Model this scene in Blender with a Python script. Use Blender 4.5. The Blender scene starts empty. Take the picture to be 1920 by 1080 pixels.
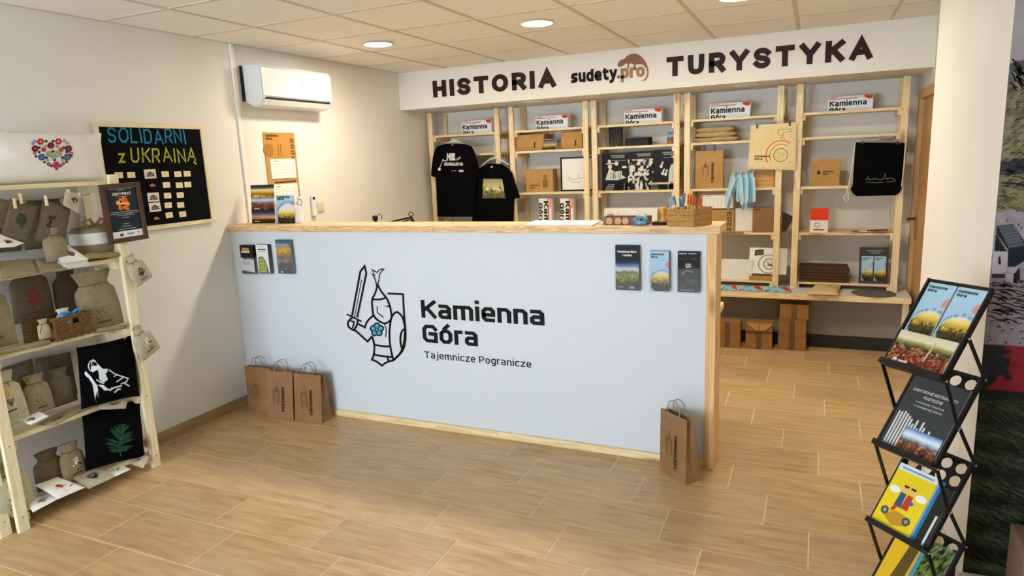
import bpy, bmesh, math, random
import numpy as np
from mathutils import Vector, Matrix

SC = bpy.context.scene
COL = SC.collection
random.seed(7)

# ------------------------------------------------------------------ camera
CAM = Vector((3.6816, -1.8704, 1.6520))
ROT = Matrix(((0.913073, -0.405994, -0.038302), (0.405612, 0.894457, 0.188218), (-0.042156, -0.187393, 0.981380)))
FPX = 1259.56                                   # focal length in pixels of the 1920 x 1080 frame
cd = bpy.data.cameras.new('camera'); cam = bpy.data.objects.new('camera', cd); COL.objects.link(cam)
cd.sensor_width = 36.0; cd.lens = 36.0 * FPX / 1920.0; cd.clip_start = 0.05
rt, fw, up = ROT.col[0], ROT.col[1], ROT.col[2]
mw = Matrix(((rt.x, up.x, -fw.x, CAM.x), (rt.y, up.y, -fw.y, CAM.y), (rt.z, up.z, -fw.z, CAM.z), (0, 0, 0, 1)))
cam.matrix_world = mw
SC.camera = cam

# ------------------------------------------------------------------ light and exposure
SC.view_settings.view_transform = 'Standard'; SC.view_settings.look = 'None'
SC.view_settings.exposure = 0.0; SC.view_settings.gamma = 1.0; SC.view_settings.use_curve_mapping = False
wd = bpy.data.worlds.new('sky'); SC.world = wd; wd.use_nodes = True
wb = wd.node_tree.nodes['Background']; wb.inputs[0].default_value = (0.74, 0.86, 1.0, 1); wb.inputs[1].default_value = 21.5
pl = bpy.data.lights.new('window_portal', 'AREA'); pl.shape = 'RECTANGLE'; pl.size = 2.1; pl.size_y = 2.0
pl.cycles.is_portal = True
po = bpy.data.objects.new('window_portal', pl); COL.objects.link(po)
po.location = (1.35, -4.46, 1.30); po.rotation_euler = (math.radians(90), 0, math.radians(180))   # shines towards +y
LAMP_W, LAMP_COL = 20.0, (1.0, 0.90, 0.73)

# ------------------------------------------------------------------ helpers
def V3(*a): return Vector(a)
def at(px, py, axis, val):
    """point where the ray through a photo pixel meets the plane axis = val"""
    d = ROT @ Vector(((px - 960) / FPX, 1.0, (540 - py) / FPX))
    t = (val - CAM[axis]) / d[axis]
    return CAM + d * t
def pix(p):
    q = ROT.transposed() @ (Vector(p) - CAM)
    return 960 + FPX * q.x / q.y, 540 - FPX * q.z / q.y
def on_surface(S, u=.5, v=.5):
    """prints placed by photo pixel on a curved surface S(u, v, n): finds the surface point seen at that pixel"""
    def G(px, py, n=0):
        a, b = u, v
        for _ in range(7):
            x0, y0 = pix(S(a, b)); xa, ya = pix(S(a + .002, b)); xb, yb = pix(S(a, b + .002))
            A, B, C, D = (xa - x0) / .002, (xb - x0) / .002, (ya - y0) / .002, (yb - y0) / .002
            det = A * D - B * C
            if abs(det) < 1e-6: break
            ex, ey = px - x0, py - y0
            a = min(.97, max(.03, a + (D * ex - B * ey) / det)); b = min(.97, max(.03, b + (A * ey - C * ex) / det))
        return S(a, b, n)
    return G
def lin(h):
    if isinstance(h, str):
        h = h.lstrip('#'); c = [int(h[i:i + 2], 16) / 255 for i in (0, 2, 4)]
        return tuple(x / 12.92 if x <= .04045 else ((x + .055) / 1.055) ** 2.4 for x in c)
    return tuple(h[:3])

MATS = {}
def nodes(m): return m.node_tree.nodes, m.node_tree.links
def mat(name, color, rough=.6, metal=0, noise=0, nscale=20, stretch=(1, 1, 1), bump=0, bscale=120, spec=.5, coat=0, trans=0, ior=1.45, emit=None, rnd=0, coords='Object', alpha=1):
    if name in MATS: return MATS[name]
    m = bpy.data.materials.new(name); m.use_nodes = True; MATS[name] = m
    N, L = nodes(m); b = N['Principled BSDF']
    c = lin(color) + (1,)
    b.inputs['Base Color'].default_value = c; m.diffuse_color = c
    b.inputs['Roughness'].default_value = rough; b.inputs['Metallic'].default_value = metal
    b.inputs['Specular IOR Level'].default_value = spec; b.inputs['IOR'].default_value = ior
    b.inputs['Transmission Weight'].default_value = trans; b.inputs['Coat Weight'].default_value = coat
    b.inputs['Alpha'].default_value = alpha
    if emit: b.inputs['Emission Color'].default_value = lin(emit[0]) + (1,); b.inputs['Emission Strength'].default_value = emit[1]
    if noise or bump or rnd:
        tc = N.new('ShaderNodeTexCoord'); mp = N.new('ShaderNodeMapping'); mp.inputs['Scale'].default_value = stretch
        L.new(tc.outputs[coords], mp.inputs[0])
        if noise or rnd:
            oi = N.new('ShaderNodeObjectInfo')
            nt = N.new('ShaderNodeTexNoise'); nt.inputs['Scale'].default_value = nscale; nt.inputs['Detail'].default_value = 5
            L.new(mp.outputs[0], nt.inputs['Vector'])
            mr = N.new('ShaderNodeMapRange'); mr.inputs['From Min'].default_value = .3; mr.inputs['From Max'].default_value = .7
            mr.inputs['To Min'].default_value = 1 - noise; mr.inputs['To Max'].default_value = 1 + noise * .6
            L.new(nt.outputs['Fac'], mr.inputs['Value'])
            m2 = N.new('ShaderNodeMapRange'); m2.inputs['To Min'].default_value = 1 - rnd; m2.inputs['To Max'].default_value = 1 + rnd * .4
            L.new(oi.outputs['Random'], m2.inputs['Value'])
            mu = N.new('ShaderNodeMath'); mu.operation = 'MULTIPLY'; L.new(mr.outputs[0], mu.inputs[0]); L.new(m2.outputs[0], mu.inputs[1])
            vm = N.new('ShaderNodeVectorMath'); vm.operation = 'SCALE'; vm.inputs[0].default_value = c[:3]
            L.new(mu.outputs[0], vm.inputs['Scale']); L.new(vm.outputs[0], b.inputs['Base Color'])
        if bump:
            n2 = N.new('ShaderNodeTexNoise'); n2.inputs['Scale'].default_value = bscale; n2.inputs['Detail'].default_value = 3
            L.new(mp.outputs[0], n2.inputs['Vector'])
            bp = N.new('ShaderNodeBump'); bp.inputs['Strength'].default_value = bump; bp.inputs['Distance'].default_value = .01
            L.new(n2.outputs['Fac'], bp.inputs['Height']); L.new(bp.outputs[0], b.inputs['Normal'])
    return m

def wood(name, c1, c2, axis='z', rough=.5, ring=9.0, knots=True):
    """pine: long grain along one axis with rings and a few knots"""
    if name in MATS: return MATS[name]
    m = bpy.data.materials.new(name); m.use_nodes = True; MATS[name] = m
    N, L = nodes(m); b = N['Principled BSDF']; b.inputs['Roughness'].default_value = rough
    m.diffuse_color = lin(c1) + (1,)
    tc = N.new('ShaderNodeTexCoord'); oi = N.new('ShaderNodeObjectInfo')
    ad = N.new('ShaderNodeVectorMath'); ad.operation = 'ADD'
    sc = N.new('ShaderNodeVectorMath'); sc.operation = 'SCALE'; sc.inputs[0].default_value = (7.1, 3.3, 5.7)
    L.new(oi.outputs['Random'], sc.inputs['Scale']); L.new(tc.outputs['Object'], ad.inputs[0]); L.new(sc.outputs[0], ad.inputs[1])
    mp = N.new('ShaderNodeMapping'); s = {'x': (.55, 9, 9), 'y': (9, .55, 9), 'z': (9, 9, .55)}[axis]; mp.inputs['Scale'].default_value = s
    L.new(ad.outputs[0], mp.inputs[0])
    nt = N.new('ShaderNodeTexNoise'); nt.inputs['Scale'].default_value = 1.6; nt.inputs['Detail'].default_value = 4; nt.inputs['Distortion'].default_value = .6
    L.new(mp.outputs[0], nt.inputs['Vector'])
    mu = N.new('ShaderNodeMath'); mu.operation = 'MULTIPLY'; mu.inputs[1].default_value = ring; L.new(nt.outputs['Fac'], mu.inputs[0])
    sn = N.new('ShaderNodeMath'); sn.operation = 'PINGPONG'; sn.inputs[1].default_value = .5; L.new(mu.outputs[0], sn.inputs[0])
    mr = N.new('ShaderNodeMapRange'); mr.inputs['From Max'].default_value = .5; mr.inputs['To Min'].default_value = 0; mr.inputs['To Max'].default_value = .8
    L.new(sn.outputs[0], mr.inputs['Value'])
    mx = N.new('ShaderNodeMix'); mx.data_type = 'RGBA'; mx.inputs['A'].default_value = lin(c1) + (1,); mx.inputs['B'].default_value = lin(c2) + (1,)
    L.new(mr.outputs[0], mx.inputs['Factor'])
    out = mx.outputs['Result']
    if knots:
        m3 = N.new('ShaderNodeMapping'); k = {'x': (2.2, 9, 9), 'y': (9, 2.2, 9), 'z': (9, 9, 2.2)}[axis]; m3.inputs['Scale'].default_value = k
        L.new(ad.outputs[0], m3.inputs[0])
        vo = N.new('ShaderNodeTexVoronoi'); vo.inputs['Scale'].default_value = 1.0; L.new(m3.outputs[0], vo.inputs['Vector'])
        m4 = N.new('ShaderNodeMapRange'); m4.inputs['From Min'].default_value = .06; m4.inputs['From Max'].default_value = .2; m4.inputs['To Min'].default_value = .75; m4.inputs['To Max'].default_value = 0
        L.new(vo.outputs['Distance'], m4.inputs['Value'])
        m5 = N.new('ShaderNodeMix'); m5.data_type = 'RGBA'; m5.inputs['B'].default_value = lin('#8a5a2a') + (1,)
        L.new(m4.outputs[0], m5.inputs['Factor']); L.new(out, m5.inputs['A']); out = m5.outputs['Result']
    L.new(out, b.inputs['Base Color'])
    return m

def print_mat():
    """printed colours are stored on the mesh (flat print)"""
    if 'printed_paper' in MATS: return MATS['printed_paper']
    m = bpy.data.materials.new('printed_paper'); m.use_nodes = True; MATS['printed_paper'] = m
    N, L = nodes(m); b = N['Principled BSDF']; b.inputs['Roughness'].default_value = .55; b.inputs['Specular IOR Level'].default_value = .22
    a = N.new('ShaderNodeAttribute'); a.attribute_name = 'Col'; L.new(a.outputs['Color'], b.inputs['Base Color'])
    return m

def wo(o):
    p = Vector(o.location)
    while o.parent: o = o.parent; p = p + o.location
    return p
def tag(o, label=None, cat=None, group=None, kind=None):
    if label: o['label'] = label
    if cat: o['category'] = cat
    if group: o['group'] = group
    if kind: o['kind'] = kind
    return o
def thing(name, label, cat, loc, group=None):
    o = bpy.data.objects.new(name, None); COL.objects.link(o); o.location = loc; o.empty_display_size = .1
    return tag(o, label, cat, group)
def copy_tree(o, parent=None):
    c = o.copy(); COL.objects.link(c); c.parent = parent
    for ch in o.children: copy_tree(ch, c)
    return c

class Frame:
    """maps (u, v, n) in metres to the world"""
    def __init__(s, o, u, v):
        s.o = Vector(o); s.u = Vector(u).normalized(); v = Vector(v); s.n = s.u.cross(v).normalized(); s.v = s.n.cross(s.u).normalized()
    def __call__(s, u, v, n=0): return s.o + s.u * u + s.v * v + s.n * n
class Quad:
    """maps u, v in 0..1 onto four world corners (bl, br, tr, tl); n in metres along the normal"""
    def __init__(s, bl, br, tr, tl):
        s.c = [Vector(x) for x in (bl, br, tr, tl)]
        s.n = ((s.c[1] - s.c[0]).cross(s.c[3] - s.c[0])).normalized()
    def __call__(s, u, v, n=0):
        a, b, c, d = s.c
        return a * (1 - u) * (1 - v) + b * u * (1 - v) + c * u * v + d * (1 - u) * v + s.n * n

class MB:
    def __init__(s): s.v = []; s.f = []; s.col = None
    def add(s, vs, fs):
        k = len(s.v); s.v += [Vector(v) for v in vs]; s.f += [tuple(i + k for i in f) for f in fs]; return s
    def box(s, lo, hi):
        (a, b, c), (d, e, f) = lo, hi
        return s.add([(a, b, c), (d, b, c), (d, e, c), (a, e, c), (a, b, f), (d, b, f), (d, e, f), (a, e, f)],
                     [(0, 3, 2, 1), (4, 5, 6, 7), (0, 1, 5, 4), (1, 2, 6, 5), (2, 3, 7, 6), (3, 0, 4, 7)])
    def fbox(s, F, u0, v0, n0, u1, v1, n1):
        P = [F(u, v, n) for n in (n0, n1) for u, v in ((u0, v0), (u1, v0), (u1, v1), (u0, v1))]
        return s.add(P, [(0, 3, 2, 1), (4, 5, 6, 7), (0, 1, 5, 4), (1, 2, 6, 5), (2, 3, 7, 6), (3, 0, 4, 7)])
    def prism(s, pts, F, n0, n1):
        """closed polygon (u, v) extruded from n0 to n1"""
        k = len(pts)
        a = sum(pts[i][0] * pts[(i + 1) % k][1] - pts[(i + 1) % k][0] * pts[i][1] for i in range(k))
        if a < 0: pts = pts[::-1]
        P = [F(u, v, n0) for u, v in pts] + [F(u, v, n1) for u, v in pts]
        return s.add(P, [tuple(range(k - 1, -1, -1)), tuple(range(k, 2 * k))] + [(i, (i + 1) % k, (i + 1) % k + k, i + k) for i in range(k)])
    def face(s, pts, F, n): return s.add([F(u, v, n) for u, v in pts], [tuple(range(len(pts)))])
    def tube(s, pts, r, k=6, closed=False, caps=True):
        pts = [Vector(p) for p in pts]; n = len(pts); rs = r if isinstance(r, (list, tuple)) else [r] * n
        base = len(s.v); prev = None
        for i, p in enumerate(pts):
            a = pts[(i - 1) % n] if (closed or i > 0) else p; b = pts[(i + 1) % n] if (closed or i < n - 1) else p
            t = (b - a)
            t = t.normalized() if t.length > 1e-9 else Vector((0, 0, 1))
            if prev is None: prev = t.orthogonal().normalized()
            prev = prev - t * prev.dot(t)
            prev = prev.normalized() if prev.length > 1e-6 else t.orthogonal().normalized()
            q = t.cross(prev)
            for j in range(k):
                an = 2 * math.pi * j / k; s.v.append(p + (prev * math.cos(an) + q * math.sin(an)) * rs[i])
        for i in range(n if closed else n - 1):
            for j in range(k):
                a = base + i * k; b = base + ((i + 1) % n) * k
                s.f.append((a + j, a + (j + 1) % k, b + (j + 1) % k, b + j))
        if caps and not closed:
            s.f.append(tuple(base + j for j in range(k - 1, -1, -1))); s.f.append(tuple(base + (n - 1) * k + j for j in range(k)))
        return s
    def lathe(s, prof, c, k=24, axis=(0, 0, 1)):
        """profile of (r, h) around an axis through c"""
        c = Vector(c); ax = Vector(axis).normalized(); e = ax.orthogonal().normalized(); g = ax.cross(e); base = len(s.v)
        for r, h in prof:
            for j in range(k):
                an = 2 * math.pi * j / k; s.v.append(c + ax * h + (e * math.cos(an) + g * math.sin(an)) * r)
        m = len(prof)
        for i in range(m - 1):
            for j in range(k):
                a = base + i * k; b = a + k; s.f.append((a + j, a + (j + 1) % k, b + (j + 1) % k, b + j))
        s.f.append(tuple(base + j for j in range(k - 1, -1, -1))); s.f.append(tuple(base + (m - 1) * k + j for j in range(k)))
        return s
    def grid(s, fn, nu, nv, wrap=False):
        base = len(s.v); cu = nu if wrap else nu + 1
        for j in range(nv + 1):
            for i in range(cu): s.v.append(Vector(fn(i / nu, j / nv)))
        for j in range(nv):
            for i in range(nu):
                a = base + j * cu + i; b = base + j * cu + (i + 1) % cu
                s.f.append((a, b, b + cu, a + cu))
        return s
    def ribbon(s, pts, w, F, n, closed=False, thick=0):
        """a flat stroke of width w along (u, v) points with mitred corners"""
        P = [Vector((p[0], p[1])) for p in pts]
        Q = [P[0]]
        for p in P[1:]:
            if (p - Q[-1]).length > 1e-7: Q.append(p)
        P = Q
        if closed and (P[0] - P[-1]).length < 1e-7: P = P[:-1]
        m = len(P)
        if m < 2: return s
        Lf, Rt = [], []
        for i in range(m):
            a = P[(i - 1) % m] if (closed or i > 0) else None; b = P[(i + 1) % m] if (closed or i < m - 1) else None
            d1 = (P[i] - a).normalized() if a is not None else None; d2 = (b - P[i]).normalized() if b is not None else None
            if d1 is None: d1 = d2
            if d2 is None: d2 = d1
            n1 = Vector((-d1.y, d1.x)); n2 = Vector((-d2.y, d2.x)); mt = n1 + n2
            mt = mt.normalized() if mt.length > 1e-3 else n1
            k = min(1 / max(mt.dot(n1), .35), 2.2)
            Lf.append(P[i] + mt * w / 2 * k); Rt.append(P[i] - mt * w / 2 * k)
        base = len(s.v)
        for i in range(m): s.v += [Vector(F(Rt[i].x, Rt[i].y, n)), Vector(F(Lf[i].x, Lf[i].y, n))]
        segs = range(m if closed else m - 1)
        for i in segs:
            a = base + 2 * i; b = base + 2 * ((i + 1) % m); s.f.append((a, b, b + 1, a + 1))
        if thick:
            b2 = len(s.v)
            for i in range(m): s.v += [Vector(F(Rt[i].x, Rt[i].y, n - thick)), Vector(F(Lf[i].x, Lf[i].y, n - thick))]
            for i in segs:
                a, b = 2 * i, 2 * ((i + 1) % m)
                s.f.append((base + a, b2 + a, b2 + b, base + b)); s.f.append((base + a + 1, base + b + 1, b2 + b + 1, b2 + a + 1))
            if not closed:
                s.f.append((base, base + 1, b2 + 1, b2)); e = 2 * (m - 1); s.f.append((base + e + 1, base + e, b2 + e, b2 + e + 1))
        return s
    def mesh(s, name, off):
        me = bpy.data.meshes.new(name); me.from_pydata([v - off for v in s.v], [], s.f); me.update(); return me
    def build(s, name, m, parent=None, smooth=False, bevel=0, label=None, cat=None, group=None, kind=None, sub=0, fix=False):
        vs = s.v
        if parent is None:
            xs = [v.x for v in vs]; ys = [v.y for v in vs]; zs = [v.z for v in vs]
            off = Vector(((min(xs) + max(xs)) / 2, (min(ys) + max(ys)) / 2, min(zs)))
        else: off = wo(parent)
        me = s.mesh(name, off)
        if fix:
            bm = bmesh.new(); bm.from_mesh(me); bmesh.ops.recalc_face_normals(bm, faces=bm.faces); bm.to_mesh(me); bm.free()
        if s.col is not None:
            at_ = me.color_attributes.new('Col', 'FLOAT_COLOR', 'CORNER')
            flat = []
            for c in s.col: flat += list(c) if isinstance(c, (list, tuple)) else c
            at_.data.foreach_set('color', np.array(flat, dtype=np.float32).ravel())
        if smooth: me.polygons.foreach_set('use_smooth', [True] * len(me.polygons))
        o = bpy.data.objects.new(name, me); COL.objects.link(o)
        if m: me.materials.append(m)
        if parent is None: o.location = off
        else: o.parent = parent
        if bevel:
            b = o.modifiers.new('bevel', 'BEVEL'); b.width = bevel; b.segments = 2; b.limit_method = 'ANGLE'
        if sub:
            q = o.modifiers.new('sub', 'SUBSURF'); q.levels = sub; q.render_levels = sub
        return tag(o, label, cat, group, kind)

def place(name, me, parent, loc, m=None, rot=None):
    """an object sharing mesh data, at a world position under a parent"""
    o = bpy.data.objects.new(name, me); COL.objects.link(o)
    if parent: o.parent = parent; o.location = Vector(loc) - wo(parent)
    else: o.location = loc
    if rot: o.rotation_euler = rot
    return o
def base_mesh(fn, name, m):
    b = MB(); fn(b); me = b.mesh(name, Vector((0, 0, 0))); me.materials.append(m); return me

def smooth_poly(pts, closed=False, it=2, lim=70):
    """round the gentle corners of a stroke and keep the sharp ones"""
    for _ in range(it):
        m = len(pts); out = []
        for i in range(m):
            p = Vector(pts[i])
            if not closed and i in (0, m - 1): out.append(tuple(p)); continue
            a = Vector(pts[(i - 1) % m]); b = Vector(pts[(i + 1) % m]); d1, d2 = p - a, b - p
            if d1.length < 1e-6 or d2.length < 1e-6: continue
            if math.degrees(d1.angle(d2)) > lim: out.append(tuple(p)); continue
            out += [tuple(p - d1 * .25), tuple(p + d2 * .25)]
        pts = out
    return pts

# ------------------------------------------------------------------ a small stroke alphabet
def oc(x0, y0, x1, y1, c=.28):
    cx = (x1 - x0) * c; cy = (y1 - y0) * c * .8
    return [(x0 + cx, y0), (x1 - cx, y0), (x1, y0 + cy), (x1, y1 - cy), (x1 - cx, y1), (x0 + cx, y1), (x0, y1 - cy), (x0, y0 + cy), (x0 + cx, y0)]
X = .75
GL = {
 'A': (.66, [[(0, 0), (.5, 1), (1, 0)], [(.2, .3), (.8, .3)]]),
 'B': (.5, [[(0, 0), (0, 1), (.7, 1), (.95, .88), (.95, .65), (.7, .53), (0, .53)], [(.7, .53), (1, .4), (1, .13), (.75, 0), (0, 0)]]),
 'C': (.52, [[(1, .82), (.78, 1), (.22, 1), (0, .82), (0, .18), (.22, 0), (.78, 0), (1, .18)]]),
 'D': (.55, [[(0, 0), (0, 1), (.7, 1), (1, .8), (1, .2), (.7, 0), (0, 0)]]),
 'E': (.46, [[(1, 1), (0, 1), (0, 0), (1, 0)], [(0, .52), (.9, .52)]]),
 'F': (.44, [[(1, 1), (0, 1), (0, 0)], [(0, .5), (.9, .5)]]),
 'G': (.56, [[(1, .82), (.8, 1), (.22, 1), (0, .82), (0, .18), (.22, 0), (1, 0), (1, .5), (.55, .5)]]),
 'H': (.56, [[(0, 0), (0, 1)], [(1, 0), (1, 1)], [(0, .5), (1, .5)]]),
 'I': (.0, [[(0, 0), (0, 1)]]),
 'J': (.4, [[(1, 1), (1, .2), (.75, 0), (.25, 0), (0, .2)]]),
 'K': (.54, [[(0, 0), (0, 1)], [(1, 1), (.05, .42)], [(.32, .6), (1, 0)]]),
 'L': (.44, [[(0, 1), (0, 0), (1, 0)]]),
 'M': (.7, [[(0, 0), (0, 1), (.5, .3), (1, 1), (1, 0)]]),
 'N': (.58, [[(0, 0), (0, 1), (1, 0), (1, 1)]]),
 'O': (.66, [oc(0, 0, 1, 1, .32)]),
 'P': (.5, [[(0, 0), (0, 1), (.75, 1), (1, .85), (1, .57), (.75, .42), (0, .42)]]),
 'R': (.52, [[(0, 0), (0, 1), (.75, 1), (1, .85), (1, .57), (.75, .42), (0, .42)], [(.55, .42), (1, 0)]]),
 'S': (.5, [[(1, .84), (.78, 1), (.22, 1), (0, .84), (0, .67), (.2, .54), (.8, .46), (1, .33), (1, .16), (.78, 0), (.22, 0), (0, .16)]]),
 'T': (.58, [[(0, 1), (1, 1)], [(.5, 0), (.5, 1)]]),
 'U': (.54, [[(0, 1), (0, .2), (.25, 0), (.75, 0), (1, .2), (1, 1)]]),
 'W': (.85, [[(0, 1), (.25, 0), (.5, .8), (.75, 0), (1, 1)]]),
 'Y': (.62, [[(0, 1), (.5, .42), (1, 1)], [(.5, .42), (.5, 0)]]),
 'Z': (.52, [[(0, 1), (1, 1), (0, 0), (1, 0)]]),
 'a': (.42, [[(.05, X), (.75, X), (1, X - .15), (1, 0)], [(1, .4), (.2, .4), (0, .3), (0, .1), (.2, 0), (1, 0)]]),
 'c': (.38, [[(1, X), (.25, X), (0, X - .15), (0, .15), (.25, 0), (1, 0)]]),
 'd': (.42, [[(1, 1), (1, 0)], [(1, X), (.25, X), (0, X - .15), (0, .15), (.25, 0), (1, 0)]]),
 'e': (.42, [[(0, .36), (1, .36), (1, X - .15), (.75, X), (.25, X), (0, X - .15), (0, .15), (.25, 0), (.95, 0)]]),
 'g': (.42, [[(1, X), (.25, X), (0, X - .15), (0, .15), (.25, 0), (1, 0)], [(1, X), (1, -.15), (.8, -.28), (.1, -.28)]]),
 'i': (.0, [[(0, 0), (0, X)], ['dot', 0]]),
 'j': (.16, [[(1, X), (1, -.15), (.4, -.28), (0, -.28)], ['dot', 1]]),
 'k': (.4, [[(0, 0), (0, 1)], [(1, X), (.05, .28)], [(.35, .42), (1, 0)]]),
 'l': (.0, [[(0, 0), (0, 1)]]),
 'm': (.74, [[(0, 0), (0, X), (.38, X), (.5, X - .13), (.5, 0)], [(.5, X), (.87, X), (1, X - .13), (1, 0)]]),
 'n': (.42, [[(0, 0), (0, X), (.72, X), (1, X - .15), (1, 0)]]),
 'o': (.44, [oc(0, 0, 1, X, .28)]),
 'p': (.42, [[(0, -.3), (0, X), (.75, X), (1, X - .15), (1, .15), (.75, 0), (0, 0)]]),
 'r': (.22, [[(0, 0), (0, X), (1, X)]]),
 's': (.38, [[(1, X), (.2, X), (0, X - .12), (0, .45), (.2, .37), (.8, .33), (1, .25), (1, .12), (.8, 0), (0, 0)]]),
 't': (.3, [[(.3, .95), (.3, .15), (.55, 0), (1, 0)], [(0, X), (1, X)]]),
 'u': (.42, [[(0, X), (0, .15), (.25, 0), (1, 0)], [(1, X), (1, 0)]]),
 'w': (.66, [[(0, X), (.25, 0), (.5, X * .8), (.75, 0), (1, X)]]),
 'y': (.44, [[(0, X), (.5, .05)], [(1, X), (.45, -.1), (.25, -.28), (0, -.28)]]),
 'z': (.4, [[(0, X), (1, X), (0, 0), (1, 0)]]),
 '0': (.5, [oc(0, 0, 1, 1, .2)]),
 '2': (.5, [[(0, .82), (0, 1), (1, 1), (1, .55), (0, .4), (0, 0), (1, 0)]]),
 '.': (.0, [[(0, 0), (0, .06)]]), '-': (.3, [[(0, .4), (1, .4)]]), '!': (.0, [[(0, .35), (0, 1)], [(0, 0), (0, .06)]]),
}
GL['Ó'] = (.66, GL['O'][1] + [[(.45, 1.15), (.7, 1.32)]])
GL['ó'] = (.44, GL['o'][1] + [[(.4, .92), (.75, 1.12)]])
GL['Ą'] = (.66, GL['A'][1] + [[(1, 0), (.82, -.18), (1.05, -.26)]])
GL['ę'] = (.42, GL['e'][1] + [[(.7, 0), (.5, -.2), (.8, -.26)]])
def glyphs(s, t, sp, rounded):
    """strokes for a line of text, cap height 1, stroke weight t -> list of polylines per letter and the total width"""
    x = 0; out = []
    for ch in s:
        if ch == ' ': x += .34; continue
        w, st = GL[ch]; ls = []
        for p in st:
            if p[0] == 'dot': q0 = x + t / 2 + p[1] * w; ls.append(([(q0, 1.12 - t), (q0, 1.12)], False)); continue
            q = [(x + t / 2 + a * w, t / 2 + b * (1 - t) if b >= 0 else t / 2 + b) for a, b in p]
            cl = len(q) > 3 and (Vector(q[0]) - Vector(q[-1])).length < 1e-6
            if not cl:      # square stroke ends reach the full letter height and width
                for e0, e1 in ((0, 1), (-1, -2)):
                    d = Vector(q[e0]) - Vector(q[e1]); d = d.normalized() * t / 2 if d.length > 1e-6 else d; q[e0] = (q[e0][0] + d.x, q[e0][1] + d.y)
            if rounded: q = smooth_poly(q[:-1] if cl else q, cl)
            elif cl: q = q[:-1]
            ls.append((q, cl))
        out.append(ls); x += w + t + sp
    return out, x - sp
def text(b, s, F, u, v, h, width=None, t=.2, sp=.14, n=.001, rounded=True, thick=0):
    """draw text into mesh b; h = cap height in F units; width fits the line to that width"""
    gl, w = glyphs(s, t, sp, rounded); kx = (width / w) if width else h
    def G(a, c, d): return F(u + a * kx, v + c * h, d)
    for ls in gl:
        for i, (q, cl) in enumerate(ls): b.ribbon(q, t, G, n + (.00025 * i if thick else .00004 * i), cl, thick)
    return b

# ------------------------------------------------------------------ flat print helpers
class CM(MB):
    """mesh whose faces carry printed colours"""
    def __init__(s): super().__init__(); s.col = []
    def poly(s, pts, F, n, c):
        s.face(pts, F, n); s.col += [tuple(lin(c)) + (1,)] * len(pts); return s
    def disc(s, u, v, r, F, n, c, k=10, ru=None):
        return s.poly([(u + (ru or r) * math.cos(2 * math.pi * i / k), v + r * math.sin(2 * math.pi * i / k)) for i in range(k)], F, n, c)
    def stroke(s, pts, w, F, n, c, closed=False):
        k = len(s.f); s.ribbon(pts, w, F, n, closed); s.col += [tuple(lin(c)) + (1,)] * (4 * (len(s.f) - k)); return s
    def txt(s, st, F, u, v, h, c, width=None, t=.2, sp=.14, n=.001, rounded=False):
        k = len(s.f); text(s, st, F, u, v, h, width, t, sp, n, rounded); s.col += [tuple(lin(c)) + (1,)] * (4 * (len(s.f) - k)); return s
    def raster(s, fn, F, u0, v0, u1, v1, nu, nv, n=.0005):
        base = len(s.v); C = []
        for j in range(nv + 1):
            for i in range(nu + 1):
                a, b = i / nu, j / nv
                s.v.append(Vector(F(u0 + (u1 - u0) * a, v0 + (v1 - v0) * b, n))); C.append(tuple(fn(a, b)) + (1,))
        for j in range(nv):
            for i in range(nu):
                q = [j * (nu + 1) + i, j * (nu + 1) + i + 1, (j + 1) * (nu + 1) + i + 1, (j + 1) * (nu + 1) + i]
                s.f.append(tuple(base + k for k in q)); s.col += [C[k] for k in q]
        return s
    def done(s, name, parent, **k): return s.build(name, print_mat(), parent, **k)

_rs = np.random.RandomState(3); _NG = _rs.rand(64, 64)
def vn(x, y):
    i, j = math.floor(x), math.floor(y); a, b = x - i, y - j; a = a * a * (3 - 2 * a); b = b * b * (3 - 2 * b)
    g = lambda p, q: _NG[p % 64, q % 64]
    return (g(i, j) * (1 - a) + g(i + 1, j) * a) * (1 - b) + (g(i, j + 1) * (1 - a) + g(i + 1, j + 1) * a) * b
def fbm(x, y, o=4): return sum(vn(x * 2 ** k + 7 * k, y * 2 ** k + 3 * k) / 2 ** k for k in range(o)) / sum(1 / 2 ** k for k in range(o))
def mixc(a, b, t): t = max(0, min(1, t)); return tuple(x * (1 - t) + y * t for x, y in zip(a, b))
def ramp(st, t):
    for (p, c), (q, d) in zip(st, st[1:]):
        if t <= q: return mixc(c, d, (t - p) / max(q - p, 1e-6))
    return st[-1][1]
def landscape(stops, seed=0, hor=.4, rough=.5, fx=5, fy=9, spec=None):
    """photo-like print: vertical colour stops broken up by noise below the horizon"""
    st = [(p, lin(c)) for p, c in stops]; sp = [lin(c) for c in (spec or [])]
    def fn(u, v):
        n = fbm(u * fx + seed, v * fy + seed * 2); m = fbm(u * fx * 3 + seed * 5, v * fy * 3)
        vv = v + (n - .5) * (.16 if v < hor + .08 else .05)
        c = ramp(st, vv)
        if v < hor + (n - .5) * .12:
            k = 1 + (m - .5) * 4.6 * rough; c = tuple(max(0, x * k) for x in c)
            if sp and m > .56: c = mixc(c, sp[int(n * 997) % len(sp)], (m - .56) * 7)
        return c
    return fn
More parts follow.
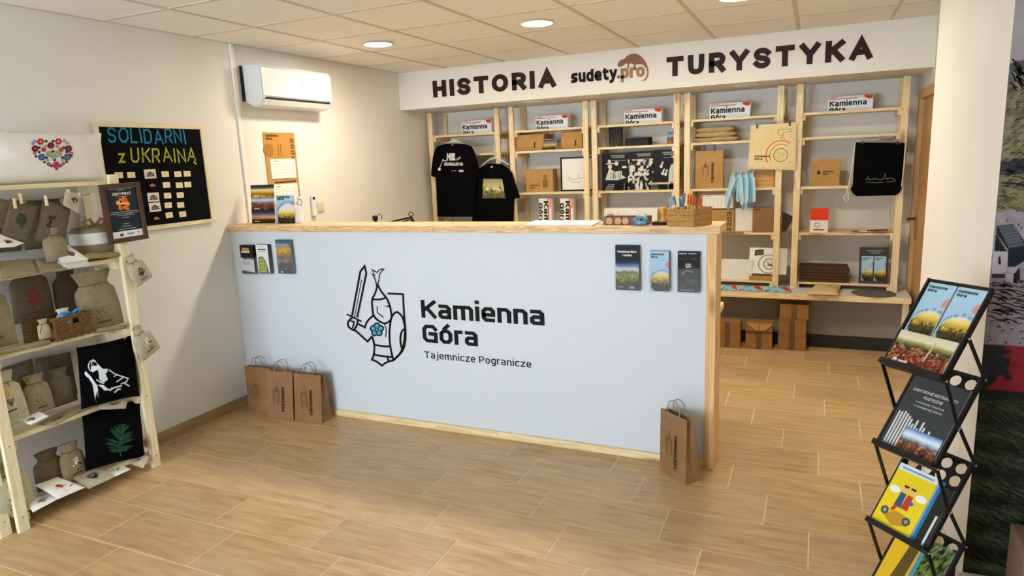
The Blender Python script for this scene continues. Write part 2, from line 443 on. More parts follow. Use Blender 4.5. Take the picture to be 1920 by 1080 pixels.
# ================================================================== THE ROOM
H = 2.508; YB = 4.54; YH = 3.8157; XR = 4.41; YW = -4.5
M_wall = mat('white_wall_paint', '#e4e0d8', .75, noise=.03, nscale=3, bump=.04, bscale=90)
M_ceil = mat('ceiling_tile_white', '#efebe2', .85, noise=.03, nscale=60, bump=.12, bscale=260)
M_grid = mat('ceiling_grid_metal', '#cdc2ae', .55)
M_white = mat('white_laminate', '#d3d9de', .5)
M_black = mat('black_vinyl', '#120f0c', .6, spec=.2)
M_brownletter = mat('dark_brown_vinyl', '#24160d', .55, spec=.25)
pine_x = wood('pine_along_x', '#f0deb2', '#dab57a', 'x'); pine_y = wood('pine_along_y', '#f0deb2', '#dab57a', 'y'); pine_z = wood('pine_along_z', '#f0deb4', '#dfbe86', 'z')
palepine_y = wood('pale_pine_along_y', '#eadfbd', '#dcc692', 'y', knots=False); palepine_z = wood('pale_pine_along_z', '#eae0c2', '#dcc89a', 'z')
M_screw = mat('screw_metal', '#6b6255', .4, .8)

def tile_material():
    m = bpy.data.materials.new('wood_look_floor_tile'); m.use_nodes = True
    N, L = nodes(m); b = N['Principled BSDF']; b.inputs['Roughness'].default_value = .33; m.diffuse_color = (.4, .3, .2, 1)
    tc = N.new('ShaderNodeTexCoord'); oi = N.new('ShaderNodeObjectInfo')
    sc = N.new('ShaderNodeVectorMath'); sc.operation = 'SCALE'; sc.inputs[0].default_value = (13, 7, 5); L.new(oi.outputs['Random'], sc.inputs['Scale'])
    ad = N.new('ShaderNodeVectorMath'); L.new(tc.outputs['Object'], ad.inputs[0]); L.new(sc.outputs[0], ad.inputs[1])
    mp = N.new('ShaderNodeMapping'); mp.inputs['Scale'].default_value = (1.6, 11, 1); L.new(ad.outputs[0], mp.inputs[0])
    n1 = N.new('ShaderNodeTexNoise'); n1.inputs['Scale'].default_value = 2.6; n1.inputs['Detail'].default_value = 7; n1.inputs['Roughness'].default_value = .62; L.new(mp.outputs[0], n1.inputs['Vector'])
    n2 = N.new('ShaderNodeTexNoise'); n2.inputs['Scale'].default_value = 3; n2.inputs['Detail'].default_value = 3; L.new(ad.outputs[0], n2.inputs['Vector'])
    r1 = N.new('ShaderNodeValToRGB'); e = r1.color_ramp.elements
    e[0].position = .32; e[0].color = lin('#a88556') + (1,); e[1].position = .68; e[1].color = lin('#d2b27e') + (1,)
    L.new(n1.outputs['Fac'], r1.inputs[0])
    mx = N.new('ShaderNodeMix'); mx.data_type = 'RGBA'; mx.inputs['B'].default_value = lin('#bea684') + (1,)
    f = N.new('ShaderNodeMapRange'); f.inputs['From Min'].default_value = .35; f.inputs['From Max'].default_value = .7; f.inputs['To Max'].default_value = .55; L.new(n2.outputs['Fac'], f.inputs['Value'])
    L.new(f.outputs[0], mx.inputs['Factor']); L.new(r1.outputs[0], mx.inputs['A'])
    v = N.new('ShaderNodeMapRange'); v.inputs['To Min'].default_value = .9; v.inputs['To Max'].default_value = 1.08; L.new(oi.outputs['Random'], v.inputs['Value'])
    vs = N.new('ShaderNodeVectorMath'); vs.operation = 'SCALE'; L.new(mx.outputs['Result'], vs.inputs[0]); L.new(v.outputs[0], vs.inputs['Scale'])
    L.new(vs.outputs[0], b.inputs['Base Color'])
    bp = N.new('ShaderNodeBump'); bp.inputs['Strength'].default_value = .06; bp.inputs['Distance'].default_value = .004; L.new(n1.outputs['Fac'], bp.inputs['Height']); L.new(bp.outputs[0], b.inputs['Normal'])
    return m
M_tile = tile_material()
M_grout = mat('cream_grout', '#e2d4b4', .8, noise=.08, nscale=40)

# floor: a grout bed with each tile laid on it
floor = MB().box((-.1, YW - .1, -.12), (6.3, YB + .1, -.0012)).build('floor', M_grout, kind='structure')
TW, TH, TS, TX0, TY0, G2 = .6, .2903, .187, -.2595, 1.3677, .0027
full = {}
def tile_mesh(w, h):
    k = (round(w, 3), round(h, 3))
    if k not in full:
        full[k] = base_mesh(lambda b: b.box((0, 0, -.01), (w, h, 0)), 'tile', M_tile)
    return full[k]
def right_edge(y): return 6.2 if y < .84 else (4.237 if y < 2.40 else XR)
for r in range(-11, 11):
    y0, y1 = TY0 - TH * r + G2, TY0 - TH * (r - 1) - G2
    y1 = min(y1, YB); xr = right_edge((y0 + y1) / 2)
    j = math.floor((0 - TX0 - TS * r) / TW)
    while True:
        x0, x1 = TX0 + TW * j + TS * r + G2, TX0 + TW * (j + 1) + TS * r - G2; j += 1
        if x0 > xr: break
        x0, x1 = max(x0, 0.0), min(x1, xr)
        if x1 - x0 < .02: continue
        place('tile', tile_mesh(x1 - x0, y1 - y0), floor, (x0, y0, 0))
MB().box((0, YW, -.01), (6.2, TY0 - TH * 10 - G2, 0)).build('tile_field', M_tile, floor)

# ceiling: metal grid with lay-in tiles
ceil = MB().box((-.1, YW - .1, H + .05), (6.3, YB + .1, H + .15)).build('ceiling', M_wall, kind='structure')
CX = [.5254 + .6 * k for k in range(10)]; CY = [YH - .5724 - .6 * k for k in range(14)]
xs = [0.0] + [x for x in CX if x < 6.2] + [6.2]; ys = [YH] + [y for y in CY if y > YW] + [YW]
cm = {}
for i in range(len(xs) - 1):
    for j in range(len(ys) - 1):
        w, d = xs[i + 1] - xs[i] - .020, ys[j] - ys[j + 1] - .020
        if w < .03 or d < .03: continue
        k = (round(w, 3), round(d, 3))
        if k not in cm: cm[k] = base_mesh(lambda b: b.box((0, 0, .004), (w, d, .02)), 'ceiling_tile', M_ceil)
        place('ceiling_tile', cm[k], ceil, (xs[i] + .010, ys[j + 1] + .010, H))
for x in xs: MB().box((max(x - .012, 0), YW, H), (x + .012, YH, H + .03)).build('grid_bar', M_grid, ceil)
for y in ys: MB().box((0, y - .012, H + .0005), (6.2, min(y + .012, YH), H + .03)).build('grid_bar', M_grid, ceil)

MB().box((-.1, YW - .1, -.12), (0, YB + .1, H + .1)).build('wall_left', M_wall, kind='structure')
MB().box((0, YB, -.12), (XR + .1, YB + .1, H + .1)).build('wall_back', M_wall, kind='structure')
MB().box((0, YH, 2.165), (XR, YB, H + .05)).build('wall_bulkhead', M_wall, kind='structure')
# right wall with the doorway at its far end
wr = MB().box((XR, 2.40, -.12), (XR + .1, 3.52, H + .1)).box((XR, 3.52, 2.03), (XR + .1, 4.42, H + .1)).box((XR, 4.42, -.12), (XR + .1, YB, H + .1))
wr.build('wall_right', M_wall, kind='structure')
# partition block whose long white side faces the counter and whose front carries the wall print
PX, PY0, PY1 = 4.237, .845, 2.40
MB().box((PX, PY0, -.12), (6.3, PY1, H + .1)).build('wall_partition', M_wall, kind='structure')
MB().box((6.2, YW - .1, -.12), (6.3, PY0, H + .1)).build('wall_far_right', M_wall, kind='structure')
# street wall behind the camera with the shop window that lets the daylight in
wf = MB().box((-.1, YW - .1, -.12), (.3, YW, H + .1)).box((2.4, YW - .1, -.12), (6.3, YW, H + .1)).box((.3, YW - .1, -.12), (2.4, YW, .28)).box((.3, YW - .1, 2.32), (2.4, YW, H + .1))
wf.build('wall_front', M_wall, kind='structure')
M_wframe = mat('grey_window_frame', '#6f7478', .4)
wn = MB()
for x in (.3, 1.32, 2.33): wn.box((x, YW - .08, .28), (x + .07, YW - .02, 2.32))
wn.box((.3, YW - .08, .28), (2.4, YW - .02, .35)).box((.3, YW - .08, 2.25), (2.4, YW - .02, 2.32))
win = wn.build('window_1', M_wframe, kind='structure')

M_skirt = mat('skirting_tile', '#a98f66', .4, noise=.2, nscale=6, stretch=(6, 1, 9))
MB().box((0, -2.2, 0), (.009, 1.57, .072)).box((0, 1.82, 0), (.009, 4.12, .072)).build('baseboard_left', M_skirt, kind='structure')
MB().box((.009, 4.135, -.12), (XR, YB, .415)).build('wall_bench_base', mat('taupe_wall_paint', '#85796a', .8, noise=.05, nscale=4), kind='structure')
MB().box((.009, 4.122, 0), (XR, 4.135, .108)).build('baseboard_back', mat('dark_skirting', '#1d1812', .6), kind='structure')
M_skirtw = mat('pale_grey_skirting', '#cfcac2', .5)
MB().box((PX - .012, PY0 - .012, 0), (6.2, PY0, .078)).box((PX - .012, PY0, 0), (PX, PY1, .078)).build('baseboard_partition', M_skirtw, kind='structure')

# white cable trunking on the left wall beside the air conditioner
MB().box((.0, 1.745, 1.20), (.016, 1.775, H)).build('trim_1', mat('white_plastic', '#e6e5e0', .4), kind='structure', bevel=.003)

# door in the right wall
M_doorw = wood('light_oak_door', '#cda368', '#b98c4c', 'z', rough=.4, ring=5, knots=False)
door = MB().box((XR + .02, 3.57, .01), (XR + .06, 4.37, 1.985)).build('door_1', M_doorw, kind='structure')
for lo, hi in (((XR - .012, 3.50, 0), (XR + .1, 3.575, 2.05)), ((XR - .012, 4.365, 0), (XR + .1, 4.44, 2.05)), ((XR - .012, 3.575, 1.98), (XR + .1, 4.365, 2.05))):
    MB().box(lo, hi).build('door_frame', M_doorw, door, bevel=.003)
M_brass = mat('aged_brass', '#8d7a55', .35, .9)
h = MB().box((XR + .006, 4.26, .90), (XR + .02, 4.30, 1.14)).build('handle_plate', M_brass, door, bevel=.002)
MB().tube([(XR + .012, 4.28, 1.06), (XR - .045, 4.28, 1.06), (XR - .05, 4.27, 1.06), (XR - .05, 4.16, 1.055)], .008, 8).build('door_handle', M_brass, h, smooth=True)

# recessed round ceiling lamps
def lamp_disc(x, y, z, r, first, label, lit=True):
    t = thing('ceiling_downlight', label, 'ceiling light', (x, y, z), 'round recessed lamps')
    MB().lathe([(r, .0), (r + .012, -.001), (r + .014, -.006), (r + .004, -.008), (r, -.004)], (x, y, z), 32).build('trim_ring', mat('lamp_trim_white', '#f0eee8', .4), t, smooth=True)
    MB().lathe([(.001, -.0055), (r, -.0055), (r, -.002), (.001, -.002)], (x, y, z), 32).build('diffuser', mat('lamp_diffuser_lit', '#fff6e8', .4, emit=('#fff3e0', 14.0)) if lit else mat('lamp_diffuser_off', '#e6dfd0', .4), t)
    if lit:
        l = bpy.data.lights.new('downlight_light', 'AREA'); l.shape = 'DISK'; l.size = r * 2; l.energy = LAMP_W; l.color = LAMP_COL
        lo = bpy.data.objects.new('downlight_light', l); COL.objects.link(lo); lo.parent = t; lo.location = (0, 0, -.012)
lamp_disc(.78, 2.38, H, .098, 0, 'round lit downlight nearest the left wall, above the air conditioner end')
lamp_disc(2.01, 2.38, H, .098, 0, 'round lit downlight in the middle of the ceiling row')
lamp_disc(3.24, 2.38, H, .098, 0, 'round lit downlight at the right, cut by the top of the picture')
lamp_disc(1.29, 4.03, 2.165, .085, 0, 'round pale lamp under the bulkhead above the kraft bags', lit=False)
lamp_disc(3.14, 4.03, 2.165, .085, 0, 'round pale lamp under the bulkhead above the folded burlap bags', lit=False)

# lettering on the bulkhead
def sign(name, label, s, px0, px1, pyb, h, t, sp, m, rounded=True):
    x0 = at(px0, 150, 1, YH).x; x1 = at(px1, 110, 1, YH).x
    z = at((px0 + px1) / 2, pyb, 1, YH).z
    T = thing(name, label, 'lettering', (x0, YH, z))
    F = Frame((x0, YH, z), (1, 0, 0), (0, 0, 1)); gl, w = glyphs(s, t, sp, rounded); k = (x1 - x0) / w
    for ls in gl:
        b = MB()
        for i, (q, cl) in enumerate(ls): b.ribbon(q, t, lambda a, c, d: F(a * k, c * h, d), .006 + i * .0003, cl, .006)
        b.build('letter', m, T)
    return T, F, k
sign('wall_lettering', 'dark brown capital letters reading HISTORIA on the bulkhead', 'HISTORIA', 811, 1041, 173, .150, .265, .22, M_brownletter)
sign('wall_lettering', 'dark brown capital letters reading TURYSTYKA on the bulkhead', 'TURYSTYKA', 1250, 1635, 127, .150, .265, .22, M_brownletter)
# sudety.pro logo between the two words
T = thing('logo_sign', 'lizard logo with the words sudety.pro in black and ochre on the bulkhead', 'logo', (1.7, YH, 2.2))
FP = lambda u, v, n=0: at(1060 + u * .09375, 90 + v * .09378, 1, YH - n) if False else (at(1060 + u * .09375, 90 + v * .09378, 1, YH) + Vector((0, -n, 0)))
M_ochre = mat('ochre_vinyl', '#8a6414', .4); M_rust = mat('rust_brown_vinyl', '#7a4512', .4)
x0 = at(1071, 150, 1, YH).x; x1 = at(1157, 140, 1, YH).x; z0 = at(1071, 157, 1, YH).z
FL = Frame((x0, YH, z0 + .004), (1, 0, 0), (0, 0, 1))
text(MB(), 'sudety', FL, 0, 0, .1, x1 - x0, .25, .09, .004, True, .004).build('lettering', M_black, T)
xp = at(1164, 145, 1, YH).x; xq = at(1209, 140, 1, YH).x
text(MB(), 'pro', FL, xp - x0, 0, .1, xq - xp, .25, .06, .004, True, .004).build('lettering', M_ochre, T)
dd = MB(); cx = at(1160, 148, 1, YH).x - x0
dd.prism([(cx + .014 * math.cos(a * .7854), .016 + .014 * math.sin(a * .7854)) for a in range(8)], FL, 0, .004); dd.build('dot', M_rust, T)
body = [(1045, 340), (1060, 290), (1110, 245), (1130, 215), (1145, 240), (1175, 225), (1230, 165), (1300, 125), (1380, 112), (1460, 130), (1530, 180), (1590, 250), (1635, 340), (1660, 430), (1665, 500), (1650, 580), (1610, 640), (1560, 660), (1490, 655), (1550, 645), (1600, 610), (1630, 550), (1640, 480), (1625, 420), (1590, 365), (1540, 330), (1480, 322), (1425, 330), (1400, 345), (1395, 375), (1440, 420), (1400, 435), (1362, 365), (1370, 325), (1330, 312), (1275, 315), (1283, 345), (1255, 425), (1225, 432), (1255, 350), (1240, 318), (1205, 308), (1180, 335), (1130, 370), (1070, 378)]
MB().prism(body, FP, 0, .004).build('lizard', M_rust, T)

# ------------------------------------------------------------------ slatted pine shelf units against the back wall
def shelf_unit(label, x0, x1, yf, zb, levels, ztop, mats, group, depth=.325):
    mx_, mz_ = mats[:2]
    T = thing('shelf_unit', label, 'shelf', (x0, yf, zb), group)
    pw, pt = .05, .024
    for xa in (x0, x1 - pw):
        for ya in (yf, yf + depth - pt):
            b = MB().box((xa, ya, zb), (xa + pw, ya + pt, ztop)).build('post', mz_, T, bevel=.002)
            if ya == yf:
                s = MB()
                for z in levels:
                    for q in (0, 1): s.lathe([(.0035, 0), (.0035, .0012)], (xa + .014 + .02 * q, ya, z - .02 - .012 * q), 8, (0, -1, 0))
                s.build('screws', M_screw, b, kind='stuff')
    sl = base_mesh(lambda b: b.box((0, 0, 0), (x1 - x0 - 2 * pw + .096, .062, .02)), 'slat', mx_)
    bt = base_mesh(lambda b: b.box((0, 0, 0), (.02, depth - 2 * pt, .04)), 'batten', mats[2])
    for z in levels:
        for k in range(4): place('slat', sl, T, (x0 + .002, yf + pt + .004 + k * .0695, z - .02))
        for xa in (x0 + .05, x1 - .07): place('batten', bt, T, (xa, yf + pt, z - .0605))
    return T
UX = [(.063, .863), (.963, 1.760), (1.791, 2.588), (2.628, 3.426), (3.520, 4.314)]
LV = [1.925, 1.729, 1.332, .951, .534]; BZ = .478; YF = 4.2
names = ['pine shelf unit nearest the left wall, behind the black T-shirts', 'pine shelf unit holding the framed drawing and two upright white rolls', 'pine shelf unit holding the three black and white comic books', 'pine shelf unit with the cream tote bag hanging on it', 'pine shelf unit nearest the door, with the black drawstring bag']
for (a, b), n in zip(UX, names):
    shelf_unit(n, a, b, YF, BZ, LV, 2.15, (pine_x, pine_z, pine_y), 'pine shelf units along the back wall')

# bench under the shelves
T = thing('wall_bench', 'long low pine bench with white top under the back shelves', 'bench', (2.2, 4.2, 0))
MB().box((.012, 3.99, BZ - .012), (4.392, 4.53, BZ)).build('white_top', M_white, T)
MB().box((.012, 3.965, BZ - .046), (4.392, 3.99, BZ)).build('front_rail', pine_x, T, bevel=.002)
MB().box((.012, 4.49, BZ - .06), (4.392, 4.53, BZ - .012)).build('back_rail', pine_x, T)
for x in (.02, 1.2, 2.4, 4.345): MB().box((x, 4.06, 0), (x + .045, 4.105, BZ - .012)).build('leg', pine_z, T, bevel=.002)

# ------------------------------------------------------------------ reception counter
pine_warm = wood('warm_pine_along_z', '#ecc88e', '#cf9c58', 'z')
YC = 1.571; CT0, CT1 = 1.250, 1.290
T = thing('reception_counter', 'white reception counter with pine edging and a black knight logo', 'counter', (1.6, YC, 0))
MB().box((.002, YC, .045), (3.198, YC + .02, 1.250)).build('front_panel', M_white, T)
MB().box((.012, YC - .012, 0), (1.985, YC + .012, .044)).build('plinth_board', pine_x, T, bevel=.002)
MB().box((1.9855, YC - .012, 0), (3.198, YC + .012, .044)).build('plinth_board', pine_x, T, bevel=.002)
MB().box((3.199, YC - .014, 0), (3.248, YC + .03, 1.250)).build('corner_post', pine_warm, T, bevel=.003)
MB().box((3.200, YC + .03, 0), (3.247, YC + .195, 1.250)).build('end_board', pine_warm, T, bevel=.002)
MB().box((.002, YC + .02, 1.19), (3.198, YC + .06, 1.249)).build('back_rail', pine_x, T)
for x in (.03, 1.6): MB().box((x, YC + .02, 0), (x + .05, YC + .07, 1.19)).build('stud', pine_z, T)
# knight emblem and the name on the front
EZ = lambda u, v, n=0: at(630 + u * .223958, 480 + v * .223881, 1, YC) + Vector((0, -n, 0))
K = MB(); W1 = 17
def st(*p, w=W1, c=False, sm=True): K.ribbon(smooth_poly(list(p), c, 2, 48) if sm else list(p), w, EZ, .0012, c)
st((135, 500), (205, 128), (240, 85), (255, 145), (178, 515), sm=False); st((215, 200), (155, 520), w=7); st((90, 487), (215, 548), w=14)
st((140, 515), (110, 535), (97, 570), (110, 600), (150, 622), (180, 575), (182, 535)); st((118, 540), (152, 553), (140, 605), w=14)
st((160, 620), (265, 716), (302, 672)); st((182, 566), (243, 598), (255, 560), (275, 530), (312, 500))
st((302, 672), (325, 745), (318, 830), (302, 868), (345, 885), (385, 918), (420, 890), (480, 872)); st((325, 743), (385, 755), (450, 758)); st((315, 823), (390, 840), (470, 845)); st((430, 850), (446, 886))
st((345, 238), (340, 280), (325, 320), (300, 365), (305, 440), (312, 497), (350, 540), (405, 568), (440, 555), (460, 530)); st((350, 240), (375, 295), (425, 350), (450, 410), (463, 470), (466, 520)); st((300, 360), (360, 368), (415, 350))
st((340, 240), (325, 180), (298, 145), (328, 165), (302, 115), (325, 125), (345, 138), (370, 110), (402, 108), (372, 140), (362, 170), (362, 200), (350, 242), w=10)
st((345, 420), (348, 475), (400, 515), w=9); K.prism([(398, 418), (448, 412), (450, 430)], EZ, 0, .0012)
st((462, 520), (485, 480), (512, 468), (545, 490), (570, 545), (580, 620), (572, 730), (545, 810), (482, 872), (460, 790), (447, 690), (450, 600), c=True)
st((577, 610), (552, 625), (538, 680), (543, 745), (560, 792)); st((432, 313), (562, 320), (572, 520), (587, 660), (575, 760), (545, 815), (482, 872)); st((405, 568), (424, 615), (416, 680), w=9)
E_ = K.build('knight_emblem', M_black, T)
fl = MB(); pet = MB()
for k in range(5):
    a = math.pi / 2 + k * 2 * math.pi / 5
    cxx, cyy = 343 + 33 * math.cos(a), 617 - 33 * math.sin(a)
    fl.prism([(cxx + 29 * math.cos(j * .5236), cyy + 29 * math.sin(j * .5236)) for j in range(12)], EZ, 0, .0012 + k * .00002)
    pet.prism([(cxx + 17 * math.cos(j * .5236), cyy + 17 * math.sin(j * .5236)) for j in range(12)], EZ, 0, .0017)
fl.build('flower_outline', M_black, E_); pet.build('petals', mat('turquoise_vinyl', '#2aa9c9', .4), E_)
MB().prism([(343 + 11 * math.cos(j * .5236), 617 + 11 * math.sin(j * .5236)) for j in range(12)], EZ, 0, .0019).build('flower_centre', mat('orange_vinyl', '#e2622a', .4), E_)
def line(s, zl, zr, zt, zb, t, sp, name='lettering', rounded=False):
    """text between two zoom columns; baseline row zb and cap row zt measured at the left end"""
    a = EZ(zl, zb); b = EZ(zr, zb); c = EZ(zl, zt)
    F = Frame((a.x, YC, a.z), (1, 0, 0), (0, 0, 1))
    xr_ = at(630 + zr * .223958, 480 + (zb + (zr - zl) * .07) * .223881, 1, YC).x
    text(MB(), s, F, 0, 0, c.z - a.z, xr_ - a.x, t, sp, .0012, rounded).build(name, M_black, T)
line('Kamienna', 718, 1748, 367, 516, .195, .09); line('Góra', 730, 1190, 572, 720, .195, .09)
line('Tajemnicze Pogranicze', 742, 1636, 797, 852, .15, .13, rounded=True)

# worktop: two planks end to end
T = thing('counter_worktop', 'long pine worktop plank along the top of the reception counter', 'worktop', (1.6, YC, CT0))
xm = at(812, 432, 1, 1.54).x
pine_top = wood('warm_pine_worktop', '#efd2a0', '#c08a4a', 'x', ring=16)
MB().box((.004, 1.540, CT0 + .0005), (xm - .0008, 1.795, CT1)).build('plank', pine_top, T, bevel=.003)
MB().box((xm + .0008, 1.540, CT0 + .0005), (3.266, 1.795, CT1)).build('plank', pine_top, T, bevel=.003)

# staff desk behind the counter
T = thing('staff_desk', 'pine staff desk mostly hidden behind the reception counter', 'desk', (1.6, 2.0, 0))
MB().box((.02, 1.83, .71), (3.203, 2.29, .75)).build('desk_top', pine_x, T, bevel=.003)
for x, y in ((.06, 1.87), (.06, 2.2), (3.05, 1.87), (3.05, 2.2)): MB().box((x, y, 0), (x + .06, y + .06, .71)).build('leg', mat('black_metal', '#141414', .45, .3), T)

# ------------------------------------------------------------------ air conditioner
M_acw = mat('gloss_white_plastic', '#dddfe0', .22, coat=.3)
T = thing('air_conditioner', 'white split air conditioner high on the left wall', 'air conditioner', (0, 2.2, 2.10))
Y0, Y1 = 1.83, 2.575
FS = Frame((0, Y0, 0), (1, 0, 0), (0, 0, 1))          # profile in x-z, extruded along +y (normal is -y)
prof = [(.002, 2.135), (.075, 2.095), (.145, 2.105), (.172, 2.15), (.175, 2.345), (.15, 2.372), (.002, 2.372)]
MB().prism(prof, FS, -(Y1 - Y0), 0).build('body', M_acw, T, bevel=.006, smooth=False)
MB().prism([(.176, 2.158), (.181, 2.163), (.182, 2.35), (.16, 2.376), (.152, 2.374), (.175, 2.345)], FS, -(Y1 - Y0 - .004), -.004).build('front_panel', M_acw, T, bevel=.002)
MB().prism([(.145, 2.1195), (.1735, 2.151), (.1785, 2.1535), (.178, 2.145), (.15, 2.113)], FS, -(Y1 - Y0 - .03), -.03).build('air_slot', mat('dark_slot', '#15130f', .7), T)
MB().prism([(.08, 2.088), (.15, 2.103), (.176, 2.138), (.171, 2.14), (.146, 2.111), (.08, 2.095)], FS, -(Y1 - Y0 - .02), -.02).build('louvre_flap', M_acw, T)
FA = Frame((.182, 2.20, 2.255), (0, 1, 0), (0, 0, 1))
text(MB(), 'auc', FA, .03, 0, .012, .045, .2, .2, .0006).build('badge', mat('grey_badge', '#8c8f90', .3), T)
MB().box((.0005, Y0 - .012, 2.13), (.02, Y0 - .001, 2.37)).build('mounting_plate', mat('dark_slot', '#15130f', .7), T)

# ------------------------------------------------------------------ blackboard with chalk lettering and cards
M_board = mat('blackboard_slate', '#0b0c0e', .85, noise=.25, nscale=8, spec=.1)
by0, by1, bz0, bz1 = .690, 1.434, 1.325, 1.957
T = thing('blackboard', 'wood-framed blackboard chalked SOLIDARNI z UKRAINĄ on the left wall', 'blackboard', (0, 1.06, bz0))
MB().box((.002, by0 + .01, bz0 + .01), (.012, by1 - .01, bz1 - .01)).build('slate', M_board, T)
fr = .026
for lo, hi, m in (((.001, by0, bz0), (.02, by1, bz0 + fr), palepine_y), ((.001, by0, bz1 - fr), (.02, by1, bz1), palepine_y), ((.001, by0, bz0 + fr), (.02, by0 + fr, bz1 - fr), palepine_z), ((.001, by1 - fr, bz0 + fr), (.02, by1, bz1 - fr), palepine_z)):
    MB().box(lo, hi).build('frame_rail', m, T, bevel=.002)
BW = lambda zx, zy: at(zx * .2593, 220 + zy * .2593, 0, .012)      # zoomed photo pixel -> blackboard
def chalk(s, zl, zr, zt, zb, col, name, t=.16, sp=.16):
    a = BW(zl, zb); b = BW(zr, zb); c = BW(zl, zt)
    F = Frame((.012, a.y, a.z), (0, 1, 0), (0, 0, 1)); rs = random.Random(5)
    m = MB(); gl, w = glyphs(s, t, sp, False); k = (b.y - a.y) / w; h = c.z - a.z
    for ls in gl:
        dx, dz, sk = rs.uniform(-.03, .03), rs.uniform(-.05, .05), rs.uniform(-.06, .12)
        G = lambda u, v, n: F((u + dx + sk * (v - .5)) * k, (v + dz) * h, n)
        for q, cl in ls:
            m.ribbon(q, t * .75, G, .0008, cl)
    m.build(name, mat(name + '_chalk', col, .95, noise=.55, nscale=160), T)
chalk('SOLIDARNI', 785, 1345, 72, 188, '#1c93bd', 'blue_lettering'); chalk('z', 862, 912, 240, 335, '#b8bf2c', 'yellow_lettering', .22); chalk('UKRAINĄ', 950, 1425, 222, 332, '#b8bf2c', 'yellow_lettering')
# cards pinned to the board
M_card = mat('cream_card', '#f1e2b4', .6); M_carde = mat('white_card', '#e7e2da', .6)
cards = [(858, 418, 0), (947, 416, 0), (1085, 410, 1), (1193, 410, 0), (1285, 411, 0), (1352, 408, 0), (1100, 490, 2), (1203, 489, 0), (1295, 490, 0), (1357, 486, 0), (1107, 576, 1), (1210, 565, 0), (1302, 562, 0), (1120, 650, 1), (1215, 635, 0), (1305, 633, 0), (1130, 730, 2), (1223, 708, 0), (1320, 700, 0)]
rowname = {0: 'top', 1: 'second', 2: 'third', 3: 'fourth', 4: 'bottom'}
cnt = {}
for zx, zy, kind in cards:
    c = BW(zx, zy); r = 0 if zy < 440 else 1 if zy < 520 else 2 if zy < 600 else 3 if zy < 670 else 4
    cnt[r] = cnt.get(r, 0) + 1; o = ['first', 'second', 'third', 'fourth', 'fifth', 'sixth'][cnt[r] - 1]
    w, h = ((.050, .034), (.078, .054), (.056, .034))[kind]
    F = Frame((.0135, c.y - w / 2, c.z - h / 2), (0, 1, random.uniform(-.03, .03)), (0, 0, 1))
    nm = {0: 'small cream card', 1: 'pale card with brown building', 2: 'dark magnet with orange building'}[kind]
    t = MB().fbox(F, 0, 0, -.0012, w, h, .001).build('magnet_card', M_card if kind == 0 else M_carde if kind == 1 else M_board, None, label=f'{nm}, {o} in the {rowname[r]} row on the blackboard', cat='card', group='cards on the blackboard')
    p = CM()
    if kind == 0: p.stroke([(w * .3, h * .62), (w * .7, h * .62)], .0018, F, .0014, '#b39b63'); p.stroke([(w * .35, h * .42), (w * .62, h * .42)], .0014, F, .0014, '#b39b63')
    else:
        a, bb = ('#6a5446', '#a48a72') if kind == 1 else ('#c06a25', '#e0b48a')
        p.poly([(w * .15, h * .25), (w * .85, h * .25), (w * .85, h * .55), (w * .7, h * .62), (w * .55, h * .8), (w * .35, h * .72), (w * .2, h * .55)], F, .0014, a)
        for q in range(4): p.poly([(w * (.22 + q * .16), h * .35), (w * (.3 + q * .16), h * .35), (w * (.3 + q * .16), h * .48), (w * (.22 + q * .16), h * .48)], F, .0017, bb)
        p.stroke([(w * .1, h * .24), (w * .9, h * .24)], .003, F, .0016, '#2a2320')
    p.done('print', t)

# ------------------------------------------------------------------ wall switch, remote
t = MB().box((.0, 2.485, 1.300), (.010, 2.565, 1.385)).build('light_switch', mat('ivory_plastic', '#d9d2b4', .4), None, bevel=.003, label='ivory double light switch on the left wall', cat='switch')
for y in (2.492, 2.5265): MB().box((.0095, y, 1.312), (.014, y + .031, 1.374)).build('rocker', mat('ivory_plastic', '#d9d2b4', .4), t, bevel=.002)
T = thing('remote_control', 'white air conditioner remote in its holder on the left wall', 'remote', (0, 2.43, 1.28))
MB().box((.001, 2.405, 1.275), (.026, 2.455, 1.33)).build('holder', mat('white_plastic', '#e6e5e0', .4), T, bevel=.004)
MB().box((.004, 2.408, 1.295), (.022, 2.452, 1.435)).build('body', M_acw, T, bevel=.006)
MB().box((.0215, 2.418, 1.405), (.0228, 2.444, 1.428)).build('display', M_black, T)
# ================================================================== LEFT SHELF AND ITS GOODS
def left_unit(label, xf, y0, y1, group, levels, ztop, back=.022):
    T = thing('shelf_unit', label, 'shelf', (xf, y0, 0), group)
    pw, pt = .05, .024
    for ya in (y0, y1 - pw):
        for xa in (xf - pt, back):
            b = MB().box((xa, ya, 0), (xa + pt, ya + pw, ztop)).build('post', palepine_z, T, bevel=.002)
            if xa > .1:
                s = MB()
                for z in levels: s.lathe([(.0035, 0), (.0035, .0012)], (xf, ya + .026, z - .025), 8, (1, 0, 0))
                s.build('screws', M_screw, b, kind='stuff')
    for z in levels:
        for k in range(3):
            w = (xf - 2 * pt - back - .004) / 3
            MB().box((back + pt + .002 + k * w, y0 + .002, z - .022), (back + pt + .002 + (k + 1) * w - .012, y1 - .002, z)).build('slat', palepine_y, T, bevel=.001)
        for ya in (y0 + pw, y1 - pw - .02): MB().box((back + pt, ya, z - .06), (xf - pt, ya + .02, z - .0225)).build('batten', palepine_y, T)
    return T
SL = [1.635, 1.222, .858, .458, .098]; XS = .285
left_unit('pale pine shelf unit by the left wall filled with linen goods', XS, -.178, .595, 'pale pine shelf units on the left', SL, 1.665)
left_unit('next pale pine shelf unit at the left picture edge, only a post showing', .250, -.960, -.190, 'pale pine shelf units on the left', SL, 1.665)

